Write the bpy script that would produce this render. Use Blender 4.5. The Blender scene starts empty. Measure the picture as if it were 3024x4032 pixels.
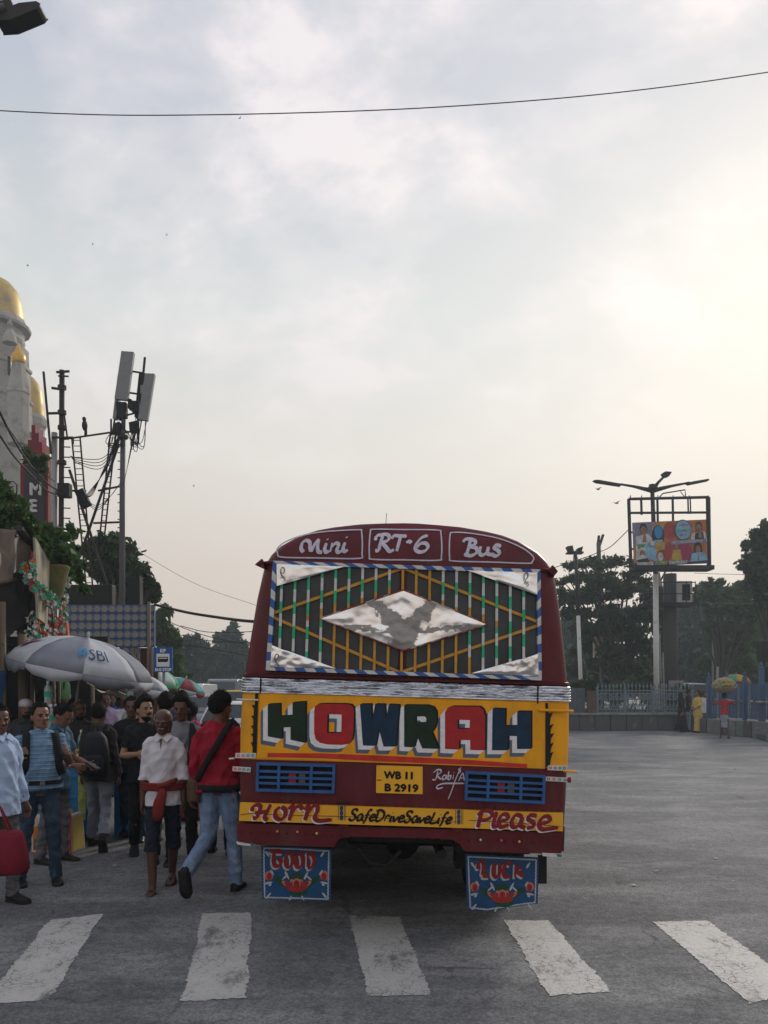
import bpy, bmesh, math, random
import numpy as np
from mathutils import Vector, Matrix, Euler, noise
from mathutils.geometry import tessellate_polygon

SC = bpy.context.scene
COL = SC.collection
R = math.radians
# ---------------------------------------------------------------- camera, sky, sun, exposure
F, CX, HY, H = 3100.0, 1512.0, 2703.0, 1.75      # focal length, centre column and horizon row of the 3024x4032 photograph; eye height
cd = bpy.data.cameras.new('camera'); cam = bpy.data.objects.new('camera', cd); COL.objects.link(cam)
cam.location = (0, 0, H); cam.rotation_euler = (R(90), 0, 0)
cd.sensor_fit = 'VERTICAL'; cd.sensor_height = 24.0; cd.sensor_width = 18.0
cd.lens = 24.0 * F / 4032.0
cd.shift_y = (HY - 2016.0) / 4032.0
cd.clip_start = 0.1; cd.clip_end = 1500
SC.camera = cam

SUN_AZ, SUN_EL = 29.0, 27.0                       # degrees right of the view direction, above the horizon
SUN_DIR = Vector((math.sin(R(SUN_AZ)) * math.cos(R(SUN_EL)), math.cos(R(SUN_AZ)) * math.cos(R(SUN_EL)), math.sin(R(SUN_EL))))
ld = bpy.data.lights.new('sun', 'SUN'); sun = bpy.data.objects.new('sun', ld); COL.objects.link(sun)
ld.energy = 1.5; ld.angle = R(11); ld.color = (1.0, 0.92, 0.82)
sun.rotation_euler = (-SUN_DIR).to_track_quat('-Z', 'Y').to_euler()
sun.location = SUN_DIR * 60

wd = bpy.data.worlds.new('World'); SC.world = wd; wd.use_nodes = True
def build_world():
    nt = wd.node_tree; n = nt.nodes; l = nt.links; n.clear()
    out = n.new('ShaderNodeOutputWorld')
    tc = n.new('ShaderNodeTexCoord')
    sky = n.new('ShaderNodeTexSky'); sky.sky_type = 'NISHITA'; sky.sun_disc = False
    sky.sun_elevation = R(SUN_EL); sky.sun_rotation = R(SUN_AZ); sky.dust_density = 5.0; sky.air_density = 1.6
    bg1 = n.new('ShaderNodeBackground'); bg1.inputs[1].default_value = 0.05; l.new(sky.outputs[0], bg1.inputs[0])
    nrm = n.new('ShaderNodeVectorMath'); nrm.operation = 'NORMALIZE'; l.new(tc.outputs['Generated'], nrm.inputs[0])
    sep = n.new('ShaderNodeSeparateXYZ'); l.new(nrm.outputs[0], sep.inputs[0])
    ramp = n.new('ShaderNodeValToRGB'); l.new(sep.outputs[2], ramp.inputs[0])
    e = ramp.color_ramp.elements
    e[0].position = 0.0; e[0].color = (0.515, 0.435, 0.38, 1)
    e[1].position = 1.0; e[1].color = (0.37, 0.42, 0.52, 1)
    for p, c in ((0.14, (0.575, 0.49, 0.415, 1)), (0.27, (0.61, 0.57, 0.515, 1)), (0.42, (0.535, 0.56, 0.555, 1)), (0.60, (0.395, 0.425, 0.495, 1))):
        x = e.new(p); x.color = c
    dot = n.new('ShaderNodeVectorMath'); dot.operation = 'DOT_PRODUCT'; l.new(nrm.outputs[0], dot.inputs[0]); dot.inputs[1].default_value = SUN_DIR
    mx = n.new('ShaderNodeMath'); mx.operation = 'MAXIMUM'; l.new(dot.outputs['Value'], mx.inputs[0]); mx.inputs[1].default_value = 0
    pw = n.new('ShaderNodeMath'); pw.operation = 'POWER'; l.new(mx.outputs[0], pw.inputs[0]); pw.inputs[1].default_value = 4.5
    glow = n.new('ShaderNodeMix'); glow.data_type = 'RGBA'; glow.blend_type = 'MIX'
    gm = n.new('ShaderNodeMath'); gm.operation = 'MULTIPLY'; l.new(pw.outputs[0], gm.inputs[0]); gm.inputs[1].default_value = 0.28
    l.new(gm.outputs[0], glow.inputs[0]); l.new(ramp.outputs[0], glow.inputs[6]); glow.inputs[7].default_value = (0.86, 0.835, 0.79, 1)
    # clouds: fbm on the sky dome seen as a layer
    zz = n.new('ShaderNodeMath'); zz.operation = 'ADD'; l.new(sep.outputs[2], zz.inputs[0]); zz.inputs[1].default_value = 0.55
    zc = n.new('ShaderNodeMath'); zc.operation = 'MAXIMUM'; l.new(zz.outputs[0], zc.inputs[0]); zc.inputs[1].default_value = 0.12
    dx = n.new('ShaderNodeMath'); dx.operation = 'DIVIDE'; l.new(sep.outputs[0], dx.inputs[0]); l.new(zc.outputs[0], dx.inputs[1])
    dy = n.new('ShaderNodeMath'); dy.operation = 'DIVIDE'; l.new(sep.outputs[1], dy.inputs[0]); l.new(zc.outputs[0], dy.inputs[1])
    cb = n.new('ShaderNodeCombineXYZ'); l.new(dx.outputs[0], cb.inputs[0]); l.new(dy.outputs[0], cb.inputs[1]); cb.inputs[2].default_value = 3.7
    mp = n.new('ShaderNodeMapping'); mp.inputs['Rotation'].default_value = (0, 0, R(32)); mp.inputs['Scale'].default_value = (1.0, 1.35, 1.0); l.new(cb.outputs[0], mp.inputs[0])
    ns = n.new('ShaderNodeTexNoise'); ns.inputs['Scale'].default_value = 4.6; ns.inputs['Detail'].default_value = 6; ns.inputs['Roughness'].default_value = 0.58; ns.inputs['Distortion'].default_value = 0.15
    l.new(mp.outputs[0], ns.inputs[0])
    cr = n.new('ShaderNodeValToRGB'); l.new(ns.outputs[0], cr.inputs[0])
    ce = cr.color_ramp.elements; ce[0].position = 0.42; ce[0].color = (0, 0, 0, 1); ce[1].position = 0.62; ce[1].color = (1, 1, 1, 1)
    ce.new(0.53).color = (0.40, 0.40, 0.40, 1)
    fade = n.new('ShaderNodeMapRange'); fade.inputs[1].default_value = 0.20; fade.inputs[2].default_value = 0.46; fade.inputs[3].default_value = 0.0; fade.inputs[4].default_value = 0.80
    l.new(sep.outputs[2], fade.inputs[0])
    cf = n.new('ShaderNodeMath'); cf.operation = 'MULTIPLY'; l.new(cr.outputs[0], cf.inputs[0]); l.new(fade.outputs[0], cf.inputs[1])
    cm = n.new('ShaderNodeMix'); cm.data_type = 'RGBA'; l.new(cf.outputs[0], cm.inputs[0]); l.new(glow.outputs[2], cm.inputs[6]); cm.inputs[7].default_value = (0.80, 0.735, 0.735, 1)
    bg2 = n.new('ShaderNodeBackground'); bg2.inputs[1].default_value = 0.99; l.new(cm.outputs[2], bg2.inputs[0])
    ms = n.new('ShaderNodeMixShader'); ms.inputs[0].default_value = 0.93
    l.new(bg1.outputs[0], ms.inputs[1]); l.new(bg2.outputs[0], ms.inputs[2]); l.new(ms.outputs[0], out.inputs[0])
build_world()
vs = SC.view_settings
SC.display_settings.display_device = 'sRGB'
vs.view_transform = 'Standard'; vs.look = 'None'; vs.gamma = 1.0; vs.exposure = 0.42; vs.use_curve_mapping = False
SC.cycles.max_bounces = 6; SC.cycles.diffuse_bounces = 3; SC.cycles.glossy_bounces = 3; SC.cycles.transmission_bounces = 4
SC.cycles.transparent_max_bounces = 8; SC.cycles.volume_bounces = 0
SC.cycles.volume_step_rate = 4.0; SC.cycles.volume_max_steps = 64

# ---------------------------------------------------------------- helpers
S = 3024.0 / 1659.0
def W(px, py, Y):                 # photograph pixel + distance -> point in the place
    return Vector(((px - CX) * Y / F, Y, H - (py - HY) * Y / F))
def D(dx, dy, Y):                 # the same from coordinates of the 1659 px wide view
    return W(dx * S, dy * S, Y)
def GRD(px, py):                  # point of the ground under a pixel
    Y = H * F / (py - HY)
    return Vector(((px - CX) * Y / F, Y, 0))

_M = {}
def mat(name, c, rough=0.6, metal=0.0, var=0.12, scale=6.0, bump=0.0, bscale=60.0, c2=None, amount=0.5, coat=0.0, spec=0.22, trans=0.0, stretch=None, grime=None):
    """principled material with a two-tone noise of its own pigment / wear and a fine bump"""
    if name in _M: return _M[name]
    m = bpy.data.materials.new(name); m.use_nodes = True; nt = m.node_tree; n = nt.nodes; l = nt.links
    b = n['Principled BSDF']
    tc = n.new('ShaderNodeTexCoord'); src = tc.outputs['Object']
    if stretch:
        mp = n.new('ShaderNodeMapping'); mp.inputs['Scale'].default_value = stretch; l.new(src, mp.inputs[0]); src = mp.outputs[0]
    ns = n.new('ShaderNodeTexNoise'); ns.inputs['Scale'].default_value = scale; ns.inputs['Detail'].default_value = 5; ns.inputs['Roughness'].default_value = 0.62
    l.new(src, ns.inputs[0])
    if c2 is None:
        a = [max(0, x * (1 - var)) for x in c]; d = [min(1, x * (1 + var)) for x in c]
        lo, hi = 0.3, 0.7
    else:
        a, d = c, c2; lo, hi = 1 - amount - 0.08, 1 - amount + 0.12
    rp = n.new('ShaderNodeValToRGB'); l.new(ns.outputs[0], rp.inputs[0])
    rp.color_ramp.elements[0].position = max(0, lo); rp.color_ramp.elements[0].color = (*a[:3], 1)
    rp.color_ramp.elements[1].position = min(1, hi); rp.color_ramp.elements[1].color = (*d[:3], 1)
    colr = rp.outputs[0]
    if grime:                                   # (colour, strength, scale, (sx, sy, sz)): dust and stains of their own shape
        g1 = n.new('ShaderNodeMapping'); g1.inputs['Scale'].default_value = grime[3]; l.new(tc.outputs['Object'], g1.inputs[0])
        g2 = n.new('ShaderNodeTexNoise'); g2.inputs['Scale'].default_value = grime[2]; g2.inputs['Detail'].default_value = 8; g2.inputs['Roughness'].default_value = 0.7; l.new(g1.outputs[0], g2.inputs[0])
        g3 = n.new('ShaderNodeMapRange'); l.new(g2.outputs[0], g3.inputs[0]); g3.inputs[1].default_value = 0.50; g3.inputs[2].default_value = 0.72; g3.inputs[4].default_value = grime[1]
        g4 = n.new('ShaderNodeMix'); g4.data_type = 'RGBA'; l.new(g3.outputs[0], g4.inputs[0]); l.new(colr, g4.inputs[6]); g4.inputs[7].default_value = (*grime[0], 1); colr = g4.outputs[2]
    l.new(colr, b.inputs['Base Color'])
    b.inputs['Metallic'].default_value = metal; b.inputs['Specular IOR Level'].default_value = spec
    b.inputs['Coat Weight'].default_value = coat
    mr = n.new('ShaderNodeMapRange'); l.new(ns.outputs[0], mr.inputs[0]); mr.inputs[1].default_value = 0.3; mr.inputs[2].default_value = 0.7
    mr.inputs[3].default_value = max(0.02, rough * 0.8); mr.inputs[4].default_value = min(1, rough * 1.2); l.new(mr.outputs[0], b.inputs['Roughness'])
    if bump > 0:
        n2 = n.new('ShaderNodeTexNoise'); n2.inputs['Scale'].default_value = bscale; n2.inputs['Detail'].default_value = 4; l.new(src, n2.inputs[0])
        bp = n.new('ShaderNodeBump'); bp.inputs['Strength'].default_value = bump; bp.inputs['Distance'].default_value = 0.01
        l.new(n2.outputs[0], bp.inputs['Height']); l.new(bp.outputs[0], b.inputs['Normal'])
    if trans > 0:
        tr = n.new('ShaderNodeBsdfTranslucent'); l.new(rp.outputs[0], tr.inputs[0])
        mx = n.new('ShaderNodeMixShader'); mx.inputs[0].default_value = trans
        l.new(b.outputs[0], mx.inputs[1]); l.new(tr.outputs[0], mx.inputs[2]); l.new(mx.outputs[0], n['Material Output'].inputs[0])
    _M[name] = m
    return m

class MB:
    """collects shapes (in place coordinates) and links them as ONE mesh object"""
    def __init__(s): s.v = []; s.f = []; s.m = []
    def add(s, vs_, fs, mi=0):
        k = len(s.v); s.v += [tuple(v) for v in vs_]; s.f += [tuple(i + k for i in f) for f in fs]; s.m += [mi] * len(fs); return s
    def box(s, c, d, rot=None, mi=0):
        x, y, z = d[0] / 2, d[1] / 2, d[2] / 2; c = Vector(c)
        vs_ = [Vector(p) for p in ((-x, -y, -z), (x, -y, -z), (x, y, -z), (-x, y, -z), (-x, -y, z), (x, -y, z), (x, y, z), (-x, y, z))]
        if rot is not None:
            mm = rot if isinstance(rot, Matrix) else Euler(rot).to_matrix(); vs_ = [mm @ v for v in vs_]
        return s.add([v + c for v in vs_], [(0, 3, 2, 1), (4, 5, 6, 7), (0, 1, 5, 4), (1, 2, 6, 5), (2, 3, 7, 6), (3, 0, 4, 7)], mi)
    def mm(s, a, b, mi=0):
        return s.box([(a[i] + b[i]) / 2 for i in range(3)], [abs(b[i] - a[i]) for i in range(3)], None, mi)
    def loft(s, rings, mi=0, cap=True, closed=True):
        n = len(rings[0]); k = len(s.v)
        for r in rings: s.v += [tuple(p) for p in r]
        e = n if closed else n - 1
        for i in range(len(rings) - 1):
            for j in range(e):
                a = k + i * n + j; b = k + i * n + (j + 1) % n
                s.f.append((a, b, b + n, a + n)); s.m.append(mi)
        if cap and closed:
            s.f.append(tuple(k + j for j in reversed(range(n)))); s.m.append(mi)
            s.f.append(tuple(k + (len(rings) - 1) * n + j for j in range(n))); s.m.append(mi)
        return s
    def tube(s, pts, r, n=8, mi=0, cap=True, flat=1.0):
        pts = [Vector(p) for p in pts]; rs = r if isinstance(r, (list, tuple)) else [r] * len(pts)
        rings = []; u = None
        for i, p in enumerate(pts):
            t = (pts[min(i + 1, len(pts) - 1)] - pts[max(i - 1, 0)])
            if t.length < 1e-9: t = Vector((0, 0, 1))
            t.normalize()
            if u is None:
                u = t.cross(Vector((0, 1, 0)));
                if u.length < 0.1: u = t.cross(Vector((1, 0, 0)))
            else:
                u = u - t * u.dot(t)
            u.normalize(); w = t.cross(u)
            rings.append([p + (u * math.cos(2 * math.pi * j / n) + w * math.sin(2 * math.pi * j / n) * flat) * rs[i] for j in range(n)])
        return s.loft(rings, mi, cap)
    def lathe(s, prof, c=(0, 0, 0), n=16, mi=0, mtx=None):
        c = Vector(c); rings = []
        for r, z in prof:
            ring = [Vector((r * math.cos(2 * math.pi * j / n), r * math.sin(2 * math.pi * j / n), z)) for j in range(n)]
            if mtx is not None: ring = [mtx @ p for p in ring]
            rings.append([p + c for p in ring])
        return s.loft(rings, mi)
    def ball(s, c, r, n=10, m=7, mi=0, rot=None):
        r = (r, r, r) if isinstance(r, (int, float)) else r; c = Vector(c); rings = []
        for i in range(m + 1):
            t = math.pi * i / m; t = min(max(t, 0.02), math.pi - 0.02)
            ring = [Vector((r[0] * math.sin(t) * math.cos(2 * math.pi * j / n), r[1] * math.sin(t) * math.sin(2 * math.pi * j / n), -r[2] * math.cos(t))) for j in range(n)]
            if rot is not None: ring = [rot @ p for p in ring]
            rings.append([p + c for p in ring])
        return s.loft(rings, mi)
    def poly(s, outer, holes=(), mi=0, back=None):
        """flat polygon (3D points) with holes; back = vector for thickness"""
        loops = [[Vector(p) for p in outer]] + [[Vector(p) for p in h] for h in holes]
        allp = [p for lp in loops for p in lp]
        tris = tessellate_polygon(loops)
        nrm_ = Vector((0, 0, 0))
        for t in tris: nrm_ += (allp[t[1]] - allp[t[0]]).cross(allp[t[2]] - allp[t[0]])
        fl = nrm_.dot(FACE) < 0
        s.add(allp, [tuple(reversed(t)) if fl else t for t in tris], mi)
        if back is not None:
            for lp in loops:
                q = [p + back for p in lp]; n = len(lp)
                s.add(lp + q, [(j, (j + 1) % n, n + (j + 1) % n, n + j) for j in range(n)], mi)
            s.add([p + back for p in allp], [t if fl else tuple(reversed(t)) for t in tris], mi)
        return s
    def build(s, name, mats, parent=None, smooth=False, bevel=0.0, org=None, seg=2):
        me = bpy.data.meshes.new(name)
        o = bpy.data.objects.new(name, me); COL.objects.link(o)
        off = Vector((0, 0, 0))
        if parent is not None:
            o.parent = parent
            r = parent
            while r is not None: off = off + r.location; r = r.parent
        elif org is not None:
            off = Vector(org); o.location = off
        me.from_pydata([(x - off.x, y - off.y, z - off.z) for x, y, z in s.v], [], s.f)
        for m_ in (mats if isinstance(mats, (list, tuple)) else [mats]): me.materials.append(m_)
        if len(me.materials) > 1: me.polygons.foreach_set('material_index', s.m)
        if smooth: me.polygons.foreach_set('use_smooth', [True] * len(me.polygons))
        me.update()
        if smooth == 'auto': 
            me.set_sharp_from_angle(angle=R(40))
        if bevel > 0:
            b = o.modifiers.new('bevel', 'BEVEL'); b.width = bevel; b.segments = seg; b.limit_method = 'ANGLE'; b.angle_limit = R(40)
        return o
FACE = Vector((0, -1, 0))

def tag(o, label=None, cat=None, group=None, kind=None):
    if label: o['label'] = label
    if cat: o['category'] = cat
    if group: o['group'] = group
    if kind: o['kind'] = kind
    return o
def empty(name, loc, label=None, cat=None, group=None):
    o = bpy.data.objects.new(name, None); o.empty_display_size = 0.1; COL.objects.link(o); o.location = loc
    return tag(o, label, cat, group)
def inst(o, parent, loc, rot=None, name=None, scale=None):      # another piece that shares o's mesh
    c = o.copy(); COL.objects.link(c); c.parent = parent; c.location = loc
    if rot is not None: c.rotation_euler = rot
    if scale is not None: c.scale = scale
    return c
def copy_tree(o, parent=None):
    c = o.copy(); COL.objects.link(c); c.parent = parent
    for ch in [x for x in bpy.data.objects if x.parent == o]: copy_tree(ch, c)
    return c
def spline(pts, n=6, closed=False):
    P = [Vector(p) for p in pts]
    if len(P) < 3: return P
    out = []; L = len(P)
    rng_ = range(L) if closed else range(L - 1)
    for i in rng_:
        p1, p2 = P[i], P[(i + 1) % L]
        p0 = P[(i - 1) % L] if (closed or i > 0) else p1 * 2 - p2
        p3 = P[(i + 2) % L] if (closed or i + 2 < L) else p2 * 2 - p1
        for k in range(n):
            t = k / n
            out.append(0.5 * ((2 * p1) + (p2 - p0) * t + (2 * p0 - 5 * p1 + 4 * p2 - p3) * t * t + (3 * p1 - p0 - 3 * p2 + p3) * t ** 3))
    if not closed: out.append(P[-1])
    return out
def text2d(body, size=1.0, space=1.0):
    """outline lettering as 2D triangles: (verts, faces, width)"""
    cu = bpy.data.curves.new('t', 'FONT'); cu.body = body; cu.size = size; cu.space_character = space; cu.resolution_u = 3
    o = bpy.data.objects.new('t', cu); COL.objects.link(o)
    dg = bpy.context.evaluated_depsgraph_get(); me = o.evaluated_get(dg).to_mesh()
    v = [(p.co.x, p.co.y) for p in me.vertices]; f = [tuple(p.vertices) for p in me.polygons]
    o.evaluated_get(dg).to_mesh_clear(); bpy.data.objects.remove(o); bpy.data.curves.remove(cu)
    w = max(p[0] for p in v) if v else 0
    return v, f, w
def put_text(mb, body, origin, ux, uz, height, width=None, mi=0, bold=0.0, align='l'):
    """lettering on a plane: origin = lower left, ux / uz unit vectors, height = cap height"""
    v, f, w = text2d(body, 1.0)
    ux = Vector(ux); uz = Vector(uz); origin = Vector(origin)
    k = height / 0.72; kx = (width / w) if width else k
    off = -w * kx / 2 if align == 'c' else 0
    nrm_ = ux.cross(uz)
    passes = [(0, 0)] if bold == 0 else [(-bold, 0), (bold, 0), (0, bold), (0, -bold)]
    for q, (bx, bz) in enumerate(passes):
        pts = [origin + ux * (x * kx + off + bx) + uz * (y * k + bz) + nrm_ * (0.0002 * q) for x, y in v]
        mb.add(pts, f, mi)
    return mb
# ================================================================= GROUND
def asphalt():
    m = bpy.data.materials.new('worn_asphalt'); m.use_nodes = True; nt = m.node_tree; n = nt.nodes; l = nt.links; b = n['Principled BSDF']
    tc = n.new('ShaderNodeTexCoord'); src = tc.outputs['Object']
    def nz(sc, det, rough=.6, dist=0): 
        x = n.new('ShaderNodeTexNoise'); x.inputs['Scale'].default_value = sc; x.inputs['Detail'].default_value = det; x.inputs['Roughness'].default_value = rough; x.inputs['Distortion'].default_value = dist; l.new(src, x.inputs[0]); return x
    def mixc(f, a, c, mode='MIX'):
        x = n.new('ShaderNodeMix'); x.data_type = 'RGBA'; x.blend_type = mode
        for i, v in ((0, f), (6, a), (7, c)):
            if hasattr(v, 'is_output'): l.new(v, x.inputs[i])
            else: x.inputs[i].default_value = v
        return x.outputs[2]
    def ramp(v, p0, p1, a=0., c=1.):
        x = n.new('ShaderNodeMapRange'); x.clamp = True; l.new(v, x.inputs[0]); x.inputs[1].default_value = p0; x.inputs[2].default_value = p1; x.inputs[3].default_value = a; x.inputs[4].default_value = c; return x.outputs[0]
    big = nz(.35, 5, .62, .5); mid = nz(2.6, 6, .65); fine = nz(70, 3, .7); grain = nz(32, 5, .75)
    vor = n.new('ShaderNodeTexVoronoi'); vor.inputs['Scale'].default_value = 130; l.new(src, vor.inputs[0])
    col = mixc(ramp(big.outputs[0], .38, .64), (.100, .106, .118, 1), (.245, .250, .258, 1))
    col = mixc(ramp(mid.outputs[0], .35, .7, 0, .5), col, (.068, .073, .084, 1))
    # dusty drift of the open square, streaks along the traffic
    mp = n.new('ShaderNodeMapping'); mp.inputs['Scale'].default_value = (.55, 1.25, 1); mp.inputs['Rotation'].default_value = (0, 0, R(8)); l.new(src, mp.inputs[0])
    st_ = n.new('ShaderNodeTexNoise'); st_.inputs['Scale'].default_value = 1.1; st_.inputs['Detail'].default_value = 6; st_.inputs['Roughness'].default_value = .66; l.new(mp.outputs[0], st_.inputs[0])
    col = mixc(ramp(st_.outputs[0], .46, .66, 0, .75), col, (.36, .365, .37, 1))
    col = mixc(ramp(fine.outputs[0], .5, .68, 0, .65), col, (.27, .27, .27, 1))
    col = mixc(ramp(grain.outputs[0], .52, .70, 0, .5), col, (.035, .034, .035, 1))
    pat = nz(13, 6, .72); col = mixc(ramp(pat.outputs[0], .50, .66, 0, .55), col, (.050, .052, .057, 1)); col = mixc(ramp(pat.outputs[0], .34, .46, .45, 0), col, (.30, .30, .30, 1))
    oil = nz(1.1, 5, .6, .8); col = mixc(ramp(oil.outputs[0], .60, .74, 0, .6), col, (.040, .040, .043, 1))
    agg = n.new('ShaderNodeTexVoronoi'); agg.inputs['Scale'].default_value = 55; l.new(src, agg.inputs[0])
    col = mixc(ramp(agg.outputs['Color'], .55, 1.0, 0, .45), col, (.24, .235, .23, 1)); col = mixc(ramp(agg.outputs['Distance'], .45, .7, 0, .4), col, (.06, .06, .062, 1))
    # cracks
    nzv = nz(.9, 3); add = n.new('ShaderNodeVectorMath'); add.operation = 'ADD'; l.new(src, add.inputs[0]); l.new(nzv.outputs['Color'], add.inputs[1])
    cv = n.new('ShaderNodeTexVoronoi'); cv.feature = 'DISTANCE_TO_EDGE'; cv.inputs['Scale'].default_value = .33; l.new(add.outputs[0], cv.inputs[0])
    ck = nz(.6, 4); cm_ = n.new('ShaderNodeMath'); cm_.operation = 'MULTIPLY'; l.new(ramp(cv.outputs['Distance'], .0005, .008, .75, 0), cm_.inputs[0]); l.new(ramp(ck.outputs[0], .48, .62), cm_.inputs[1])
    col = mixc(cm_.outputs[0], col, (.03, .03, .031, 1))
    cv2 = n.new('ShaderNodeTexVoronoi'); cv2.feature = 'DISTANCE_TO_EDGE'; cv2.inputs['Scale'].default_value = 3.2; l.new(add.outputs[0], cv2.inputs[0])
    c2_ = n.new('ShaderNodeMath'); c2_.operation = 'MULTIPLY'; l.new(ramp(cv2.outputs['Distance'], .004, .03, .6, 0), c2_.inputs[0]); l.new(ramp(ck.outputs[0], .55, .66), c2_.inputs[1])
    col = mixc(c2_.outputs[0], col, (.035, .035, .037, 1))
    l.new(col, b.inputs['Base Color']); b.inputs['Roughness'].default_value = .82; b.inputs['Specular IOR Level'].default_value = .2
    bp = n.new('ShaderNodeBump'); bp.inputs['Strength'].default_value = .55; bp.inputs['Distance'].default_value = .012
    hm = n.new('ShaderNodeMath'); hm.operation = 'ADD'; l.new(grain.outputs[0], hm.inputs[0]); l.new(vor.outputs['Distance'], hm.inputs[1]); l.new(hm.outputs[0], bp.inputs['Height']); l.new(bp.outputs[0], b.inputs['Normal'])
    return m
random.seed(3)
mb = MB(); mb.add([(-75, -40, 0), (75, -40, 0), (75, 190, 0), (-75, 190, 0)], [(0, 1, 2, 3)]); road = tag(mb.build('road', asphalt()), 'grey worn asphalt road and open square', None, None, 'structure')
# crosswalk paint: ragged worn sheets 4 mm above the road
def paint():
    m = bpy.data.materials.new('worn_road_paint'); m.use_nodes = True; nt = m.node_tree; n = nt.nodes; l = nt.links; b = n['Principled BSDF']
    tc = n.new('ShaderNodeTexCoord')
    def N(t, **k):
        x = n.new(t)
        for a, v in k.items(): x.inputs[a].default_value = v
        return x
    nz = N('ShaderNodeTexNoise', Scale=3.5, Detail=7, Roughness=.68); l.new(tc.outputs['Object'], nz.inputs[0])
    n2 = N('ShaderNodeTexNoise', Scale=45, Detail=4, Roughness=.7); l.new(tc.outputs['Object'], n2.inputs[0])
    ad = n.new('ShaderNodeVectorMath'); ad.operation = 'MULTIPLY_ADD'; l.new(n2.outputs['Color'], ad.inputs[0]); ad.inputs[1].default_value = (.03, .03, 0); l.new(tc.outputs['Object'], ad.inputs[2])
    v = n.new('ShaderNodeTexVoronoi'); v.feature = 'DISTANCE_TO_EDGE'; v.inputs['Scale'].default_value = 17; l.new(ad.outputs[0], v.inputs[0])
    r1 = N('ShaderNodeMapRange'); l.new(v.outputs[0], r1.inputs[0]); r1.inputs[1].default_value = .01; r1.inputs[2].default_value = .05; r1.inputs[3].default_value = .8; r1.inputs[4].default_value = 0
    r2 = N('ShaderNodeMapRange'); l.new(nz.outputs[0], r2.inputs[0]); r2.inputs[1].default_value = .42; r2.inputs[2].default_value = .62
    mu = n.new('ShaderNodeMath'); mu.operation = 'MULTIPLY'; l.new(r1.outputs[0], mu.inputs[0]); l.new(r2.outputs[0], mu.inputs[1])
    r3_ = N('ShaderNodeMapRange'); l.new(n2.outputs[0], r3_.inputs[0]); r3_.inputs[1].default_value = .55; r3_.inputs[2].default_value = .75; r3_.inputs[3].default_value = 0; r3_.inputs[4].default_value = .55
    mx_ = n.new('ShaderNodeMath'); mx_.operation = 'MAXIMUM'; l.new(mu.outputs[0], mx_.inputs[0]); l.new(r3_.outputs[0], mx_.inputs[1])
    base = N('ShaderNodeMix'); base.data_type = 'RGBA'; l.new(nz.outputs[0], base.inputs[0]); base.inputs[6].default_value = (.52, .51, .49, 1); base.inputs[7].default_value = (.33, .33, .32, 1)
    n3 = N('ShaderNodeTexNoise', Scale=2.2, Detail=9, Roughness=.75); mp3 = n.new('ShaderNodeMapping'); mp3.inputs['Scale'].default_value = (1.6, .7, 1); l.new(tc.outputs['Object'], mp3.inputs[0]); l.new(mp3.outputs[0], n3.inputs[0])
    r4_ = N('ShaderNodeMapRange'); l.new(n3.outputs[0], r4_.inputs[0]); r4_.inputs[1].default_value = .54; r4_.inputs[2].default_value = .66; r4_.inputs[4].default_value = .9
    m5 = n.new('ShaderNodeMath'); m5.operation = 'MAXIMUM'; l.new(mx_.outputs[0], m5.inputs[0]); l.new(r4_.outputs[0], m5.inputs[1])
    l.new(base.outputs[2], b.inputs['Base Color']); tb = n.new('ShaderNodeBsdfTransparent'); ms5 = n.new('ShaderNodeMixShader'); l.new(m5.outputs[0], ms5.inputs[0]); l.new(b.outputs[0], ms5.inputs[1]); l.new(tb.outputs[0], ms5.inputs[2]); l.new(ms5.outputs[0], n['Material Output'].inputs[0]); b.inputs['Roughness'].default_value = .7
    bp = N('ShaderNodeBump', Strength=.4, Distance=.01); l.new(n2.outputs[0], bp.inputs['Height']); l.new(bp.outputs[0], b.inputs['Normal'])
    return m
pm = paint()
DST = [[(108, 1988), (222, 1975), (105, 2162), (-40, 2170)], [(438, 1974), (545, 1972), (532, 2158), (394, 2162)], [(753, 1978), (862, 1982), (932, 2150), (795, 2152)],
       [(1088, 1988), (1186, 1989), (1318, 2143), (1186, 2154)], [(1410, 1992), (1528, 1990), (1745, 2140), (1620, 2170)]]
for q in DST:
    P = [GRD(x * S, y * S) for x, y in q]; n = 90; pts = []
    for i in range(4):
        a, b_ = P[i], P[(i + 1) % 4]; k_ = n if i % 2 else 30
        for k in range(k_):
            p = a.lerp(b_, k / k_); d = noise.noise(p * 3.5) * .016 + noise.fractal(p * 30, .7, 2, 4) * .016
            nn = (b_ - a).normalized(); pts.append(p + Vector((-nn.y, nn.x, 0)) * d + Vector((0, 0, .004)))
    mb = MB(); FACE = Vector((0, 0, 1)); mb.poly(pts); FACE = Vector((0, -1, 0))
    tag(mb.build('crosswalk_stripe', pm, road), kind=None)
# darker repair patches
patch_m = mat('bitumen_patch', (.038, .038, .041), .8, var=.3, scale=10, bump=.5, bscale=70)
for pts in ([(1560, 3105), (1700, 3095), (1850, 3112), (1640, 3125)],):
    pass
dust = mat('grey_litter', (.36, .35, .33), .8)
mb = MB(); random.seed(12)
for k in range(150):
    Y = random.uniform(5.2, 26); X = random.choice([random.uniform(1.6, 9), random.uniform(1.5, 5), random.uniform(-3.4, -1.3)])
    s_ = random.uniform(.008, .030); a = random.uniform(0, 6.3); q = [(math.cos(a + t) * s_ * random.uniform(.6, 1.3), math.sin(a + t) * s_ * random.uniform(.5, 1.2)) for t in (0, 1.6, 3.1, 4.7)]
    mb.add([(X + x, Y + y, .006 + random.uniform(0, .012)) for x, y in q], [(0, 1, 2, 3)])
tag(mb.build('litter', dust), 'pale scraps of litter scattered over the asphalt', None, None, 'stuff')
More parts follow.
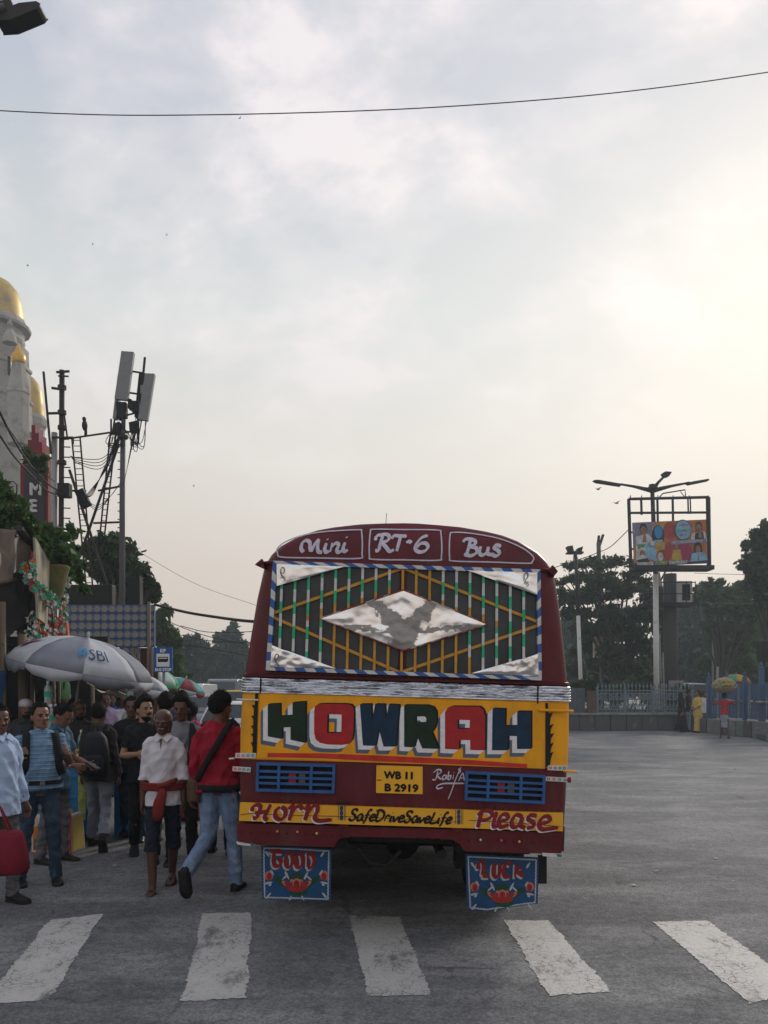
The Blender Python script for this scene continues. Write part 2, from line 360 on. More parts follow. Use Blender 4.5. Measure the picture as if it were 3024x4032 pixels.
# ================================================================= THE BUS
YB = 5.3; TH = 0.0285; X0 = 0.10
bus = empty('mini_bus', (X0, YB, 0), 'maroon and yellow mini bus seen from behind, HOWRAH painted across its rear', 'bus')
bus.rotation_euler = (0, TH, 0)
ct, st = math.cos(TH), math.sin(TH)
HWT = [(.60, 1.092), (.66, 1.097), (.76, 1.103), (1.0, 1.113), (1.51, 1.119), (1.76, 1.108), (2.0, 1.078), (2.32, 1.033), (2.545, .989), (2.62, .945), (2.68, .888), (2.757, .77), (2.8, .66), (2.826, .553), (2.852, .40), (2.864, .25), (2.87, .1)]
def hwid(z):
    if z <= HWT[0][0]: return HWT[0][1]
    for (a, b), (c, d) in zip(HWT, HWT[1:]):
        if z <= c: return b + (d - b) * (z - a) / (c - a)
    return HWT[-1][1]
def rear(z):
    t = max(0.0, (z - 2.60) / 0.27); return 0.10 * t ** 2.2
def UN(w):                                   # place point -> the bus's own upright frame
    x, z = w.x - X0, w.z
    return x * ct - z * st + X0, x * st + z * ct
def B(px, py, off=0.006):                    # pixel on the rear wall
    x, z = UN(W(px, py, YB)); return Vector((x, YB + rear(z) - off, z))
def R1(x, y, off=0.006): return B(900 + .84388 * x, 2000 + .84388 * y, off)
def R2(x, y, off=0.006): return B(900 + .84388 * x, 2650 + .84388 * y, off)
def r3(x, y, off=0.006): return B(920 + .40989 * x, 2680 + .40989 * y, off)
def r4(x, y, off=0.006): return B(1600 + .40989 * x, 2680 + .40989 * y, off)
YF = YB + 0.12
def FL(px, py, off=0.0):
    w = W(px, py, YF); x, z = UN(w); return Vector((x, YF - off, z))
def r5(x, y, off=0.0): return FL(920 + .40989 * x, 3130 + .40989 * y, off)
def r6(x, y, off=0.0): return FL(1600 + .40989 * x, 3130 + .40989 * y, off)
YEND = YB + 6.3
def plan(z, off=0.0, r=0.09, side=0, yend=None):
    hw = hwid(z) + off; yb = YB + rear(z) - off; r = min(r, hw * .6); ye = YEND if yend is None else yend
    Lf = [(-hw, ye), (-hw, YB + 3.0), (-hw, yb + r)] + [(-hw + r - r * math.cos(a), yb + r - r * math.sin(a)) for a in (.4, .8, 1.17)] + [(-hw + r, yb)]
    Rt = [(-x, y) for x, y in reversed(Lf)]
    if side < 0: pts = Lf
    elif side > 0: pts = Rt
    else: pts = Lf + [(-hw / 2, yb), (0, yb), (hw / 2, yb)] + Rt
    return [Vector((x + X0, y, z)) for x, y in pts]
maroon = mat('maroon_paint', (.100, .008, .013), .45, var=.28, scale=3.0, bump=.16, bscale=5, spec=.28, grime=((.085, .060, .052), .45, 2.2, (1.6, 1.6, .5)))
maroon_d = mat('maroon_trim', (.075, .007, .011), .5, var=.25, scale=9, bump=.1)
yellow = mat('yellow_paint', (.76, .335, .008), .5, var=.12, scale=4, bump=.14, bscale=6, grime=((.30, .17, .05), .55, 2.6, (1.8, 1.8, .45)))
yellow_b = mat('bumper_yellow', (.72, .37, .03), .55, c2=(.50, .24, .03), amount=.3, scale=7, bump=.1)
chrome = mat('ribbed_chrome', (.78, .80, .84), .12, metal=1.0, c2=(.22, .23, .26), amount=.42, scale=20, bump=.9, bscale=20, stretch=(.35, 1, 2.2))  # second tone paints dark reflection streaks into the chrome colour
sheet = mat('crumpled_sheet_metal', (.86, .86, .88), .24, metal=1.0, c2=(.50, .49, .48), amount=.40, scale=3.2, bump=.12, bscale=18)
lav = mat('lavender_lettering', (.52, .50, .60), .6, var=.18, scale=40)
white_f = mat('flap_white_paint', (.36, .37, .40), .6, var=.2, scale=30)  # darker copy of the white: the bus's shade is put into the colour
white_p = mat('white_lettering', (.70, .69, .72), .6, var=.12, scale=30)
slate_p = mat('slate_shadow_paint', (.095, .125, .17), .6, var=.15, scale=30)
black_p = mat('black_paint', (.010, .009, .010), .5, var=.2)
green_p = mat('dark_green_letter', (.010, .026, .016), .5, var=.25, scale=14)
red_p = mat('red_letter', (.36, .020, .024), .5, var=.15, scale=14)
navy_p = mat('navy_letter', (.008, .030, .062), .5, var=.25, scale=14)
redstripe = mat('red_stripe_paint', (.50, .035, .025), .55, var=.22, scale=8)
blue_g = mat('blue_grille_paint', (.030, .100, .27), .5, var=.2, scale=15)
blue_s = mat('blue_tape', (.04, .110, .34), .5, var=.12, scale=20)
white_s = mat('white_tape', (.54, .55, .55), .45, var=.12, scale=20)
green_t = mat('green_tape', (.03, .40, .20), .45, var=.15, scale=20)
ochre = mat('ochre_bar_paint', (.50, .25, .035), .5, var=.2, scale=20)
glass = mat('dark_rear_glass', (.046, .053, .061), .14, var=.5, scale=2.5, spec=.25)
rubber = mat('black_rubber', (.014, .014, .015), .8, var=.3, scale=20, bump=.3, bscale=50)
chassis = mat('dark_chassis_steel', (.018, .016, .015), .7, c2=(.04, .024, .016), amount=.3, scale=9)
flap_b = mat('blue_mud_flap_paint', (.012, .062, .155), .55, var=.2, scale=9, bump=.15, bscale=15)  # blue lowered too, with the bus's shade in the colour
lotus = mat('lotus_red', (.26, .024, .022), .6, var=.25, scale=30)
pink = mat('petal_pink', (.42, .15, .13), .6, var=.2, scale=40)
leafp = mat('painted_leaf_green', (.015, .055, .035), .6, var=.25, scale=30)
dkred = mat('dark_red_lettering', (.20, .014, .017), .55, var=.15, scale=30)

def wrap(name, zo, m, side=0, smooth=True, r=.09, parent=bus, yend=None):
    mb = MB(); rings = [plan(z, o_, r, side, yend) for z, o_ in zo]
    mb.loft(rings, closed=False, cap=False); return mb.build(name, m, parent, smooth='auto' if smooth else False)
# body shell
zs = [.83, 1.0, 1.25, 1.51, 1.76, 1.88, 2.0, 2.16, 2.32, 2.43, 2.545, 2.62, 2.68, 2.72, 2.757, 2.8, 2.826, 2.852, 2.864, 2.87]
mb = MB(); mb.loft([plan(z) for z in zs], closed=True, cap=True); body = mb.build('body_shell', maroon, bus, smooth='auto')
# lower rear skirt with the arch over the axle
mb = MB()
sk = [R2(38, 700, 0), R2(1557, 745, 0), R2(1553, 845, 0), R2(1450, 842, 0), R2(1105, 832, 0), R2(1092, 822, 0), R2(1080, 798, 0), R2(1050, 780, 0), R2(980, 772, 0), R2(800, 768, 0), R2(600, 765, 0), R2(530, 768, 0), R2(505, 785, 0), R2(492, 815, 0), R2(480, 812, 0), R2(150, 803, 0), R2(125, 798, 0), R2(42, 795, 0)]
mb.poly(sk, back=Vector((0, .05, 0))); mb.build('rear_skirt', maroon, bus)
for s_ in (-1, 1):
    mb = MB(); xx = X0 + s_ * 1.085
    mb.mm((xx - .02, YB + .05, .66), (xx + .02, YB + 1.05, .83)); mb.mm((xx - .02, YB + 2.1, .40), (xx + .02, YB + 4.4, .83)); mb.mm((xx - .02, YB + 5.4, .40), (xx + .02, YEND, .83))  # middle and front skirts hang lower to keep light from under the bus
    mb.build('side_skirt', maroon, bus)
# yellow band round the corners and flanks, with the wider rear panel
wrap('yellow_band', [(1.232, .0), (1.232, .004), (1.45, .004), (1.676, .004), (1.676, 0)], yellow)
mb = MB(); mb.poly([R2(148, 93, .010), R2(1488, 139, .010), R2(1475, 446, .010), R2(133, 396, .010)], back=Vector((0, .009, 0))); yp = mb.build('rear_yellow_panel', yellow, bus, bevel=.002)
# chrome belt
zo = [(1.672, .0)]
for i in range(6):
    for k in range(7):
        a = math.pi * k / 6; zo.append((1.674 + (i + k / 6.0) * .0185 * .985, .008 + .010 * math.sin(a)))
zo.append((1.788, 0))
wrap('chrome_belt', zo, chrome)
wrap('belt_rail', [(1.788, .0), (1.788, .012), (1.806, .012), (1.812, 0)], maroon_d)
for x_ in (152, 1443):
    mb = MB(); a = R1(x_, 783 + (x_ - 150) * .037, .020); b_ = R1(x_ - 3, 866 + (x_ - 150) * .037, .020)
    mb.tube([a, b_], .004, 6); mb.build('belt_seam', black_p, bus)
# gutter and its two end points
wrap('roof_gutter', [(2.546, .0), (2.552, .022), (2.566, .026), (2.574, .0)], maroon)
for pts in (((165, 262), (125, 266), (158, 238), (170, 285)), ((1495, 300), (1534, 297), (1510, 268), (1515, 322))):
    mb = MB(); a, t, u, d_ = [R1(x, y, .02) for x, y in pts]; bk = Vector((0, .07, 0))
    mb.add([u, t, d_, a, u + bk, t + bk * .5, d_ + bk, a + bk], [(0, 3, 2, 1), (4, 5, 6, 7), (0, 1, 5, 4), (1, 2, 6, 5), (2, 3, 7, 6), (3, 0, 4, 7)])
    mb.build('gutter_end', maroon_d, bus)
mb = MB(); a = D(833, 1123, YB + .25); x, z = UN(a); mb.tube([(x, YB + .35, 2.84), (x + .005, YB + .35, 2.99)], .0022, 5); mb.build('aerial', chassis, bus)

# --- painted strokes
def stroke(mb, fn, pts, w, off, mi=0, wmin=.45, ang=2.4, closed=False, dx=0, dy=0, n=6):
    P = spline([(p[0] + dx, p[1] + dy, 0) for p in pts], n, closed)
    if closed: P = P + [P[0]]
    L = len(P); left = []; right = []
    for i, p in enumerate(P):
        t = P[min(i + 1, L - 1)] - P[max(i - 1, 0)]
        if closed and i in (0, L - 1): t = P[1] - P[-2]
        if t.length < 1e-6: t = Vector((1, 0, 0))
        t.normalize(); a = math.atan2(t.y, t.x)
        ww = w * (wmin + (1 - wmin) * abs(math.sin(a - ang))) / 2
        if not closed and i in (0, L - 1): ww *= .55
        nn = Vector((-t.y, t.x, 0)); o_ = off + .00035 * i / L
        left.append(fn(p.x + nn.x * ww, p.y + nn.y * ww, o_)); right.append(fn(p.x - nn.x * ww, p.y - nn.y * ww, o_))
    k = len(mb.v); mb.v += [tuple(v) for v in left + right]
    for i in range(L - 1): mb.f.append((k + i, k + i + 1, k + L + i + 1, k + L + i)); mb.m.append(mi)
def strokes(mb, fn, lst, w, off, mi=0, **kw):
    for i, p in enumerate(lst): stroke(mb, fn, p, w, off + .0005 * i, mi, **kw)
# roof signs
mb = MB()
for pn in ([(230, 212), (227, 192), (260, 160), (340, 126), (440, 106), (600, 95), (620, 108), (623, 212), (606, 236), (420, 234), (250, 230)],
           [(661, 108), (680, 92), (820, 93), (975, 95), (993, 115), (993, 225), (975, 245), (820, 243), (675, 240), (657, 222)],
           [(1035, 125), (1055, 107), (1150, 114), (1270, 140), (1370, 185), (1421, 228), (1415, 252), (1395, 259), (1220, 253), (1050, 248), (1031, 230)]):
    stroke(mb, R1, pn, 6.5, .006, closed=True, wmin=1)
mb.build('sign_outline', lav, bus)
MINI = [[(350, 207), (339, 190), (344, 163), (362, 150), (378, 160), (380, 185), (386, 205)], [(386, 205), (400, 172), (420, 142)], [(421, 142), (415, 178), (420, 205), (437, 207)],
        [(457, 163), (449, 190), (455, 207), (470, 201)], [(460, 143), (463, 147)], [(484, 162), (474, 206)], [(478, 185), (500, 164), (513, 172), (506, 196), (512, 208), (528, 201)],
        [(544, 160), (535, 188), (541, 204), (557, 196)], [(549, 133), (552, 137)]]
RT6 = [[(684, 150), (690, 130), (704, 122), (738, 119), (750, 132), (742, 150), (714, 160)], [(720, 124), (708, 165), (700, 197), (684, 199)], [(714, 160), (735, 183), (752, 203), (772, 194)],
       [(762, 142), (772, 126), (800, 127), (832, 128)], [(803, 128), (794, 165), (784, 203)], [(830, 162), (842, 154), (853, 163)],
       [(931, 124), (902, 136), (880, 162), (871, 190), (888, 206), (916, 201), (930, 182), (920, 164), (896, 166), (880, 184)]]
BUS_ = [[(1096, 158), (1104, 145), (1126, 141), (1150, 150), (1150, 168), (1124, 180)], [(1124, 180), (1155, 186), (1157, 208), (1130, 223), (1098, 217)], [(1131, 145), (1119, 190), (1110, 219)],
        [(1177, 178), (1170, 208), (1184, 221), (1205, 206), (1214, 180)], [(1213, 180), (1208, 212), (1226, 219)], [(1272, 178), (1250, 172), (1240, 186), (1258, 199), (1262, 215), (1244, 225), (1226, 214)]]
for nm, lst in (('sign_lettering', MINI), ('sign_lettering', RT6), ('sign_lettering', BUS_)):
    mb = MB(); strokes(mb, R1, lst, 20, .006, ang=2.3, wmin=.5); mb.build(nm, lav, bus)

# --- rear window
mb = MB()
for quad in ([(222, 268), (800, 286), (790, 765), (190, 742)], [(832, 288), (1436, 308), (1442, 790), (826, 768)]):
    def rr(q, r=.06):
        out = []
        P = [R1(x, y, .006) for x, y in q]
        for i in range(4):
            a, p, c = P[i - 1], P[i], P[(i + 1) % 4]
            u = (a - p).normalized() * r; v = (c - p).normalized() * r
            for t in (0, .25, .5, .75, 1): out.append(p + u * (1 - t) ** 2 + v * t ** 2)
        return out
    mb.poly(rr(quad), back=Vector((0, .004, 0)))
mb.build('window_glass', glass, bus)
mb = MB(); mb.poly([R1(802, 285, .014), R1(832, 287, .014), R1(826, 772, .014), R1(793, 770, .014)], back=Vector((0, .013, 0))); mb.build('window_mullion', maroon_d, bus, bevel=.003)
# some scuffed stickers on the glass
# striped border
def strip(a, b, c, d, n, off, th, mA, mB_, name, slant=.5):
    """a-b outer edge, d-c inner edge; n slanted cells"""
    mb = MB()
    A, Bv, C, Dv = [R1(x, y, off) for x, y in (a, b, c, d)]
    for i in range(n):
        u0, u1 = i / n, (i + 1) / n; s_ = slant / n
        q0 = max(0, u0 + (s_ if i else 0)); q1 = min(1, u1 + (s_ if i < n - 1 else 0))
        p = [A.lerp(Bv, u0), A.lerp(Bv, u1), Dv.lerp(C, q1), Dv.lerp(C, q0)]
        mb.poly(p, mi=i % 2, back=Vector((0, th, 0)))
    return mb.build(name, [mA, mB_], bus)
strip((211, 251), (1450, 291), (1434, 309), (231, 268), 27, .045, .045, white_s, blue_s, 'window_border', .6)
strip((178, 758), (1455, 805), (1438, 788), (198, 741), 27, .045, .045, white_s, blue_s, 'window_border', -.6)
strip((211, 252.5), (178, 756.5), (198, 742), (231, 269.5), 12, .0455, .045, blue_s, white_s, 'window_border', .25)
strip((1450, 292.5), (1455, 803.5), (1438, 787), (1434, 310.5), 12, .0455, .045, blue_s, white_s, 'window_border', .25)
# ochre lattice and window bars
def barline(p, q, w, off, m, name, th=.012):
    a, b = R1(*p, off), R1(*q, off); t = (b - a).normalized(); nn = Vector((-t.z, 0, t.x)) * w / 2
    mb = MB(); mb.poly([a + nn, b + nn, b - nn, a - nn], back=Vector((0, th, 0))); return mb.build(name, m, bus)
for p, q in (((216, 490), (814, 283)), ((814, 283), (1432, 530)), ((214, 513), (800, 768)), ((800, 768), (1434, 552))):
    barline(p, q, .0195, .026, ochre, 'lattice_bar')
for i in range(-9, 10):
    xt = 813.5 + 62.2 * i; yt = 285 + (xt - 813) * .033; xb = xt - 8 + i * .9; yb_ = 772 + (xt - 813) * .036
    A_, B_ = R1(xt, yt, .034), R1(xb, yb_, .034)
    n = 17; mb = MB(); w = .0086
    yedge_t = 390 + abs(i) * 62.2 * .36; yedge_b = 665 - abs(i) * 62.2 * .36
    ph = (i * 5) % 2
    ring = lambda p: [p + Vector((-w, 0, 0)), p + Vector((w, 0, 0)), p + Vector((w, .012, 0)), p + Vector((-w, .012, 0))]
    rings = []; mis = []
    for k in range(n + 1):
        rings.append(ring(A_.lerp(B_, k / n)))
    for k in range(n):
        y = yt + (yb_ - yt) * (k + .5) / n - (xt - 813) * .034
        mi = (k // 2 + ph + (i % 3)) % 2
        a = abs(i)
        if i == 0 or (i in (1, 2)) or (a <= 5 and i < 6 and y > 530 and not (i == 5 and y < 700)) or (a <= 6 and yedge_t - 32 < y < yedge_t + 10) or (a == 7 and 505 < y < 540): mi = 2
        mis.append(mi)
    for k in range(n):
        mb.loft([rings[k], rings[k + 1]], mis[k], cap=(k in (0, n - 1)))
    mb.build('window_bar', [green_t, white_s, ochre], bus)
# crumpled plates
def plate(q, off, name, amp=.010, n=22, seed=0, dome=.0, sc=9, dull=None):
    P = [R1(x, y, off) for x, y in q]; mb = MB(); vs_ = []
    for i in range(n + 1):
        for j in range(n + 1):
            u, v = i / n, j / n
            p = P[0].lerp(P[1], u).lerp(P[3].lerp(P[2], u), v)
            e = min(u, 1 - u, v, 1 - v); e = min(1, e * 8)
            d = noise.fractal(Vector((p.x * sc + seed, seed * 3.1, p.z * sc)), .8, 2.1, 3) * amp * e
            d += abs(noise.noise(Vector((p.x * sc * .5 + 7 + seed, 1.3, p.z * sc * .7)))) * amp * 1.2 * e
            vs_.append(p + Vector((0, -d - dome * (1 - abs(2 * u - 1) * 1) * e, 0)))
    fs = []
    for i in range(n):
        for j in range(n):
            a = i * (n + 1) + j; fs.append((a, a + n + 1, a + n + 2, a + 1))
    mb.add(vs_, fs)
    if dull:
        for k_, f in enumerate(mb.f):
            i, j = divmod(k_, n); u, v = (i + .5) / n, (j + .5) / n; px_, py_ = [q[0][c] * (1 - u) * (1 - v) + q[1][c] * u * (1 - v) + q[2][c] * u * v + q[3][c] * (1 - u) * v for c in (0, 1)]
            w_ = noise.fractal(Vector((px_ * .018, py_ * .018, seed)), .8, 2, 4) * 26
            if any(abs((px_ - ax) * (by - ay) - (py_ - ay) * (bx - ax)) / math.hypot(bx - ax, by - ay) + w_ < wd and min(ay, by) - 12 < py_ < max(ay, by) + 12 for ax, ay, bx, by, wd in dull): mb.m[k_] = 1
    for a, b in ((0, 1), (1, 2), (2, 3), (3, 0)):
        if (P[a] - P[b]).length > .01: mb.add([P[a], P[b], P[b] + Vector((0, .012, 0)), P[a] + Vector((0, .012, 0))], [(0, 1, 2, 3)])
    return mb.build(name, [sheet, dullz], bus, smooth='auto')
dullz = mat('dull_worn_zinc', (.30, .29, .285), .45, metal=.6, c2=(.48, .47, .46), amount=.35, scale=16, bump=.4, bscale=30)
plate([(436, 519), (815, 391), (1196, 545), (813, 664)], .052, 'diamond_plate', .010, 64, 2.0, sc=5.5, dull=((680, 448, 800, 560, 34), (950, 448, 840, 560, 34), (810, 555, 815, 662, 62), (560, 560, 720, 575, 14), (930, 575, 1100, 562, 16)))
mb = MB()
rimp = [(430, 518), (815, 387), (1203, 545), (813, 668)]
for i in range(4):
    a, b = R1(*rimp[i], .046), R1(*rimp[(i + 1) % 4], .046); mb.tube([a, b], .0065, 6)
mb.build('diamond_rim', mat('rusty_red_rim', (.22, .03, .02), .5, c2=(.5, .48, .46), amount=.45, scale=14), bus)
plate([(229, 267), (540, 279), (540, 279), (229, 368)], .048, 'corner_plate', .010, 20, 5.0, sc=7)
plate([(1108, 296), (1434, 307), (1434, 410), (1108, 296)], .048, 'corner_plate', .010, 20, 9.0, sc=7)
plate([(206, 642), (206, 642), (505, 750), (199, 743)], .048, 'corner_plate', .012, 20, 14.0)
plate([(1438, 682), (1438, 682), (1440, 786), (1128, 772)], .048, 'corner_plate', .014, 20, 21.0)
mb = MB()
for x, y in ((255, 305), (228, 705), (1380, 330)):
    stroke(mb, R1, [(x, y + 22), (x - 8, y), (x - 2, y - 20), (x + 9, y - 18), (x + 8, y + 2), (x - 2, y + 5)], 4, .064); stroke(mb, R1, [(x - 2, y + 24), (x + 12, y + 34), (x + 4, y + 44)], 4, .064)
    stroke(mb, R1, [(x - 10, y + 30), (x + 2, y + 20), (x + 12, y + 26)], 3.5, .0645)
mb.build('painted_flourish', mat('grey_marker', (.10, .09, .09), .6), bus)

# --- HOWRAH
LET = [
 (r3, green_p, [(330, 228), (447, 222), (447, 342), (567, 337), (567, 212), (690, 203), (690, 598), (548, 567), (548, 445), (465, 450), (465, 560), (330, 535)], None),
 (r3, red_p, [(775, 300), (780, 250), (812, 226), (880, 222), (1060, 224), (1125, 232), (1152, 262), (1156, 330), (1148, 500), (1136, 570), (1102, 608), (1040, 616), (900, 612), (830, 596), (788, 560), (774, 500)], [(902, 322), (1038, 326), (1034, 502), (897, 502)]),
 (r3, navy_p, [(1213, 228), (1318, 226), (1328, 405), (1358, 226), (1448, 228), (1462, 390), (1490, 228), (1588, 235), (1556, 632), (1440, 632), (1393, 455), (1362, 625), (1242, 622)], None),
 (r4, green_p, [(-22, 235), (200, 238), (255, 255), (285, 300), (288, 400), (270, 460), (240, 500), (308, 655), (152, 650), (102, 532), (72, 640), (-22, 635)], [(85, 345), (175, 342), (192, 365), (185, 405), (85, 410)]),
 (r4, red_p, [(370, 300), (395, 262), (440, 248), (700, 250), (735, 280), (755, 340), (752, 668), (612, 665), (610, 570), (505, 570), (502, 662), (370, 655)], [(490, 375), (608, 378), (605, 465), (488, 462)]),
 (r4, navy_p, [(825, 268), (945, 272), (942, 435), (1062, 435), (1062, 295), (1190, 298), (1190, 655), (1060, 655), (1058, 532), (972, 530), (970, 668), (820, 668)], None)]
for fn, m, out, hole in LET:
    mb = MB()
    def lay(dx, dy, off, mi):
        mb.poly([fn(x + dx, y + dy, off) for x, y in out], [[fn(x + dx, y + dy, off) for x, y in hole]] if hole else [], mi)
    lay(0, 0, .0124, 0)
    for k in range(3): lay(5 + 7 * k, -3 - 4 * k, .0122 - .0001 * k, 1)
    for k in range(9): lay(-5 * (k + 1), 4.2 * (k + 1), .0118 - .00005 * k, 2)
    for k in range(6): lay(-45 - 4 * (k + 1), 38 + 6 * (k + 1), .0112 - .0001 * k, 3)
    mb.build('painted_letter', [m, black_p, white_p, slate_p], bus)
mb = MB(); mb.poly([R2(183, 372, .0115), R2(440, 374, .0115), R2(700, 384, .0115), R2(1100, 403, .0115), R2(1392, 424, .0115), R2(1392, 442, .0115), R2(1100, 427, .0115), R2(700, 412, .0115), R2(430, 397, .0115), R2(183, 392, .0115)]); mb.build('red_underline', redstripe, bus)
# sawtooth ornaments on the corner posts
mb = MB()
tl = [(140, 96), (126, 96), (124, 150), (108, 148), (120, 168), (118, 198), (106, 200), (117, 215), (116, 244), (105, 246), (116, 262), (115, 282), (105, 284), (115, 298), (114, 322), (105, 322), (114, 345), (113, 372), (132, 374)]
mb.poly([R2(x, y, .012) for x, y in tl])
tr = [(1476, 140), (1488, 140), (1492, 190), (1512, 182), (1500, 212), (1497, 245), (1516, 236), (1502, 262), (1500, 285), (1518, 280), (1503, 305), (1501, 330), (1516, 322), (1503, 350), (1500, 372), (1514, 366), (1503, 395), (1498, 428), (1476, 440)]
mb.poly([R2(x, y, .012) for x, y in tr]); mb.build('sawtooth_ornament', black_p, bus)
# small corner tapes, lamps and arms
fl_r = mat('flower_red_print', (.55, .10, .06), .5); fl_g = mat('flower_green_print', (.04, .25, .20), .5)
for q in ([(34, 373), (128, 372), (127, 396), (33, 396)], [(21, 435), (105, 440), (103, 462), (20, 456)], [(1488, 430), (1577, 432), (1576, 456), (1487, 452)], [(1476, 482), (1582, 488), (1580, 508), (1475, 502)]):
    mb = MB(); mb.poly([R2(x, y, .016) for x, y in q], back=Vector((0, .012, 0)))
    for k in range(4):
        u = .14 + .24 * k; x = q[0][0] + (q[1][0] - q[0][0]) * u; y = (q[0][1] + q[3][1]) / 2 + (q[1][1] - q[0][1]) * u
        mb.poly([R2(x + 8 * math.cos(t), y + 7 * math.sin(t), .0166) for t in [i * math.pi / 4 for i in range(8)]], mi=1 + k // 2 % 2)
        mb.poly([R2(x + 3 * math.cos(t), y + 3 * math.sin(t), .0170) for t in [i * math.pi / 3 for i in range(6)]], mi=0)
    mb.build('flower_tape', [white_s, fl_r, fl_g], bus)
for a, b, r_ in (((1445, 172), (1606, 178), .010), ((1560, 455), (1620, 459), .008), ((30, 397), (5, 399), .006), ((40, 122), (140, 126), .006)):
    mb = MB(); mb.tube([R2(*a, .02), R2(*b, .02)], r_, 7); mb.build('trim_rod', yellow if r_ > .007 else white_s, bus)
mb = MB(); p = R2(1588, 498, .01); mb.lathe([(.0, -.02), (.017, -.012), (.02, .008), (.0, .012)], p, 10, mtx=Euler((0, R(90), 0)).to_matrix()); mb.build('marker_lamp', mat('red_lamp_plastic', (.22, .01, .015), .25), bus)
# number plate
plate_y = mat('plate_yellow', (.78, .40, .03), .45, c2=(.70, .24, .02), amount=.35, scale=6)
mb = MB(); mb.poly([R2(690, 430, .016), R2(905, 436, .016), R2(905, 564, .016), R2(688, 558, .016)], back=Vector((0, .015, 0))); npl = mb.build('number_plate', plate_y, bus, bevel=.002)
mb = MB()
put_text(mb, 'WB 11', R2(726, 490, .0175), (1, 0, 0), (0, 0, 1), .049, width=.188, bold=.0042)
put_text(mb, 'B 2919', R2(726, 548, .0175), (1, 0, 0), (0, 0, 1), .049, width=.226, bold=.0042)
put_text(mb, 'INDIA', R2(693, 500, .0175), (1, 0, 0), (0, 0, 1), .007, width=.030, bold=.0008)
mb.build('plate_lettering', black_p, npl)
mb = MB()
strokes(mb, r4, [[(258, 885), (290, 858), (325, 855), (332, 880), (292, 905)], [(302, 865), (282, 945), (248, 950)], [(292, 905), (312, 930), (335, 947)],
    [(378, 905), (352, 915), (346, 945), (368, 945), (386, 908), (380, 948)], [(408, 868), (399, 942), (420, 942), (426, 910), (402, 918)], [(452, 903), (446, 947)], [(455, 880), (458, 884)],
    [(522, 832), (496, 890), (466, 962), (432, 1060), (400, 1138)], [(500, 845), (518, 870), (505, 890)], [(500, 965), (538, 888), (555, 958)], [(512, 935), (550, 933)], [(556, 985), (440, 985), (350, 988), (294, 1010), (300, 1036), (350, 1024)]], 17, .006, wmin=.35, ang=2.2)
mb.build('signature_lettering', lav, bus)
# grilles over the tail lamps
lamp_r = mat('tail_lamp_red', (.50, .03, .03), .3); lamp_g = mat('tail_lamp_clear', (.16, .15, .14), .3); dark = mat('dark_recess', (.012, .006, .008), .7)
def grille(q):
    P = [R2(x, y, 0) for x, y in q]
    def at(u, v, off): 
        p = P[0].lerp(P[1], u).lerp(P[3].lerp(P[2], u), v); return Vector((p.x, p.y - off, p.z))
    def bar(u0, u1, v0, v1, off, th): 
        m_ = MB(); m_.poly([at(u0, v0, off), at(u1, v0, off), at(u1, v1, off), at(u0, v1, off)], back=Vector((0, th, 0))); return m_
    g = bar(.02, .98, .03, .97, .003, .002).build('lamp_box', dark, bus)
    for (u0, u1, m_) in ((.41, .50, lamp_r), (.54, .62, lamp_g)):
        bar(u0, u1, .3, .72, .014, .010).build('tail_lamp', m_, g)
    m_ = MB()
    m_.poly([at(0, 0, .040), at(1, 0, .040), at(1, 1, .040), at(0, 1, .040)], [[at(.035, .09, .040), at(.965, .09, .040), at(.965, .90, .040), at(.035, .90, .040)]], back=Vector((0, .036, 0)))
    gf = m_.build('grille_frame', blue_g, bus, bevel=.002)
    for k in range(3):
        v = .255 + .205 * k; bar(.036, .964, v, v + .085, .037, .014).build('grille_slat', blue_g, gf)
    for u in (.27, .68): bar(u, u + .035, .092, .898, .039, .018).build('grille_slat', blue_g, gf)
grille([(133, 415), (500, 425), (495, 559), (130, 549)]); grille([(1103, 455), (1475, 475), (1470, 608), (1099, 590)])
# bumper strip
mb = MB(); mb.poly([R2(57, 602, .030), R2(1557, 651, .030), R2(1555, 735, .030), R2(52, 686, .030)], back=Vector((0, .030, 0))); bump_ = mb.build('bumper_strip', yellow_b, bus, bevel=.003)
HORN = [[(112, 642), (118, 622), (135, 612), (152, 618), (146, 645), (134, 670), (116, 672)], [(200, 609), (184, 640), (172, 668), (186, 682)], [(126, 650), (160, 646), (192, 640)],
        [(244, 621), (224, 638), (222, 666), (244, 679), (264, 664), (268, 636), (250, 620)], [(280, 632), (302, 614), (296, 650), (284, 684)], [(296, 652), (314, 626), (336, 617), (348, 634)],
        [(355, 634), (374, 614), (368, 650), (358, 684)], [(368, 652), (394, 621), (415, 614), (416, 640), (404, 668), (424, 685), (484, 680)]]
PLEASE = [[(1180, 642), (1168, 680), (1160, 717)], [(1158, 660), (1180, 642), (1215, 640), (1226, 660), (1202, 680), (1172, 684)], [(1248, 643), (1234, 690), (1236, 712), (1254, 708)],
          [(1260, 692), (1297, 676), (1292, 656), (1270, 660), (1256, 690), (1268, 714), (1304, 704)], [(1368, 666), (1336, 659), (1316, 690), (1325, 714), (1348, 706), (1368, 668)], [(1368, 666), (1358, 706), (1380, 718)],
          [(1434, 662), (1402, 660), (1394, 678), (1416, 692), (1416, 712), (1386, 720)], [(1446, 702), (1492, 686), (1484, 665), (1458, 672), (1443, 700), (1456, 724), (1492, 722), (1532, 716)]]
for lst, w in ((HORN, 24), (PLEASE, 24)):
    mb = MB(); strokes(mb, R2, lst, w, .0345, 0, wmin=.5); strokes(mb, R2, lst, w, .031, 1, wmin=.5, dx=-6, dy=6); mb.build('bumper_lettering', [dkred, white_p], bump_)
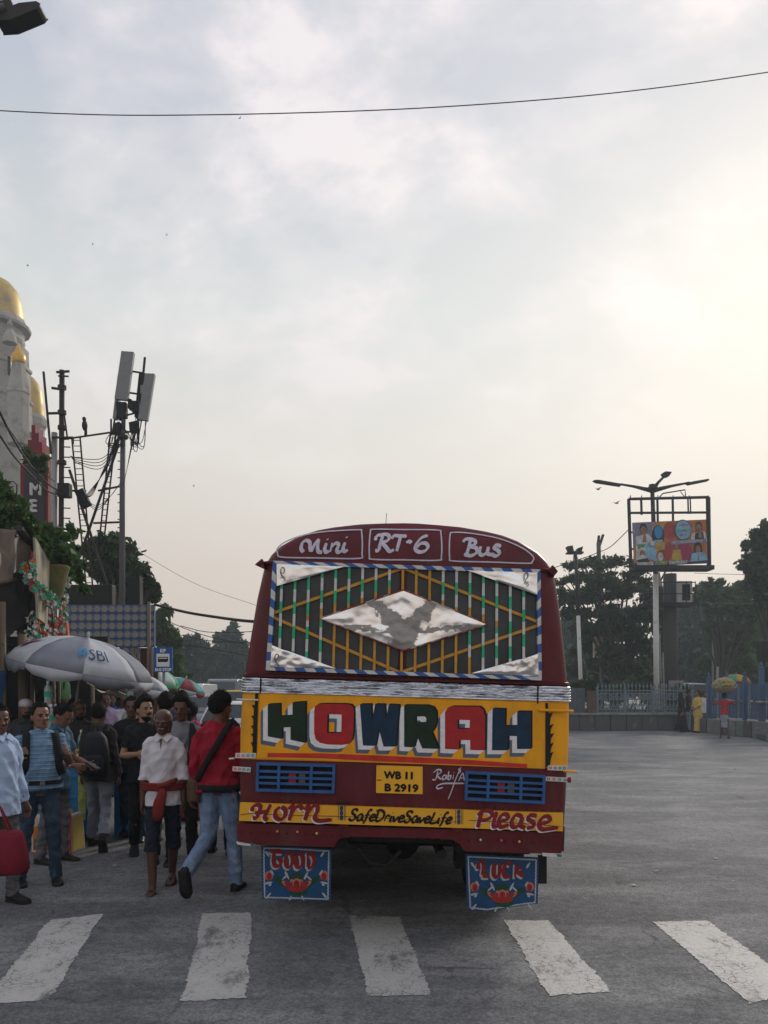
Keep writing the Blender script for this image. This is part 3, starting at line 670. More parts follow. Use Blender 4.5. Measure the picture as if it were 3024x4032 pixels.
ALPH = {'S': ([[(.58, .82), (.42, 1), (.16, .9), (.2, .62), (.42, .45), (.45, .15), (.2, -.02), (-.05, .15)]], .62), 'a': ([[(.45, .52), (.2, .55), (.02, .3), (.1, .02), (.3, .08), (.45, .5)], [(.46, .52), (.4, .1), (.56, .05)]], .56),
 'f': ([[(.54, .92), (.38, 1), (.24, .7), (.15, .1), (.0, -.28)], [(.02, .5), (.44, .54)]], .44), 'e': ([[(.05, .28), (.4, .38), (.35, .56), (.15, .52), (.04, .25), (.15, .02), (.44, .1)]], .48),
 'D': ([[(.14, .95), (.1, .5), (.02, .02)], [(-.04, .9), (.3, 1.0), (.62, .75), (.58, .3), (.3, .02), (.02, .02)]], .72), 'r': ([[(.1, .56), (.04, .0)], [(.07, .32), (.22, .54), (.42, .5)]], .42),
 'i': ([[(.12, .54), (.06, .1), (.2, .03)], [(.16, .76), (.18, .82)]], .26), 'v': ([[(.02, .54), (.13, .02), (.42, .52)]], .44), 'L': ([[(.24, 1), (.14, .5), (.02, .05), (.3, .0), (.56, .12)]], .56)}
mb = MB(); cx = 0; seq = 'SafeDriveSaveLife'; tot = sum(ALPH[c][1] for c in seq)
for c in seq:
    st_, w_ = ALPH[c]
    for q, s_ in enumerate(st_):
        pts = []
        for x, y in s_:
            u = (cx + x + .18 * y) / tot; pts.append((562 + u * 476, 683 + u * 17 - y * 52))
        stroke(mb, R2, pts, 14, .0315 + .0005 * q, wmin=.5)
    cx += w_
for x in (528, 1072):                                       # little brackets beside the motto
    y = 650 + (x - 528) * .033
    stroke(mb, R2, [(x - 14, y - 36), (x - 15, y + 32)], 4, .0315, wmin=1); stroke(mb, R2, [(x + 14, y - 36), (x + 13, y + 34)], 4, .0315, wmin=1); stroke(mb, R2, [(x + 20, y - 36), (x + 19, y + 34)], 3, .0315, wmin=1)
mb.build('motto_lettering', black_p, bump_)
mb = MB()
for x in (528, 1072):
    y = 650 + (x - 528) * .033
    for k in (-22, 0, 22): mb.poly([R2(x + 9 * math.cos(t), y + k + 13 * math.sin(t), .0318) for t in [i * math.pi / 5 for i in range(10)]])
mb.build('blue_ornament', mat('ornament_blue', (.02, .06, .14), .5), bump_)
mb = MB(); stroke(mb, R2, [(58, 658), (120, 652), (300, 660), (520, 665), (700, 672), (1060, 690)], 2.6, .0352, wmin=1); stroke(mb, R2, [(1115, 682), (1240, 690), (1400, 700), (1548, 712)], 2.6, .0352, wmin=1); mb.build('bumper_crack', black_p, bump_)
for x in (528, 1055):
    y = 700 + (x - 528) * .04; mb = MB(); mb.poly([R2(x - 18, y - 10, .024), R2(x + 34, y - 8, .024), R2(x + 34, y + 22, .024), R2(x - 8, y + 20, .024)], back=Vector((0, .02, 0))); mb.build('bumper_bracket', maroon_d, bus)
mb = MB(); mb.tube([R2(505, 602, .03), R2(570, 604, .03)], .006, 6); mb.build('bumper_clip', chassis, bus)
for (x, y), c in zip(((228, 737), (322, 740), (412, 747), (1175, 777), (1272, 780), (1355, 785)), ((.75, .22, .08), (.8, .16, .1), (.65, .55, .15), (.6, .58, .5), (.7, .08, .06), (.75, .45, .08))):
    mb = MB(); p = R2(x, y, .008); mb.lathe([(.0085, .0), (.0085, .006), (.004, .010)], p, 8, mtx=Euler((R(90), 0, 0)).to_matrix()); mb.build('reflector_stud', mat('stud_%d' % x, c, .3, var=.05), bus)
# bottom trims at the corners
for q, c in (([(38, 786), (125, 802), (122, 806), (60, 802), (40, 797)], 0), ([(1462, 838), (1555, 843), (1553, 860), (1464, 852)], 1)):
    mb = MB(); mb.poly([R2(x, y, .012) for x, y in q], back=Vector((0, .05, 0))); tq = mb.build('corner_trim', white_s, bus)
    xs = [p[0] for p in q]; xm = (min(xs) + max(xs)) / 2; y0 = sum(p[1] for p in q) / len(q)
    mb = MB(); mb.poly([R2(xm + 18, y0 - 6 - (1 - c) * 0, .0126), R2(max(xs) - 2, y0 - 4, .0126), R2(max(xs) - 3, y0 + 9, .0126), R2(xm + 25, y0 + 8, .0126)]); mb.build('trim_stripe', mat('trim_green', (.02, .17, .12), .5), tq)

# mud flaps
def ell(fn, cx, cy, rx, ry, a, off, n=10, pt=0):
    out = []
    for i in range(n):
        t = 2 * math.pi * i / n; x = rx * math.cos(t); y = ry * math.sin(t) * (1 - pt * (math.cos(t) + 1) / 2)
        out.append(fn(cx + x * math.cos(a) - y * math.sin(a), cy + x * math.sin(a) + y * math.cos(a), off))
    return out
def flap(fn, outline, ox, oy, word, curl):
    mb = MB(); mb.poly([fn(x, y, 0) for x, y in outline], back=Vector((0, .012, 0))); f = mb.build('mud_flap', flap_b, bus)
    mb = MB()                                               # scalloped white border
    L = outline; c0 = (sum(p[0] for p in L) / len(L), sum(p[1] for p in L) / len(L)); pts = []
    per = [(Vector((*L[i], 0)), Vector((*L[(i + 1) % len(L)], 0))) for i in range(len(L))]
    for a, b in per:
        n = max(1, int((b - a).length / 16))
        for k in range(n):
            p = a.lerp(b, k / n); p = p + (Vector((*c0, 0)) - p) * .075
            t = (b - a).normalized(); p = p + Vector((-t.y, t.x, 0)) * (3 if (len(pts) % 2) else -3); pts.append((p.x, p.y))
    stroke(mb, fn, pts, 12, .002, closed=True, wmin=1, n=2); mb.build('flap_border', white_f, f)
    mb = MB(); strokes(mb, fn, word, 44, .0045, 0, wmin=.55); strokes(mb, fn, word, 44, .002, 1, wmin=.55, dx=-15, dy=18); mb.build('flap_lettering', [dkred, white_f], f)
    mb = MB(); q = lambda x, y, rx, ry, a, o_, mi, pt=0: mb.poly(ell(fn, ox + x, oy + y, rx, ry, a, o_, 12, pt), mi=mi)
    q(0, -20, 75, 60, 0, .0020, 2); q(-150, 10, 80, 32, .6, .0021, 2); q(150, 10, 80, 32, -.6, .0022, 2); q(20, 110, 90, 40, 0, .0023, 2)
    for sx in (-1, 1):
        q(sx * 265, -48, 40, 46, 0, .0030, 1); q(sx * 262, -40, 26, 38, 0, .0034, 0)
        q(sx * 235, -80, 30, 12, -sx * 1.0, .0032, 3, .6); q(sx * 268, 22, 40, 13, sx * .2, .0032, 3, .4); q(sx * 255, 40, 16, 10, sx * .6, .0033, 3)
        q(sx * 92, -50, 46, 15, -sx * 1.1, .0032, 3, .6); q(sx * 115, -30, 40, 12, sx * -2.4, .0033, 3, .6)
        q(sx * 82, 42, 70, 24, -sx * .55, .0036, 1); q(sx * 70, 50, 62, 24, -sx * .75, .0040, 0); q(sx * 32, 40, 58, 28, sx * -1.25, .0044, 1); q(sx * 30, 55, 52, 28, sx * -1.2, .0048, 0)
        q(sx * 60, 168, 28, 11, sx * 1.1, .0032, 3, .5); q(sx * 270, 145, 38, 13, -sx * -.9, .0032, 3, .5); q(sx * (250 if sx > 0 else 280), -255, 34, 14, -sx * 1.0, .0032, 3, .5)
    q(0, 60, 105, 48, 0, .0052, 0); q(0, 22, 40, 46, 0, .0056, 1); q(0, 34, 30, 40, 0, .0060, 0); q(0, 20, 9, 20, 0, .0064, 4)
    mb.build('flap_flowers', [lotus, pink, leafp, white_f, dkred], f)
GOOD = [[(478, 548), (400, 552), (384, 620), (398, 676), (440, 676), (456, 630), (424, 622)], [(352, 545), (420, 535), (470, 545)], [(535, 548), (502, 600), (505, 668), (535, 690), (565, 650), (562, 580), (535, 548)],
        [(635, 552), (600, 604), (604, 674), (632, 694), (664, 655), (660, 585), (635, 552)], [(715, 560), (712, 690)], [(700, 556), (758, 572), (776, 630), (752, 690), (712, 698)]]
LUCK = [[(694, 712), (690, 668), (712, 640), (738, 650), (742, 700), (732, 772)], [(732, 772), (765, 780), (800, 778)], [(842, 650), (835, 745), (862, 788), (893, 752), (897, 650)], [(1005, 668), (962, 652), (935, 715), (948, 782), (1004, 780)], [(1050, 650), (1044, 790)], [(1112, 690), (1056, 722), (1128, 782)]]
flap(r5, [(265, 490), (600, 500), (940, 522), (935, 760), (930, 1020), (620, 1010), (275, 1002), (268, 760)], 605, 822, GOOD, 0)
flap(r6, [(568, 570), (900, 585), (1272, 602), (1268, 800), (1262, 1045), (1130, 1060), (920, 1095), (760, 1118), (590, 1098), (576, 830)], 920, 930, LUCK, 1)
mb = MB(); mb.poly([r6(1275, 590, -.03), r6(1358, 595, -.03), r6(1358, 870, -.03)] + [r6(1358 - 10 * k, 870 - 12 * (k % 2), -.03) for k in range(1, 8)] + [r6(1275, 870, -.03)], back=Vector((0, .02, 0))); mb.build('flap_backing', rubber, bus)
# running gear
for yy, dual in ((YB + 1.6, True), (YB + 4.9, False)):
    for s_ in (-1, 1):
        zc = .40 - s_ * -TH * .95 * 1.0
        for k in ((0, 1) if dual else (0,)):
            xx = X0 + s_ * (.95 - .25 * k)
            mb = MB(); mb.lathe([(.24, -.10), (.36, -.105), (.395, -.085), (.40, -.04), (.40, .04), (.395, .085), (.36, .105), (.24, .10)], (xx, yy, zc), 28, mtx=Euler((0, R(90), 0)).to_matrix()); t = mb.build('wheel', rubber, bus, smooth='auto')
            mb = MB(); mb.lathe([(.05, -.07), (.23, -.06), (.245, .0), (.23, .06), (.05, .07)], (xx, yy, zc), 18, mtx=Euler((0, R(90), 0)).to_matrix()); mb.build('wheel_rim', chassis, t, smooth='auto')
    mb = MB(); mb.tube([(X0 - .95, yy, .42), (X0 + .95, yy, .42)], .06, 10); mb.ball((X0 + .05, yy, .42), (.16, .17, .18)); mb.build('axle', chassis, bus, smooth='auto')
mb = MB()
for s_ in (-1, 1): mb.mm((X0 + s_ * .42 - .05, YB + .15, .62), (X0 + s_ * .42 + .05, YEND - .2, .78))
mb.mm((X0 - .42, YB + .2, .66), (X0 + .42, YB + .3, .74)); mb.build('chassis_frame', chassis, bus)
mb = MB()
for s_ in (-1, 1): mb.tube([(X0 + s_ * .60, YB + .75, .62), (X0 + s_ * .60, YB + 1.3, .47), (X0 + s_ * .6, YB + 1.9, .47), (X0 + s_ * .6, YB + 2.4, .62)], .035, 8)
mb.tube([(X0 + .28, YB + .12, .60), (X0 + .28, YB + .8, .56), (X0 - .1, YB + 2.2, .5)], .035, 8); mb.tube([(X0 - .3, YB + .2, .62), (X0 - .22, YB + .2, .52), (X0 - .1, YB + .2, .50), (X0 + .0, YB + .2, .60)], .015, 6); mb.build('leaf_spring_and_exhaust', chassis, bus)
for nm, a, b_ in (('cross_member', (-.9, .95, .55), (-.25, 1.02, .80)), ('cross_member', (.25, .95, .55), (.9, 1.02, .80)), ('fuel_tank', (-.85, 2.4, .34), (-.25, 3.5, .66)), ('gearbox', (-.18, 2.6, .36), (.22, 3.6, .66)), ('battery_box', (.35, 2.4, .36), (.9, 3.3, .66)), ('tow_bracket', (.40, .4, .44), (.56, .55, .66)), ('engine_sump', (-.35, 4.4, .30), (.35, 5.6, .66)), ('floor_pan', (-1.05, .1, .79), (1.05, 6.2, .82)), ('front_bumper', (-1.05, 6.25, .35), (1.05, 6.32, .80))):  # cross members and fuel tank added to darken the ground below
    mb = MB(); mb.mm((X0 + a[0], YB + a[1], a[2]), (X0 + b_[0], YB + b_[1], b_[2])); mb.build(nm, chassis, bus, bevel=.01)
for s_ in (-1, 1):
    mb = MB(); mb.loft([[Vector((X0 + s_ * x, YB + 1.6 + .52 * math.cos(t), .42 + .46 * math.sin(t))) for t in [math.pi * (j / 12) for j in range(13)]] for x in (.50, 1.07)], closed=False, cap=False); mb.build('wheel_arch', chassis, bus)  # unseen mudguards, added to block light beneath the floor
# rivets along the panel seams
riv = mat('painted_rivet', (.085, .012, .015), .5); rp_ = None
for (x0, y0), (x1, y1), n_ in (((240, 783), (1370, 828), 34), ((60, 590), (1545, 640), 40), ((60, 742), (1545, 792), 36)):
    for i in range(n_):
        p = (R1 if y0 > 780 else R2)(x0 + (x1 - x0) * i / (n_ - 1), y0 + (y1 - y0) * i / (n_ - 1) - (18 if y0 > 780 else 0), .004)
        if rp_ is None: mb = MB(); mb.lathe([(.007, .0), (.006, .004), (.002, .006)], p, 7, mtx=Euler((R(90), 0, 0)).to_matrix()); rp_ = mb.build('rivet', riv, bus); r0_ = p
        else: inst(rp_, bus, p - r0_)
# side windows along both flanks
for s_ in (-1, 1):
    for k in range(5):
        y0 = YB + .45 + k * 1.1; mb = MB()
        q = [(y0, 1.86), (y0 + .95, 1.86), (y0 + .95, 2.44), (y0, 2.44)]
        mb.add([(X0 + s_ * (hwid(z) + .006), y, z) for y, z in q], [(0, 1, 2, 3)]); sw = mb.build('side_window', glass, bus)
        mb = MB(); P = [Vector((X0 + s_ * (hwid(z) + .010), y, z)) for y, z in q]
        for i in range(4): mb.tube([P[i], P[(i + 1) % 4]], .018, 6)
        mb.build('side_window_frame', ochre, sw)
# ================================================================= PEOPLE
def remesh(mb, vox, smooth_it=4):
    """union of the shapes in mb as one continuous skin: numpy verts, faces"""
    me = bpy.data.meshes.new('tmp'); me.from_pydata(mb.v, [], mb.f); me.update()
    o = bpy.data.objects.new('tmp', me); COL.objects.link(o)
    m = o.modifiers.new('r', 'REMESH'); m.mode = 'VOXEL'; m.voxel_size = vox
    if smooth_it:
        q = o.modifiers.new('s', 'SMOOTH'); q.factor = .5; q.iterations = smooth_it
    dg = bpy.context.evaluated_depsgraph_get(); ev = o.evaluated_get(dg); m2 = ev.to_mesh()
    v = np.empty(len(m2.vertices) * 3, 'f'); m2.vertices.foreach_get('co', v); v = v.reshape(-1, 3)
    nr = np.empty(len(m2.vertices) * 3, 'f'); m2.vertex_normals.foreach_get('vector', nr); nr = nr.reshape(-1, 3)
    f = [tuple(p.vertices) for p in m2.polygons]
    ev.to_mesh_clear(); bpy.data.objects.remove(o); bpy.data.meshes.remove(me)
    return v.astype('d'), nr.astype('d'), f
def folds(v, nr, amp, seed, kz=1.0, sc=9.0):
    rs = np.random.RandomState(seed); d = np.zeros(len(v)); x = v * 1.0
    for o_ in range(7):
        k = rs.normal(size=3) * sc * (1.0 + .45 * o_); k[2] *= kz
        w = rs.normal(size=3) * sc * .5
        ph = rs.uniform(0, 6.28)
        s_ = np.sin(x @ k + ph + 1.6 * np.sin(x @ w + ph * 2))
        d += (1 - np.abs(s_) * 2) / (1 + .35 * o_)
    return v + nr * (d * amp / 2.2)[:, None]
def obj_from(name, v, f, m, parent, extra=None, smooth=True):
    mb = MB(); mb.v = [tuple(p) for p in v]; mb.f = list(f); mb.m = [0] * len(mb.f)
    me = bpy.data.meshes.new(name); o = bpy.data.objects.new(name, me); COL.objects.link(o); o.parent = parent
    if extra: mb.add(extra.v, extra.f, 0)
    me.from_pydata(mb.v, [], mb.f); me.materials.append(m)
    me.polygons.foreach_set('use_smooth', [smooth] * len(me.polygons)); me.update(); return o
def ell_ring(c, rx, ry, n=16, t=Vector((0, 0, 1)), front=Vector((0, -1, 0))):
    t = t.normalized(); x = front.cross(t); x.normalize(); y = t.cross(x); c = Vector(c)
    return [c + x * rx * math.cos(2 * math.pi * j / n) + y * ry * math.sin(2 * math.pi * j / n) for j in range(n)]
def dirv(side, f, a):
    f, a = R(f), R(a); return Vector((side * math.sin(a) * math.cos(f * 0), -math.sin(f) * math.cos(a), -math.cos(f) * math.cos(a)))
def hand(mb, wrist, d, out, s, curl=25, thumb=40):
    """palm, four unequal bent fingers, thumb leaving the side of the palm; d = along the hand, out = direction of the back of the hand, thumb side = d x out"""
    d = d.normalized(); out = (out - d * out.dot(d)).normalized(); lat = d.cross(out)
    P = [(0, .028, .020), (.035, .036, .017), (.075, .041, .015), (.092, .037, .012)]
    mb.loft([[wrist + d * a * s + lat * (rx * s * math.cos(2 * math.pi * j / 10)) + out * (ry * s * math.sin(2 * math.pi * j / 10)) for j in range(10)] for a, rx, ry in P])
    for k, (lx, ln) in enumerate(((.029, .068), (.010, .078), (-.010, .073), (-.028, .056))):
        p = wrist + d * .085 * s + lat * lx * s; dd = d.copy(); pts = [p - d * .02 * s, p]; c = R(curl * (1 + .12 * k)); ax = lat
        for q in range(3):
            dd = Matrix.Rotation(-c * (.7 if q == 0 else 1.0), 3, ax) @ dd if (Matrix.Rotation(-.1, 3, ax) @ d).dot(out) < 0 else Matrix.Rotation(c * (.7 if q == 0 else 1.0), 3, ax) @ dd
            p = p + dd * ln * s * (.42, .33, .25)[q]; pts.append(p)
        mb.tube(pts, [.0095 * s, .0095 * s, .0088 * s, .008 * s, .0055 * s], 7)
    p = wrist + d * .022 * s + lat * .026 * s; dd = (d * .75 + lat * .75 - out * .25).normalized(); pts = [p - lat * .012 * s, p]
    for q, ln in enumerate((.036, .030, .022)):
        p = p + dd * ln * s; pts.append(p); dd = (dd + d * .45 - out * .25).normalized()
    mb.tube(pts, [.013 * s, .0125 * s, .011 * s, .0095 * s, .006 * s], 7)

SKIN = {}
def skin_mat(k):
    c = {'m': (.20, .098, .060), 'd': (.115, .055, .036), 'l': (.30, .165, .105), 'dd': (.080, .038, .026)}[k]
    return mat('skin_' + k, c, .48, var=.12, scale=30, bump=.12, bscale=160, spec=.4)
hair_m = mat('black_hair', (.007, .006, .006), .8, spec=.15, var=.3, scale=60, bump=.6, bscale=140, stretch=(1, 1, .3))
grey_h = mat('grey_hair', (.22, .21, .20), .6, var=.3, scale=60, bump=.5, bscale=140)
eye_w = mat('eye_white', (.22, .20, .18), .5, var=.03); eye_d = mat('dark_iris', (.012, .008, .006), .15, var=.05)
lip_m = mat('brown_lips', (.14, .05, .042), .45, var=.1)
sole_m = mat('dark_sole', (.02, .019, .018), .8, var=.3, scale=30, bump=.6, bscale=70)
def cloth(name, c, rough=.85, **k):
    k.setdefault('var', .14); k.setdefault('scale', 14); k.setdefault('bump', .25); k.setdefault('bscale', 160)
    return mat(name, c, rough, **k)

def person(label, px, py, h, rot, skin='m', hair='short', shirt=None, trousers=None, shoe=None, arms=(((6, 8), (14, 4)), ((6, 8), (14, 4))), legs=(((0, 3), (0, 2)), ((0, 3), (0, 2))),
           feet=(0, 0), lean=0, head=(0, 0), vox=.010, belly=0.0, sleeve='short', hem=.80, collar=True, hood=0, group=None, pos=None, moustache=None, long_cloth=None, shorts=False, bare=False, width=1.0, curls=(25, 25), handout=(None, None), hem_m=None, Z0=0.0, seed=None, twist=0, loose=1.0, cuff=0):
    width *= .87
    s = h / 1.70; sd = seed if seed is not None else int(px * 7 + py) % 9973
    p = GRD(px, py) if pos is None else Vector((*pos, 0))
    root = empty('person', (p.x, p.y, Z0), label, 'person', group); root.rotation_euler = (0, 0, R(rot))
    Rl = Matrix.Rotation(R(lean), 3, 'X'); Rt = Matrix.Rotation(R(twist), 3, 'Z')
    piv = Vector((0, 0, .93))
    def T(v): return Rl @ (Rt @ (Vector(v) - piv)) + piv
    # legs
    joints = []
    for i, sg in enumerate((1, -1)):           # person's left (+x), then right
        hip = Vector((sg * .085 * width, 0, .90)); d1 = dirv(sg, *legs[i][0]); d2 = dirv(sg, *legs[i][1])
        knee = hip + d1 * .425; ank = knee + d2 * .415; joints.append((hip, knee, ank, d1, d2))
    low = 9
    for i, (hip, knee, ank, d1, d2) in enumerate(joints):
        a = R(feet[i]); toe = Vector((0, -math.cos(a), -math.sin(a))); dn = Vector((0, math.sin(a), -math.cos(a)))
        heel = ank + dn * .075 - toe * .05; ball = ank + dn * .075 + toe * .16
        low = min(low, heel.z, ball.z)
    dz = Vector((0, 0, -low))
    U = lambda v: (Vector(v) + dz) * s
    hd = head; Rh = Rl @ Rt @ Matrix.Rotation(R(hd[0]), 3, 'Z') @ Matrix.Rotation(R(hd[1]), 3, 'X')
    neck0 = Vector((0, .006, 1.488)); 
    def HD(v): return U(T(neck0) + Rh @ ((Vector(v) - Vector((0, .012, .01))) * 1.06))     # head frame: chin at z=0, front -y
    body = MB(); n = 18
    w = width
    tor = [(.84, .10, .08, 0), (.92, .125, .09, .005), (1.00, .12, .085, 0), (1.10, .115, .08, 0), (1.20, .125, .085, 0), (1.32, .135, .085, .005), (1.38, .105, .065, .012), (1.43, .066, .056, .012), (1.48, .056, .054, .012)]
    def bel(z): return belly * math.exp(-((z - 1.08) / .13) ** 2)
    body.loft([[U(T(q)) for q in ell_ring((0, y - bel(z) * .6, z), rx * w + bel(z) * .4, ry + bel(z) * .6, n)] for z, rx, ry, y in tor])
    body.tube([U(T((0, .012, 1.43))), HD((0, .012, .0)), HD((0, .012, .06))], [.066 * s, .056 * s, .055 * s], 14)
    hr = [(-.004, .012, -.058, .012), (.006, .026, -.052, .030), (.022, .045, -.036, .048), (.05, .056, -.016, .068), (.08, .064, -.005, .081), (.11, .070, .0, .089), (.14, .074, .005, .094), (.17, .073, .008, .092), (.198, .060, .010, .077), (.215, .038, .010, .050), (.224, .012, .010, .016)]
    body.loft([[HD(q) for q in ell_ring((0, y, z), rx, ry, 18)] for z, rx, y, ry in hr])
    nz_ = [(.122, .0085, .010, -.088), (.104, .0105, .014, -.094), (.088, .015, .018, -.099), (.078, .018, .015, -.098), (.072, .010, .008, -.092)]
    body.loft([[HD(q) for q in ell_ring((0, y, z), rx, ry, 10)] for z, rx, ry, y in nz_])
    for sx in (-1, 1):
        body.ball(HD((sx * .075, .012, .098)), (.010 * s, .019 * s, .030 * s), 8, 6)
        body.ball(HD((sx * .030, -.083, .128)), (.024 * s, .010 * s, .008 * s), 8, 5)
        body.ball(HD((sx * .036, -.068, .088)), (.020 * s, .014 * s, .014 * s), 8, 5)
    body.ball(HD((0, -.082, .054)), (.022 * s, .010 * s, .010 * s), 8, 5); body.ball(HD((0, -.072, .018)), (.020 * s, .014 * s, .013 * s), 8, 5)
    wr = []
    for i, sg in enumerate((1, -1)):
        sh = Vector((sg * .170 * w, .01, 1.372)); d1 = Rl @ Rt @ dirv(sg, *arms[i][0]); d2 = Rl @ Rt @ dirv(sg, *arms[i][1])
        sh = T(sh); el = sh + d1 * .285; wt = el + d2 * .25; wr.append((sh, el, wt, d1, d2, sg))
        body.tube([U(T((sg * .09, .01, 1.385))), U(sh), U(sh + d1 * .12), U(el), U(el + d2 * .08), U(wt), U(wt + d2 * .02)], [q_ * s * (.78 if sleeve == 'long' and q_ > .028 else 1) for q_ in (.035, .042, .042, .037, .039, .027, .024)], 12)
    for i, (hip, knee, ank, d1, d2) in enumerate(joints):
        body.tube([U(hip + Vector((0, 0, .05))), U(hip), U(hip + d1 * .2), U(knee), U(knee + d2 * .12), U(ank), U(ank + d2 * .03)], [.07 * s, .072 * s, .064 * s, .054 * s, .054 * s, .036 * s, .034 * s], 12)
        a = R(feet[i]); toe = Vector((0, -math.cos(a), -math.sin(a))); dn = Vector((0, math.sin(a), -math.cos(a)))
        fx = Vector((1, 0, 0))
        sec = [(-.055, .022, .030, .045), (-.02, .033, .040, .038), (.05, .038, .030, .048), (.11, .044, .018, .060), (.155, .042, .013, .064), (.185, .022, .009, .068)]
        body.loft([[U(ank + toe * q + dn * dd + fx * rx * math.cos(2 * math.pi * j / 10) + dn * ry * math.sin(2 * math.pi * j / 10)) for j in range(10)] for q, rx, ry, dd in sec])
        if not bare:
            sm = MB(); k = 1.18
            sm.loft([[U(ank + toe * q * 1.06 + dn * (dd - .004) + fx * (rx + .009) * math.cos(2 * math.pi * j / 12) + dn * (ry + .010) * math.sin(2 * math.pi * j / 12)) for j in range(12)] for q, rx, ry, dd in sec])
            sole = [(-.068, .02), (-.055, .036), (.0, .042), (.06, .043), (.12, .052), (.165, .048), (.195, .030), (.204, .012)]
            pts_t = []; 
            for q, rx in sole: pts_t.append((q, rx))
            so = MB(); rings = []
            for q, rx in pts_t:
                c = ank + toe * q + dn * .066
                rings.append([U(c + fx * rx), U(c - fx * rx), U(c - fx * rx + dn * .020), U(c + fx * rx + dn * .020)])
            so.loft(rings)
            o = obj_from('shoe', sm.v, sm.f, shoe or sole_m, root); obj_from('sole', so.v, so.f, sole_m, o)
        else:
            so = MB(); rings = []
            for q, rx in ((-.06, .03), (0, .04), (.1, .05), (.16, .048), (.195, .025)):
                c = ank + toe * q + dn * .078; rings.append([U(c + fx * rx), U(c - fx * rx), U(c - fx * rx + dn * .012), U(c + fx * rx + dn * .012)])
            so.loft(rings); c = ank + toe * .10 + dn * .05
            so.tube([U(c + fx * .05 + dn * .03 - toe * .03), U(c - dn * .018 + toe * .02), U(c - fx * .05 + dn * .03 - toe * .03)], .009 * s, 6, flat=.6)
            obj_from('sandal', so.v, so.f, sole_m, root)
    v, nr, f = remesh(body, vox * s, 3)
    # eye sockets
    for sx in (-1, 1):
        c = np.array(HD((sx * .031, -.080, .111))); d = np.linalg.norm(v - c, axis=1); wgt = np.exp(-(d / (.016 * s)) ** 2) * .009 * s
        v += wgt[:, None] * np.array(Rh @ Vector((0, 1, 0)))
    ex = MB()
    for i, (sh, el, wt, d1, d2, sg) in enumerate(wr):
        out = handout[i] or Vector((sg, 0, 0)) 
        hd_ = d2
        hand(ex, U(wt), hd_, Rl @ Rt @ Vector(out), s, curls[i])
    obj_from('body', v, f, skin_mat(skin), root, ex)
    ew = MB(); ei = MB()
    for sx in (-1, 1):
        e_ = MB(); e_.ball(HD((sx * .031, -.0785, .111)), (.0125 * s, .008 * s, .0058 * s), 8, 6); eo = obj_from('eye', e_.v, e_.f, eye_w, root)
        e_ = MB(); e_.ball(HD((sx * .031, -.0855, .111)), (.006 * s, .0035 * s, .0065 * s), 7, 5); obj_from('iris', e_.v, e_.f, eye_d, eo)
    lm = MB(); lm.ball(HD((0, -.0895, .0565)), (.021 * s, .006 * s, .0032 * s), 8, 4); lm.ball(HD((0, -.0885, .0475)), (.018 * s, .006 * s, .0045 * s), 8, 4); obj_from('lips', lm.v, lm.f, lip_m, root)
    # hair
    hm = grey_h if hair.startswith('grey') else hair_m
    style = hair.replace('grey_', ''); rs = random.Random(sd)
    hb = MB()
    if style != 'none':
        for sx in (-1, 1): hb.tube([HD((sx * .012, -.0955, .126)), HD((sx * .030, -.0955, .132)), HD((sx * .050, -.080, .126))], [.0035 * s, .0048 * s, .0025 * s], 6)
        N, Mh = 40, 18; rings = []; c0 = Vector((0, .010, .125))
        th = {'short': .015, 'tall': .018, 'bald': .009, 'long': .020, 'curly': .019}.get(style, .016)
        for i in range(Mh + 1):
            ring = []
            for j in range(N):
                az = 2 * math.pi * j / N; fr = -math.sin(az)          # fr=1 at the front (-y)
                tm = {'bald': 1.62, 'long': 2.35}.get(style, 1.95)
                if fr > 0: tm = tm + ((.98 if style != 'tall' else 1.02) - tm) * min(1, max(0, (fr - .25) / .45))
                else: tm = tm + .42 * min(1, -fr * 1.3)
                if abs(fr) < .35 and style in ('short', 'tall', 'curly'): tm = 1.72 - .25 * max(0, fr) + 1.3 * max(0, -fr)
                t0 = 0.0
                if style == 'bald': t0 = 1.02 if fr < .3 else 1.5; tm = max(tm, t0 + .02) if fr < .3 else 1.52
                t = t0 + (tm - t0) * i / Mh; tt = min(t, 2.9)
                r = Vector((.0745, .095, .1025)); dirp = Vector((math.sin(tt) * math.cos(az), math.sin(tt) * math.sin(az), math.cos(tt)))
                edge = min(1, (Mh - i) / 3.0) * (min(1, i / 2) if style == 'bald' else 1)
                kk = noise.noise(dirp * (7 if style != 'curly' else 11) + Vector((sd * .37, 0, 0))) ; k2 = noise.noise(dirp * 22 + Vector((0, sd * .2, 0)))
                tk = th * edge * (1 + .55 * kk + .45 * k2) * (1 - .45 * min(1, max(0, (tt - 1.1)) / .9)) - .004 * (1 - edge)
                if style == 'tall': tk += .022 * edge * max(0, math.cos(tt)) * max(0, fr + .5)
                q = Vector((dirp.x * (r.x + tk), dirp.y * (r.y + tk), dirp.z * (r.z + tk))) + c0
                ring.append(HD(q))
            rings.append(ring)
        hb.loft(rings, cap=(style != 'bald'))
        if style == 'long':
            hb.tube([HD((0, .085, .14)), HD((0, .105, .06)), HD((.0, .10, -.05)), HD((0, .085, -.22))], [.062 * s, .07 * s, .058 * s, .02 * s], 12, flat=.7)
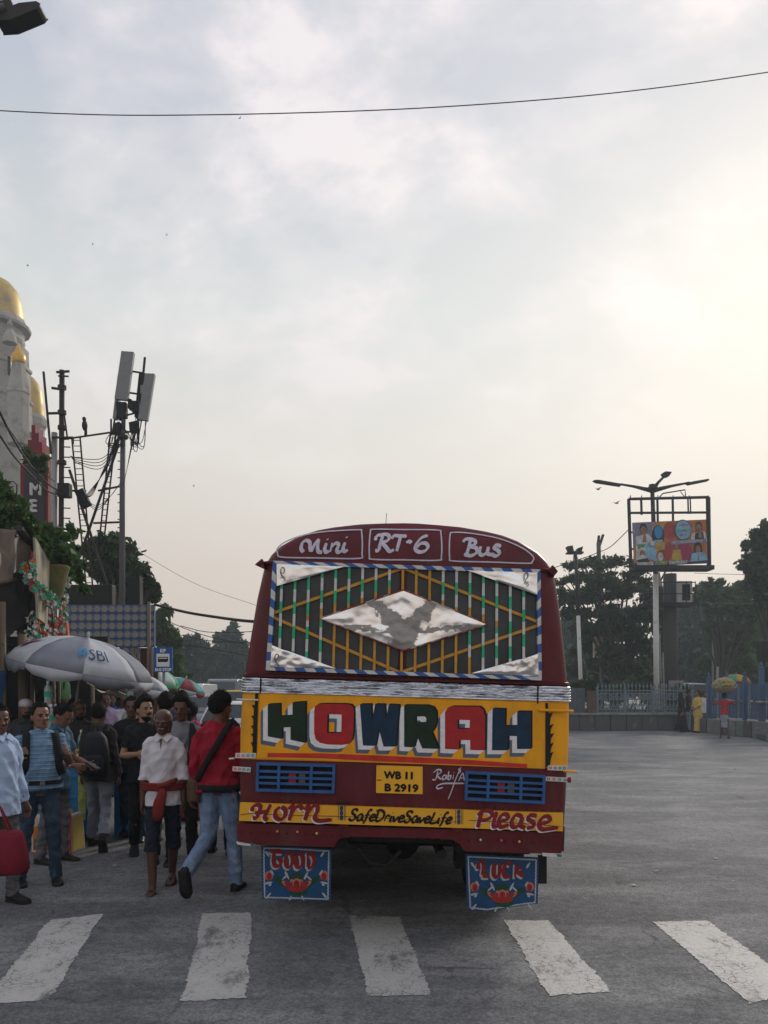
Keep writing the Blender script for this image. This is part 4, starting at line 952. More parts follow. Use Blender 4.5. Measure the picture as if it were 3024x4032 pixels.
    if style not in ('none', 'bald') and vox < .0135:                 # loose tufts break the outline of the hair
        flat_ = [p for r_ in rings[1:Mh - 2] for p in r_]; cc_ = HD(c0)
        for q in range(420):
            p = rs.choice(flat_); d_ = (p - cc_).normalized(); t_ = (d_ + Vector((rs.gauss(0, .7), rs.gauss(0, .7), rs.gauss(-.2, .6)))).normalized(); sd_ = t_.cross(d_)
            if sd_.length < .05: continue
            sd_ = sd_.normalized() * .004 * s; L_ = rs.uniform(.012, .030) * s; p = p - d_ * .004 * s
            hb.add([p - sd_, p + sd_, p + t_ * L_], [(0, 1, 2)])
    if moustache: 
        for sx in (-1, 1): hb.tube([HD((0, -.098, .067)), HD((sx * .016, -.096, .065)), HD((sx * .031, -.084, .056))], [.0055 * s, .0065 * s, .003 * s], 6)
        if moustache == 'beard': hb.loft([[HD(q) for q in ell_ring((0, y, z), rx, ry, 14)] for z, rx, y, ry in [(-.012, .012, -.055, .014), (.0, .034, -.046, .036), (.022, .049, -.034, .052), (.040, .052, -.024, .060)]])
    if hb.v: obj_from('hair', hb.v, hb.f, hm if moustache != 'grey' or style == 'short' else grey_h, root)
    if style == 'none' and hood == 0: pass
    # shirt
    inf = .020 * loose
    if shirt:
        sb = MB(); prof = [(hem, .175, .128, .004), (.92, .172, .126, .004), (1.00, .165, .122, 0), (1.10, .158, .118, 0), (1.20, .166, .122, 0), (1.32, .172, .124, .005), (1.375, .152, .106, .010), (1.425, .098, .082, .012), (1.470, .068, .066, .012)]
        sb.loft([[U(T(q)) for q in ell_ring((0, y - bel(z) * .6, z), rx * w + bel(z) * .4 + inf * .6 + (.034 if z <= hem + .02 else (.022 if z < .95 else 0)), ry + bel(z) * .6 + inf * .5 + (.032 if z <= hem + .02 else (.020 if z < .95 else 0)), 20)] for z, rx, ry, y in prof])
        for i, (sh, el, wt, d1, d2, sg) in enumerate(wr):
            pts = [U(T((sg * .05, .012, 1.425))), U(T((sg * .11, .01, 1.395))), U(sh), U(sh + d1 * .10)]; rr_ = [.052 * s, .062 * s, .066 * s, .066 * s]
            if sleeve == 'short': pts += [U(sh + d1 * .19), U(sh + d1 * .205)]; rr_ += [.064 * s, .062 * s]
            elif sleeve == 'elbow': pts += [U(sh + d1 * .2), U(el), U(el + d2 * .05)]; rr_ += [.060 * s, .060 * s, .064 * s]
            elif sleeve == 'long': pts += [U(sh + d1 * .2), U(el), U(el + d2 * .12), U(wt - d2 * .01), U(wt + d2 * .005)]; rr_ += [.058 * s, .054 * s, .050 * s, .042 * s, .040 * s]
            elif sleeve == 'none': pts = pts[:3]; rr_ = rr_[:3]
            rr_ = [q * (1 + .12 * (loose - 1)) for q in rr_]
            sb.tube(pts, rr_, 12)
            if sleeve == 'elbow': sb.tube([U(el + d2 * .02), U(el + d2 * .06)], [.068 * s, .068 * s], 12)
        v, nr, f = remesh(sb, vox * s * 1.05, 5); v = folds(v, nr, .0140 * s * loose, sd, .8, 8.5)
        so = obj_from('shirt', v, f, shirt, root)
        if collar:
            cb = MB()
            for sx in (-1, 1):
                a = [T((sx * .060, -.052, 1.478)), T((sx * .004, -.082, 1.442)), T((sx * .050, -.112, 1.405)), T((sx * .088, -.066, 1.452))]
                cb.add([U(q) for q in a] + [U(q + Vector((0, .008, -.006))) for q in a], [(0, 1, 2, 3), (7, 6, 5, 4), (0, 4, 5, 1), (1, 5, 6, 2), (2, 6, 7, 3)])
            ring = lambda z, r_: [U(T(q)) for q in ell_ring((0, .012, z), r_, r_ * .95, 16)]
            cb.loft([ring(1.450, .076), ring(1.485, .068)], cap=False)
            obj_from('collar', cb.v, cb.f, shirt, so, smooth=False)
    if long_cloth:
        lc = MB(); z1, m_, r0 = long_cloth; zb = .05
        prof = [(zb, .20 * r0, .19 * r0), (.35, .185 * r0, .165 * r0), (.65, .18, .15), (.9, .178, .14), (z1, .165, .128)]
        lc.loft([[U(q) for q in ell_ring((0, 0, z - (dz.z if z == zb else 0)), rx * w, ry, 20)] for z, rx, ry in prof])
        v, nr, f = remesh(lc, vox * s * 1.2, 3); v = folds(v, nr, .014 * s, sd + 5, .12, 13.0); obj_from('skirt', v, f, m_, root)
    if trousers:
        tb = MB(); tb.loft([[U(q) for q in ell_ring((0, 0, z), rx * w + (bel(z) * .25), ry + bel(z) * .25, 18)] for z, rx, ry in [(.86, .150, .118), (.93, .172, .128), (1.00, .146, .106), (1.04, .125, .090)]])
        for i, (hip, knee, ank, d1, d2) in enumerate(joints):
            pts = [hip + Vector((0, 0, .04)), hip + d1 * .03, hip + d1 * .2, knee, knee + d2 * .04]; rr_ = [.100 * w, .100 * w, .088, .070, .070]
            if not shorts: pts += [knee + d2 * .2, ank - d2 * .02, ank + d2 * (.028 if not cuff else -.03)]; rr_ += [.066, .062 + cuff, .064 + cuff]
            else: pts += [knee + d2 * .10, knee + d2 * .115]; rr_ += [.080, .080]
            tb.tube([U(q) for q in pts], [q * s * (1 + .10 * (loose - 1)) for q in rr_], 12)
        v, nr, f = remesh(tb, vox * s * 1.05, 4); v = folds(v, nr, .0105 * s, sd + 3, 1.25, 10.0)
        obj_from('trousers', v, f, trousers, root)
    M = Matrix.Translation(root.location) @ Matrix.Rotation(R(rot), 4, 'Z')
    info = dict(root=root, U=U, T=T, HD=HD, wr=wr, s=s, M=M, Rh=Rh, joints=joints)
    info['wrist'] = [M @ U(a[2] + a[4] * .08) for a in wr]
    return info

jean = cloth('blue_jeans', (.060, .105, .175), c2=(.13, .19, .27), amount=.40, scale=5, stretch=(1, 1, .5))
jean_d = cloth('dark_blue_jeans', (.028, .050, .085), c2=(.085, .13, .185), amount=.40, scale=4)
jean_l = cloth('pale_blue_jeans', (.16, .23, .36), c2=(.34, .42, .54), amount=.4, scale=6)
greyt = cloth('grey_trousers', (.115, .115, .125)); greyl = cloth('grey_wash_jeans', (.17, .19, .23), c2=(.30, .33, .38), amount=.35, scale=6)
blackc = cloth('black_cloth', (.011, .011, .013)); navyc = cloth('navy_shorts', (.014, .017, .032))
browns = cloth('dark_brown_shirt', (.040, .033, .030)); charc = cloth('charcoal_shirt', (.045, .048, .056))
whites = cloth('white_shirt', (.56, .55, .60), var=.07); bluesh = cloth('pale_blue_shirt', (.36, .47, .66), var=.07)
polo = cloth('teal_polo', (.050, .115, .175)); redsw = cloth('crimson_sweatshirt', (.28, .010, .028), var=.14); greyv = cloth('grey_tee', (.17, .175, .195))
cream = cloth('cream_kurta', (.50, .46, .35)); pinkd = cloth('pink_dress', (.55, .05, .12)); yel = cloth('mustard_kameez', (.50, .36, .10)); redt = cloth('red_tee', (.30, .025, .020))
royal = cloth('royal_blue_shirt', (.02, .05, .28)); purp = cloth('mauve_shirt', (.36, .28, .40)); lungi_m = cloth('pale_checked_lungi', (.22, .25, .31), c2=(.13, .19, .28), amount=.4, scale=9)
def striped():
    m = cloth('blue_striped_tee', (.125, .235, .36)); nt = m.node_tree; n = nt.nodes; l = nt.links; b = n['Principled BSDF']
    tc = n.new('ShaderNodeTexCoord'); sp = n.new('ShaderNodeSeparateXYZ'); l.new(tc.outputs['Object'], sp.inputs[0])
    nz = n.new('ShaderNodeTexNoise'); nz.inputs['Scale'].default_value = 3; l.new(tc.outputs['Object'], nz.inputs[0])
    a = n.new('ShaderNodeMath'); a.operation = 'MULTIPLY_ADD'; l.new(nz.outputs[0], a.inputs[0]); a.inputs[1].default_value = .02; l.new(sp.outputs[2], a.inputs[2])
    s_ = n.new('ShaderNodeMath'); s_.operation = 'MULTIPLY'; l.new(a.outputs[0], s_.inputs[0]); s_.inputs[1].default_value = 1 / .034
    f = n.new('ShaderNodeMath'); f.operation = 'FRACT'; l.new(s_.outputs[0], f.inputs[0])
    r = n.new('ShaderNodeValToRGB'); l.new(f.outputs[0], r.inputs[0]); r.color_ramp.interpolation = 'CONSTANT'
    e = r.color_ramp.elements; e[0].position = 0; e[0].color = (.125, .24, .37, 1); e[1].position = .5; e[1].color = (.018, .030, .06, 1); e.new(.64).color = (.34, .44, .56, 1); e.new(.78).color = (.125, .24, .37, 1)
    l.new(r.outputs[0], b.inputs['Base Color']); return m
stripe_t = striped()
shoe_b = mat('black_shoe', (.014, .013, .013), .35, var=.2); shoe_w = mat('black_canvas_shoe', (.016, .016, .018), .7)
strap_m = cloth('black_webbing', (.010, .010, .012))

def strap(name, label, cat, pts, w, m, th=.006, nrm=(0, -1, 0), extra=None):
    mb = MB(); P = spline(pts, 5); nn = Vector(nrm)
    rings = []
    for i, p in enumerate(P):
        t = (P[min(i + 1, len(P) - 1)] - P[max(i - 1, 0)]).normalized(); sd_ = t.cross(nn).normalized() * w / 2; k = nn * th
        rings.append([p - sd_ + k, p + sd_ + k, p + sd_ - k, p - sd_ - k])
    mb.loft(rings); return mb
# ---- the near row
pA = person('man in pale blue long-sleeved shirt at the left edge holding a crimson bag', 18, 3590, 1.56, 66, 'd', 'short', bluesh, greyt, sole_m, arms=(((4, 10), (12, 6)), ((6, 6), (8, 4))), legs=(((6, 3), (-2, 3)), ((-6, 3), (-14, 3))), feet=(0, 8), sleeve='long', hem=.76, vox=.008, pos=(-3.09, 6.32), head=(-24, 4), belly=.02)
pB = person('stout man in blue striped tee gripping his backpack straps', 165, 3480, 1.57, 30, 'm', 'short', stripe_t, jean_d, shoe_b, arms=(((-12, 24), (118, -12)), ((-12, 24), (122, -20))), curls=(70, 70), legs=(((3, 5), (-2, 3)), ((-4, 6), (-8, 5))), belly=.075, sleeve='short', hem=.90, collar=False, vox=.008, pos=(-3.05, 6.98), head=(14, -2), width=1.12)
pC = person('young man in teal polo looking down at his phone', 245, 3390, 1.57, 72, 'm', 'short', polo, greyt, sole_m, arms=(((22, 6), (80, -14)), ((18, 6), (84, -16))), curls=(45, 45), legs=(((4, 4), (-3, 3)), ((-4, 4), (-8, 3))), sleeve='short', hem=.78, vox=.009, pos=(-3.28, 7.85), head=(0, 26), lean=5)
pD = person('balding man seen from behind in brown shirt with black backpack', 400, 3330, 1.55, 188, 'd', 'short', browns, greyl, sole_m, arms=(((10, 10), (22, 6)), ((0, 10), (10, 6))), legs=(((16, 2), (2, 2)), ((-8, 3), (-42, 3))), feet=(0, 52), sleeve='long', hem=.80, vox=.009, pos=(-3.10, 8.55), head=(-8, 4), cuff=.015)
pE = person('smiling young man in black tee and black trousers walking towards us', 575, 3385, 1.6, 14, 'l', 'tall', blackc, blackc, shoe_w, arms=(((4, 8), (16, 4)), ((16, 14), (100, -40))), curls=(30, 50), legs=(((14, 3), (4, 2)), ((-8, 3), (-34, 3))), feet=(0, 34), collar=False, hem=.82, vox=.009, pos=(-2.42, 7.95), head=(30, -4), moustache='beard')
pF = person('man in grey tee and dark waistcoat behind the old man', 690, 3390, 1.62, 6, 'd', 'tall', greyv, blackc, shoe_b, arms=(((10, 8), (30, 4)), ((4, 10), (10, 4))), legs=(((6, 4), (0, 3)), ((-4, 4), (-10, 3))), collar=False, vox=.010, pos=(-1.98, 7.70), head=(-4, 4))
pG = person('old man with grey moustache in white shirt, dark shorts and sandals', 640, 3525, 1.54, 6, 'dd', 'grey_bald', whites, navyc, None, arms=(((2, 8), (8, 3)), ((2, 8), (6, 3))), legs=(((-10, 2), (-26, -6)), ((14, 3), (4, -2))), feet=(10, 0), sleeve='elbow', hem=.80, shorts=True, bare=True, vox=.008, pos=(-1.91, 6.82), moustache='grey', head=(-4, 6), loose=1.0, width=.94)
pH = person('man from behind in crimson sweatshirt and pale jeans, black strap across his back', 850, 3500, 1.67, 172, 'd', 'curly', redsw, jean_l, sole_m, arms=(((-4, 12), (6, 6)), ((10, 12), (36, 4))), legs=(((-2, 2), (-56, 8)), ((10, 3), (2, 2))), feet=(68, 0), sleeve='long', hem=.87, collar=False, vox=.008, pos=(-1.40, 6.70), head=(-24, 4), loose=1.5, width=1.08)
# ---- behind them
pI = person('bald moustached man in dark shirt behind the water bottles', 352, 3200, 1.55, 26, 'd', 'bald', browns, greyt, sole_m, vox=.012, pos=(-3.62, 9.35), moustache='beard', sleeve='long', head=(10, 0))
pJ = person('man in white skull cap and dark grey shirt by the stall posts', 112, 3200, 1.57, 28, 'm', 'none', charc, greyt, sole_m, vox=.012, pos=(-4.28, 9.40), head=(6, 0), moustache='beard')
pK = person('man in cream kurta standing back in the stall shade', 262, 3000, 1.66, 12, 'd', 'grey_short', cream, cream, sole_m, vox=.014, pos=(-4.95, 12.2), sleeve='elbow', arms=(((2, 16), (20, 4)), ((2, 16), (20, 4))))
pL = person('vendor in mauve shirt under the grey umbrella', 410, 3000, 1.62, 20, 'd', 'short', purp, greyt, sole_m, vox=.014, pos=(-4.45, 12.6), sleeve='elbow', arms=(((20, 14), (90, -10)), ((16, 14), (80, -10))))
pM = person('man in white tee beyond the water stall', 477, 3000, 1.60, 35, 'd', 'short', whites, jean_d, sole_m, vox=.014, pos=(-4.30, 13.0), arms=(((24, 8), (80, -6)), ((10, 8), (60, -10))), collar=False)
pN = person('man in dark shirt beside the bald man', 308, 3100, 1.56, 40, 'd', 'short', charc, greyt, sole_m, vox=.014, pos=(-4.05, 10.3))
pO = person('man with black hair standing behind the striped tee man', 176, 3100, 1.66, 120, 'd', 'short', browns, greyt, sole_m, vox=.014, pos=(-4.52, 10.5))
pP = person('person in dark clothes half hidden behind the black tee man', 530, 3250, 1.60, 10, 'd', 'short', blackc, jean_d, shoe_b, vox=.012, pos=(-2.88, 9.0), collar=False, legs=(((10, 3), (0, 3)), ((-10, 3), (-24, 3))))
pQ = person('tall man with thick curly hair behind the grey tee man', 655, 3250, 1.64, 185, 'd', 'curly', charc, greyt, shoe_b, vox=.012, pos=(-2.45, 8.85))
pR = person('woman in pink with a black hair bun, back turned, beside the crimson sweatshirt', 765, 3200, 1.50, 160, 'm', 'long', pinkd, blackc, sole_m, vox=.012, pos=(-2.52, 10.3), sleeve='elbow', hem=.5, collar=False, long_cloth=(.98, pinkd, 1.0))
pS = person('man in royal blue shirt further up the street', 728, 3200, 1.66, 178, 'd', 'short', royal, jean_d, shoe_b, vox=.012, pos=(-2.72, 10.6), legs=(((12, 3), (4, 3)), ((-8, 3), (-26, 3))))
pT = person('person in black half hidden behind the crimson sweatshirt', 830, 3360, 1.64, 186, 'd', 'curly', blackc, blackc, shoe_b, vox=.012, pos=(-1.72, 8.3), collar=False, legs=(((6, 2), (-2, 2)), ((-4, 2), (-12, 2))))
for i, (px_, Y_, hh, rt, sh_, tr_, lab) in enumerate(((505, 15.5, 1.62, 170, charc, greyt, 'man in dark grey shirt far up the pavement beyond the stalls'), (440, 15.0, 1.58, 20, royal, greyt, 'man in blue shirt in the shade of the tiled kiosk'), (585, 19.5, 1.66, 5, redt, greyt, 'man in red tee among the parked cars'), (690, 22.0, 1.68, 180, whites, greyt, 'man in white shirt walking away past the white car'), (640, 17.0, 1.66, 182, browns, jean_d, 'man in brown shirt walking away past the bus stop sign'))):
    person(lab, 0, 0, hh, rt, 'd', 'short', sh_, tr_, sole_m, vox=.018, pos=((px_ - CX) * Y_ / F, Y_), legs=(((10, 3), (2, 3)), ((-8, 3), (-20, 3))))
# ---- across the square
YW = 30.2
q = person('woman in black burqa standing at the low wall', 0, 0, 1.52, 60, 'm', 'none', blackc, None, sole_m, vox=.018, pos=((2683 - CX) * YW / F, YW), sleeve='long', collar=False, long_cloth=(1.0, blackc, 1.5), hood=1, loose=1.6)
vb = MB(); vb.loft([[q['HD'](p) for p in ell_ring((0, y, z), rx, ry, 14)] for z, rx, y, ry in [(-.16, .20, .02, .15), (-.06, .15, .02, .12), (.03, .085, .03, .085), (.11, .090, .022, .100), (.17, .086, .02, .098), (.22, .05, .02, .06), (.236, .015, .02, .02)]]); obj_from('veil', vb.v, vb.f, blackc, q['root'])
person('man in black shirt and pale jeans facing the woman in mustard', 0, 0, 1.60, 70, 'd', 'curly', blackc, jean_l, sole_m, vox=.018, pos=((2712 - CX) * (YW + .3) / F, YW + .3), arms=(((10, 10), (50, -10)), ((10, 10), (30, 0))))
person('woman in mustard kameez with black hair holding the man\'s arm', 0, 0, 1.56, -62, 'm', 'long', yel, yel, sole_m, vox=.018, pos=((2748 - CX) * (YW - .3) / F, YW - .3), sleeve='elbow', hem=.62, arms=(((20, 10), (60, -10)), ((14, 10), (40, -5))), long_cloth=(1.0, yel, .95), collar=False)
person('man in white shirt and grey trousers beside the blue fence', 0, 0, 1.50, 20, 'd', 'short', whites, greyt, sole_m, vox=.018, pos=((2772 - CX) * (YW + .2) / F, YW + .2), sleeve='long')
Yb = 26.6
pZ = person('porter in red tee and checked lungi carrying a basket on his head', 0, 0, 1.50, 176, 'dd', 'short', redt, None, sole_m, vox=.016, pos=((2852 - CX) * Yb / F, Yb), arms=(((0, 75), (-4, -170 + 0)), ((0, 75), (-4, -170))) if False else (((10, 70), (176, 4)), ((10, 70), (176, 4))), long_cloth=(1.0, lungi_m, .80), hem=.90, legs=(((6, 3), (0, 3)), ((-6, 3), (-16, 3))), bare=True, collar=False)
# lungi is worn knee high: shorten it
lg = [c for c in bpy.data.objects if c.parent == pZ['root'] and c.name.startswith('skirt')][0]
for v_ in lg.data.vertices:
    if v_.co.z < .93: v_.co.z = .93 - (.93 - v_.co.z) * .64

# ---- clothing details and carried things
def child(info, name, mb, m, smooth=True):           # shapes given in the person's frame
    return obj_from(name, mb.v, mb.f, m, info['root'], None, smooth)
def carried(info, name, mb, m, label, cat, smooth=True, extra=()):      # a thing held or worn: top-level, placed with the person
    M = info['M']; base = M @ Vector(mb.v[0])
    o = empty(name, base, label, cat) if extra else None
    w = MB(); w.add([M @ Vector(v) for v in mb.v], mb.f)
    if not extra: return tag(w.build(name, m, None, smooth=smooth, org=base), label, cat)
    w.build(extra[0][0], m, o, smooth=smooth)
    for nm, eb, em in extra[1:]:
        w = MB(); w.add([M @ Vector(v) for v in eb.v], eb.f); w.build(nm, em, o, smooth=smooth)
    return o
# belt of the striped man
U, T = pB['U'], pB['T']
mb = MB(); mb.loft([[U(q) for q in ell_ring((0, -.022, z), .200, .166, 24)] for z in (.955, .995)], cap=False); child(pB, 'belt', mb, strap_m)
mb = MB(); mb.box(U((0, -.190, .975)), (.04, .010, .034)); child(pB, 'belt_buckle', mb, mat('belt_buckle_metal', (.16, .15, .14), .4, metal=.6), False)
# backpack of the striped man: two straps and the pack behind
s1 = MB()
pk = MB(); pk.loft([[U(T(q)) for q in ell_ring((0, .19, z), rx, ry, 14)] for z, rx, ry in ((.98, .12, .06), (1.02, .15, .09), (1.2, .155, .10), (1.34, .13, .08), (1.40, .07, .04))])
ss = []
for sx in (-1, 1):
    ss.append(strap('s', '', '', [U(T((sx * .13, .12, 1.40))), U(T((sx * .125, .02, 1.452))), U(T((sx * .128, -.085, 1.405))), U(T((sx * .138, -.150, 1.27))), U(T((sx * .150, -.180, 1.13))), U(T((sx * .185, -.115, 1.04)))], .062, strap_m, .007))
carried(pB, 'backpack', pk, strap_m, 'black backpack worn by the man in the striped tee', 'backpack', True, [('pack',), ('shoulder_strap', ss[0], strap_m), ('shoulder_strap', ss[1], strap_m)])
# backpack of the man seen from behind
U, T = pD['U'], pD['T']
pk = MB(); pk.loft([[U(T(q)) for q in ell_ring((0, .205, z), rx, ry, 16)] for z, rx, ry in ((.86, .10, .06), (.90, .155, .105), (1.05, .170, .12), (1.2, .160, .11), (1.32, .135, .09), (1.39, .08, .05))])
pc = MB(); pc.loft([[U(T(q)) for q in ell_ring((0, .30, z), rx, ry, 12)] for z, rx, ry in ((.90, .08, .03), (.93, .115, .05), (1.08, .118, .05), (1.13, .09, .03))])
st2 = []
for sx in (-1, 1):
    st2.append(strap('s', '', '', [U(T((sx * .11, .15, 1.38))), U(T((sx * .12, .02, 1.462))), U(T((sx * .125, -.09, 1.40))), U(T((sx * .16, -.12, 1.2))), U(T((sx * .17, .04, 1.0)))], .06, strap_m, .007))
hp = MB(); hp.tube([U(T((-.03, .17, 1.40))), U(T((-.02, .18, 1.45))), U(T((.02, .18, 1.45))), U(T((.03, .17, 1.40)))], .008, 6)
carried(pD, 'backpack', pk, cloth('black_nylon', (.013, .014, .018), .6), 'bulging black backpack on the back of the man walking away', 'backpack', True, [('pack',), ('front_pocket', pc, cloth('black_nylon', (.013, .014, .018))), ('shoulder_strap', st2[0], strap_m), ('shoulder_strap', st2[1], strap_m), ('grab_handle', hp, strap_m)])
# sash, placket and chest pocket of the old man
sash = cloth('red_cotton_sash', (.17, .020, .018), c2=(.26, .06, .035), amount=.3, scale=12)
U, T = pG['U'], pG['T']; mb = MB()
for k in range(3): mb.tube([U(q) for q in ell_ring((0, .0, .965 + .022 * k), .196 + .004 * (k == 1), .152, 24)] + [U(ell_ring((0, 0, .965 + .022 * k), .196, .152, 24)[0])], .017 * pG['s'], 6)
mb.tube([U((.02, -.165, .98)), U((.02, -.19, .93)), U((-.005, -.195, .84)), U((-.02, -.19, .74)), U((-.03, -.185, .68))], [.03, .04, .05, .052, .03], 8, flat=.35)
mb.tube([U((-.02, -.165, .99)), U((.07, -.175, 1.02)), U((.15, -.13, 1.06))], [.022, .026, .018], 8, flat=.6); child(pG, 'sash', mb, sash)
mb = MB(); mb.poly([U(T((-.012, -.148, 1.44))), U(T((.016, -.148, 1.44))), U(T((.002, -.160, 1.33)))]); child(pG, 'open_neck', mb, skin_mat('dd'), False)
# dark waistcoat with straps over the grey tee
U, T = pF['U'], pF['T']
for sx in (-1, 1):
    mb = MB(); rings = []
    for z, x0, x1, yy in ((.86, .05, .20, -.155), (1.0, .07, .195, -.150), (1.2, .09, .20, -.150), (1.34, .10, .20, -.125), (1.44, .09, .15, -.05), (1.46, .09, .13, .02)):
        rings.append([U(T((sx * x0, yy, z))), U(T((sx * (x0 + x1) / 2, yy + .012, z))), U(T((sx * x1, yy + .10, z))), U(T((sx * (x1 - .01), yy + .12, z))), U(T((sx * x0, yy + .03, z)))])
    mb.loft(rings); child(pF, 'waistcoat_front', mb, blackc)
mb = MB(); w_ = pF['wr'][0]
# wristwatch of the phone man, his phone
U, T = pC['U'], pC['T']; M_ = pC['M']
ww = pC['wr'][1]; mb = MB(); d2 = ww[4]; mb.tube([U(ww[2] - d2 * .035), U(ww[2] - d2 * .015)], [.034 * pC['s']] * 2, 12, cap=False); child(pC, 'watch_strap', mb, mat('steel_watch', (.6, .6, .6), .3, metal=1))
wpos = (U(pC['wr'][0][2] + pC['wr'][0][4] * .13) + U(pC['wr'][1][2] + pC['wr'][1][4] * .13)) / 2
mb = MB(); mb.box(wpos + Vector((0, -.02, .025)), (.070, .145, .010), Euler((R(28), 0, 0)).to_matrix()); sc_ = MB(); sc_.box(wpos + Vector((0, -.0225, .031)), (.062, .13, .003), Euler((R(28), 0, 0)).to_matrix())
carried(pC, 'phone', mb, mat('phone_black', (.01, .01, .011), .3), 'black phone held by the man in teal polo', 'phone', False, [('phone_case',), ('phone_screen', sc_, mat('phone_glass', (.02, .022, .026), .5))])
# skull cap
mb = MB(); HDj = pJ['HD']; mb.loft([[HDj(q) for q in ell_ring((0, .010, z), rx, ry, 16)] for z, rx, ry in ((.135, .080, .102), (.175, .081, .102), (.205, .070, .088), (.225, .045, .055), (.233, .012, .015))]); child(pJ, 'skull_cap', mb, whites)
# crimson bag of the first man
bagm = cloth('crimson_cloth_bag', (.15, .009, .022), bump=.3, bscale=300)
hw_ = pA['M'] @ pA['U'](pA['wr'][1][2] + pA['wr'][1][4] * .09)
bx, by = -2.93, 5.98; bz = [(.335, .20, .10), (.36, .225, .115), (.46, .22, .105), (.60, .195, .07), (.655, .18, .03)]
root = empty('cloth_bag', (bx, by, .33), 'crimson cloth bag hanging from the hand of the pale blue shirt man', 'bag')
mb = MB(); mb.loft([[Vector((bx + rx * (abs(math.cos(t)) ** .55) * (1 if math.cos(t) > 0 else -1), by + ry * (abs(math.sin(t)) ** .7) * (1 if math.sin(t) > 0 else -1), z)) for t in [2 * math.pi * j / 24 for j in range(24)]] for z, rx, ry in bz]); mb.build('bag_body', bagm, root, smooth=True)
hz = Vector((-2.93, 6.05, .93))
for yy in (-.02, .03):
    mb = MB(); mb.tube(spline([(bx - .09, by + yy, .645), (bx - .06, by + yy * .6, .75), (hz.x - .01, by + .02, .84), (bx + .05, by + yy * .6, .75), (bx + .09, by + yy, .645)], 5), .009, 6); mb.build('bag_handle', bagm, root)
mb = MB(); mb.loft([[Vector((bx + rx * math.cos(t), by + ry * math.sin(t), z)) for t in [2 * math.pi * j / 20 for j in range(20)]] for z, rx, ry in ((.335, .222, .118), (.372, .230, .122))], cap=False); mb.build('bag_base_band', cloth('dark_maroon_band', (.05, .006, .012)), root, smooth=True)
# sling of the crimson sweatshirt and his small bag; ribbed hem
U, T = pH['U'], pH['T']
sl = strap('s', '', '', [U(T((-.115, -.02, 1.475))), U(T((-.120, .075, 1.46))), U(T((-.065, .155, 1.33))), U(T((.035, .168, 1.16))), U(T((.125, .150, 1.01))), U(T((.185, .07, .95)))], .052, strap_m, .008, (0, 1, 0))
sb_ = MB(); sb_.loft([[U(T((.20 + a, .02 + b, z))) for a, b in ((-.05, -.10), (.05, -.10), (.05, .09), (-.05, .09))] for z in (.78, .80, .95, .97)])
carried(pH, 'sling_bag', sb_, cloth('brown_leather', (.09, .05, .03), .5), 'small brown sling bag on a black strap worn by the crimson sweatshirt man', 'bag', True, [('bag_body',), ('strap', sl, strap_m)])
mb = MB(); mb.loft([[U(T(q)) for q in ell_ring((0, .004, z), .212, .166, 24)] for z in (.875, .90, .935)]); child(pH, 'ribbed_hem', mb, blackc)
for i, (sh, el, wt, d1, d2, sg) in enumerate(pH['wr']):
    mb = MB(); mb.tube([U(wt - d2 * .03), U(wt + d2 * .012)], [.050 * pH['s'], .046 * pH['s']], 12); child(pH, 'cuff', mb, blackc)
# ================================================================= LEFT SIDE OF THE STREET
rnd = random.Random(5)
def leaf_mesh(name, centres, radii, n, size, m, parent, seed=0, flat=1.0, shell=.55, elong=1.8, down=0.0):
    """leaf-sized faces spread through the volume of a crown's clumps"""
    rs = np.random.RandomState(seed); C_ = np.array([tuple(c) for c in centres], 'd'); Rr = np.array([(r if hasattr(r, '__len__') else (r, r, r * flat)) for r in radii], 'd')
    wt = (Rr.prod(1)) ** (2 / 3); pick = rs.choice(len(C_), n, p=wt / wt.sum())
    d = rs.normal(size=(n, 3)); d /= np.linalg.norm(d, axis=1)[:, None]; rad = shell + (1 - shell) * rs.uniform(size=n) ** .5
    rad *= (1 + .45 * np.abs(rs.normal(size=n)) * rs.choice([-1, 1, 1], n))
    P = C_[pick] + d * Rr[pick] * rad[:, None]
    a = rs.normal(size=(n, 3)); a[:, 2] -= down; a /= np.linalg.norm(a, axis=1)[:, None]
    b = np.cross(a, rs.normal(size=(n, 3)) + np.array([0, 0, .8])); b /= np.linalg.norm(b, axis=1)[:, None] + 1e-9
    s_ = size * (0.35 + 1.3 * rs.uniform(size=n) ** 1.5); u = a * (s_ * elong / 2)[:, None]; v = b * (s_ / 2)[:, None]
    q = np.stack([P - u, P - u * .15 + v, P + u, P - u * .15 - v], 1).reshape(-1, 3)
    off = np.zeros(3); r = parent
    while r is not None: off += np.array(r.location); r = r.parent
    me = bpy.data.meshes.new(name); me.vertices.add(4 * n); me.loops.add(4 * n); me.polygons.add(n)
    me.vertices.foreach_set('co', (q - off).astype('f').ravel()); me.loops.foreach_set('vertex_index', np.arange(4 * n, dtype='i'))
    me.polygons.foreach_set('loop_start', np.arange(0, 4 * n, 4, dtype='i')); me.polygons.foreach_set('loop_total', np.full(n, 4, 'i'))
    me.materials.append(m); me.update(calc_edges=True)
    o = bpy.data.objects.new(name, me); COL.objects.link(o)
    if parent: o.parent = parent
    return o
leaf_d = mat('leaf_dark', (.040, .070, .026), .55, var=.45, scale=.9, trans=.25, spec=.12)
leaf_m = mat('leaf_mid', (.058, .105, .032), .55, var=.45, scale=1.2, trans=.30, spec=.12)
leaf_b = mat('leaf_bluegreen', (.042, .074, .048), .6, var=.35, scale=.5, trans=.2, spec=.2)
leaf_v = mat('leaf_vine', (.050, .105, .026), .5, var=.5, scale=5, trans=.35, spec=.3)
bark = mat('bark', (.055, .045, .036), .9, var=.4, scale=8, bump=.6, bscale=20)
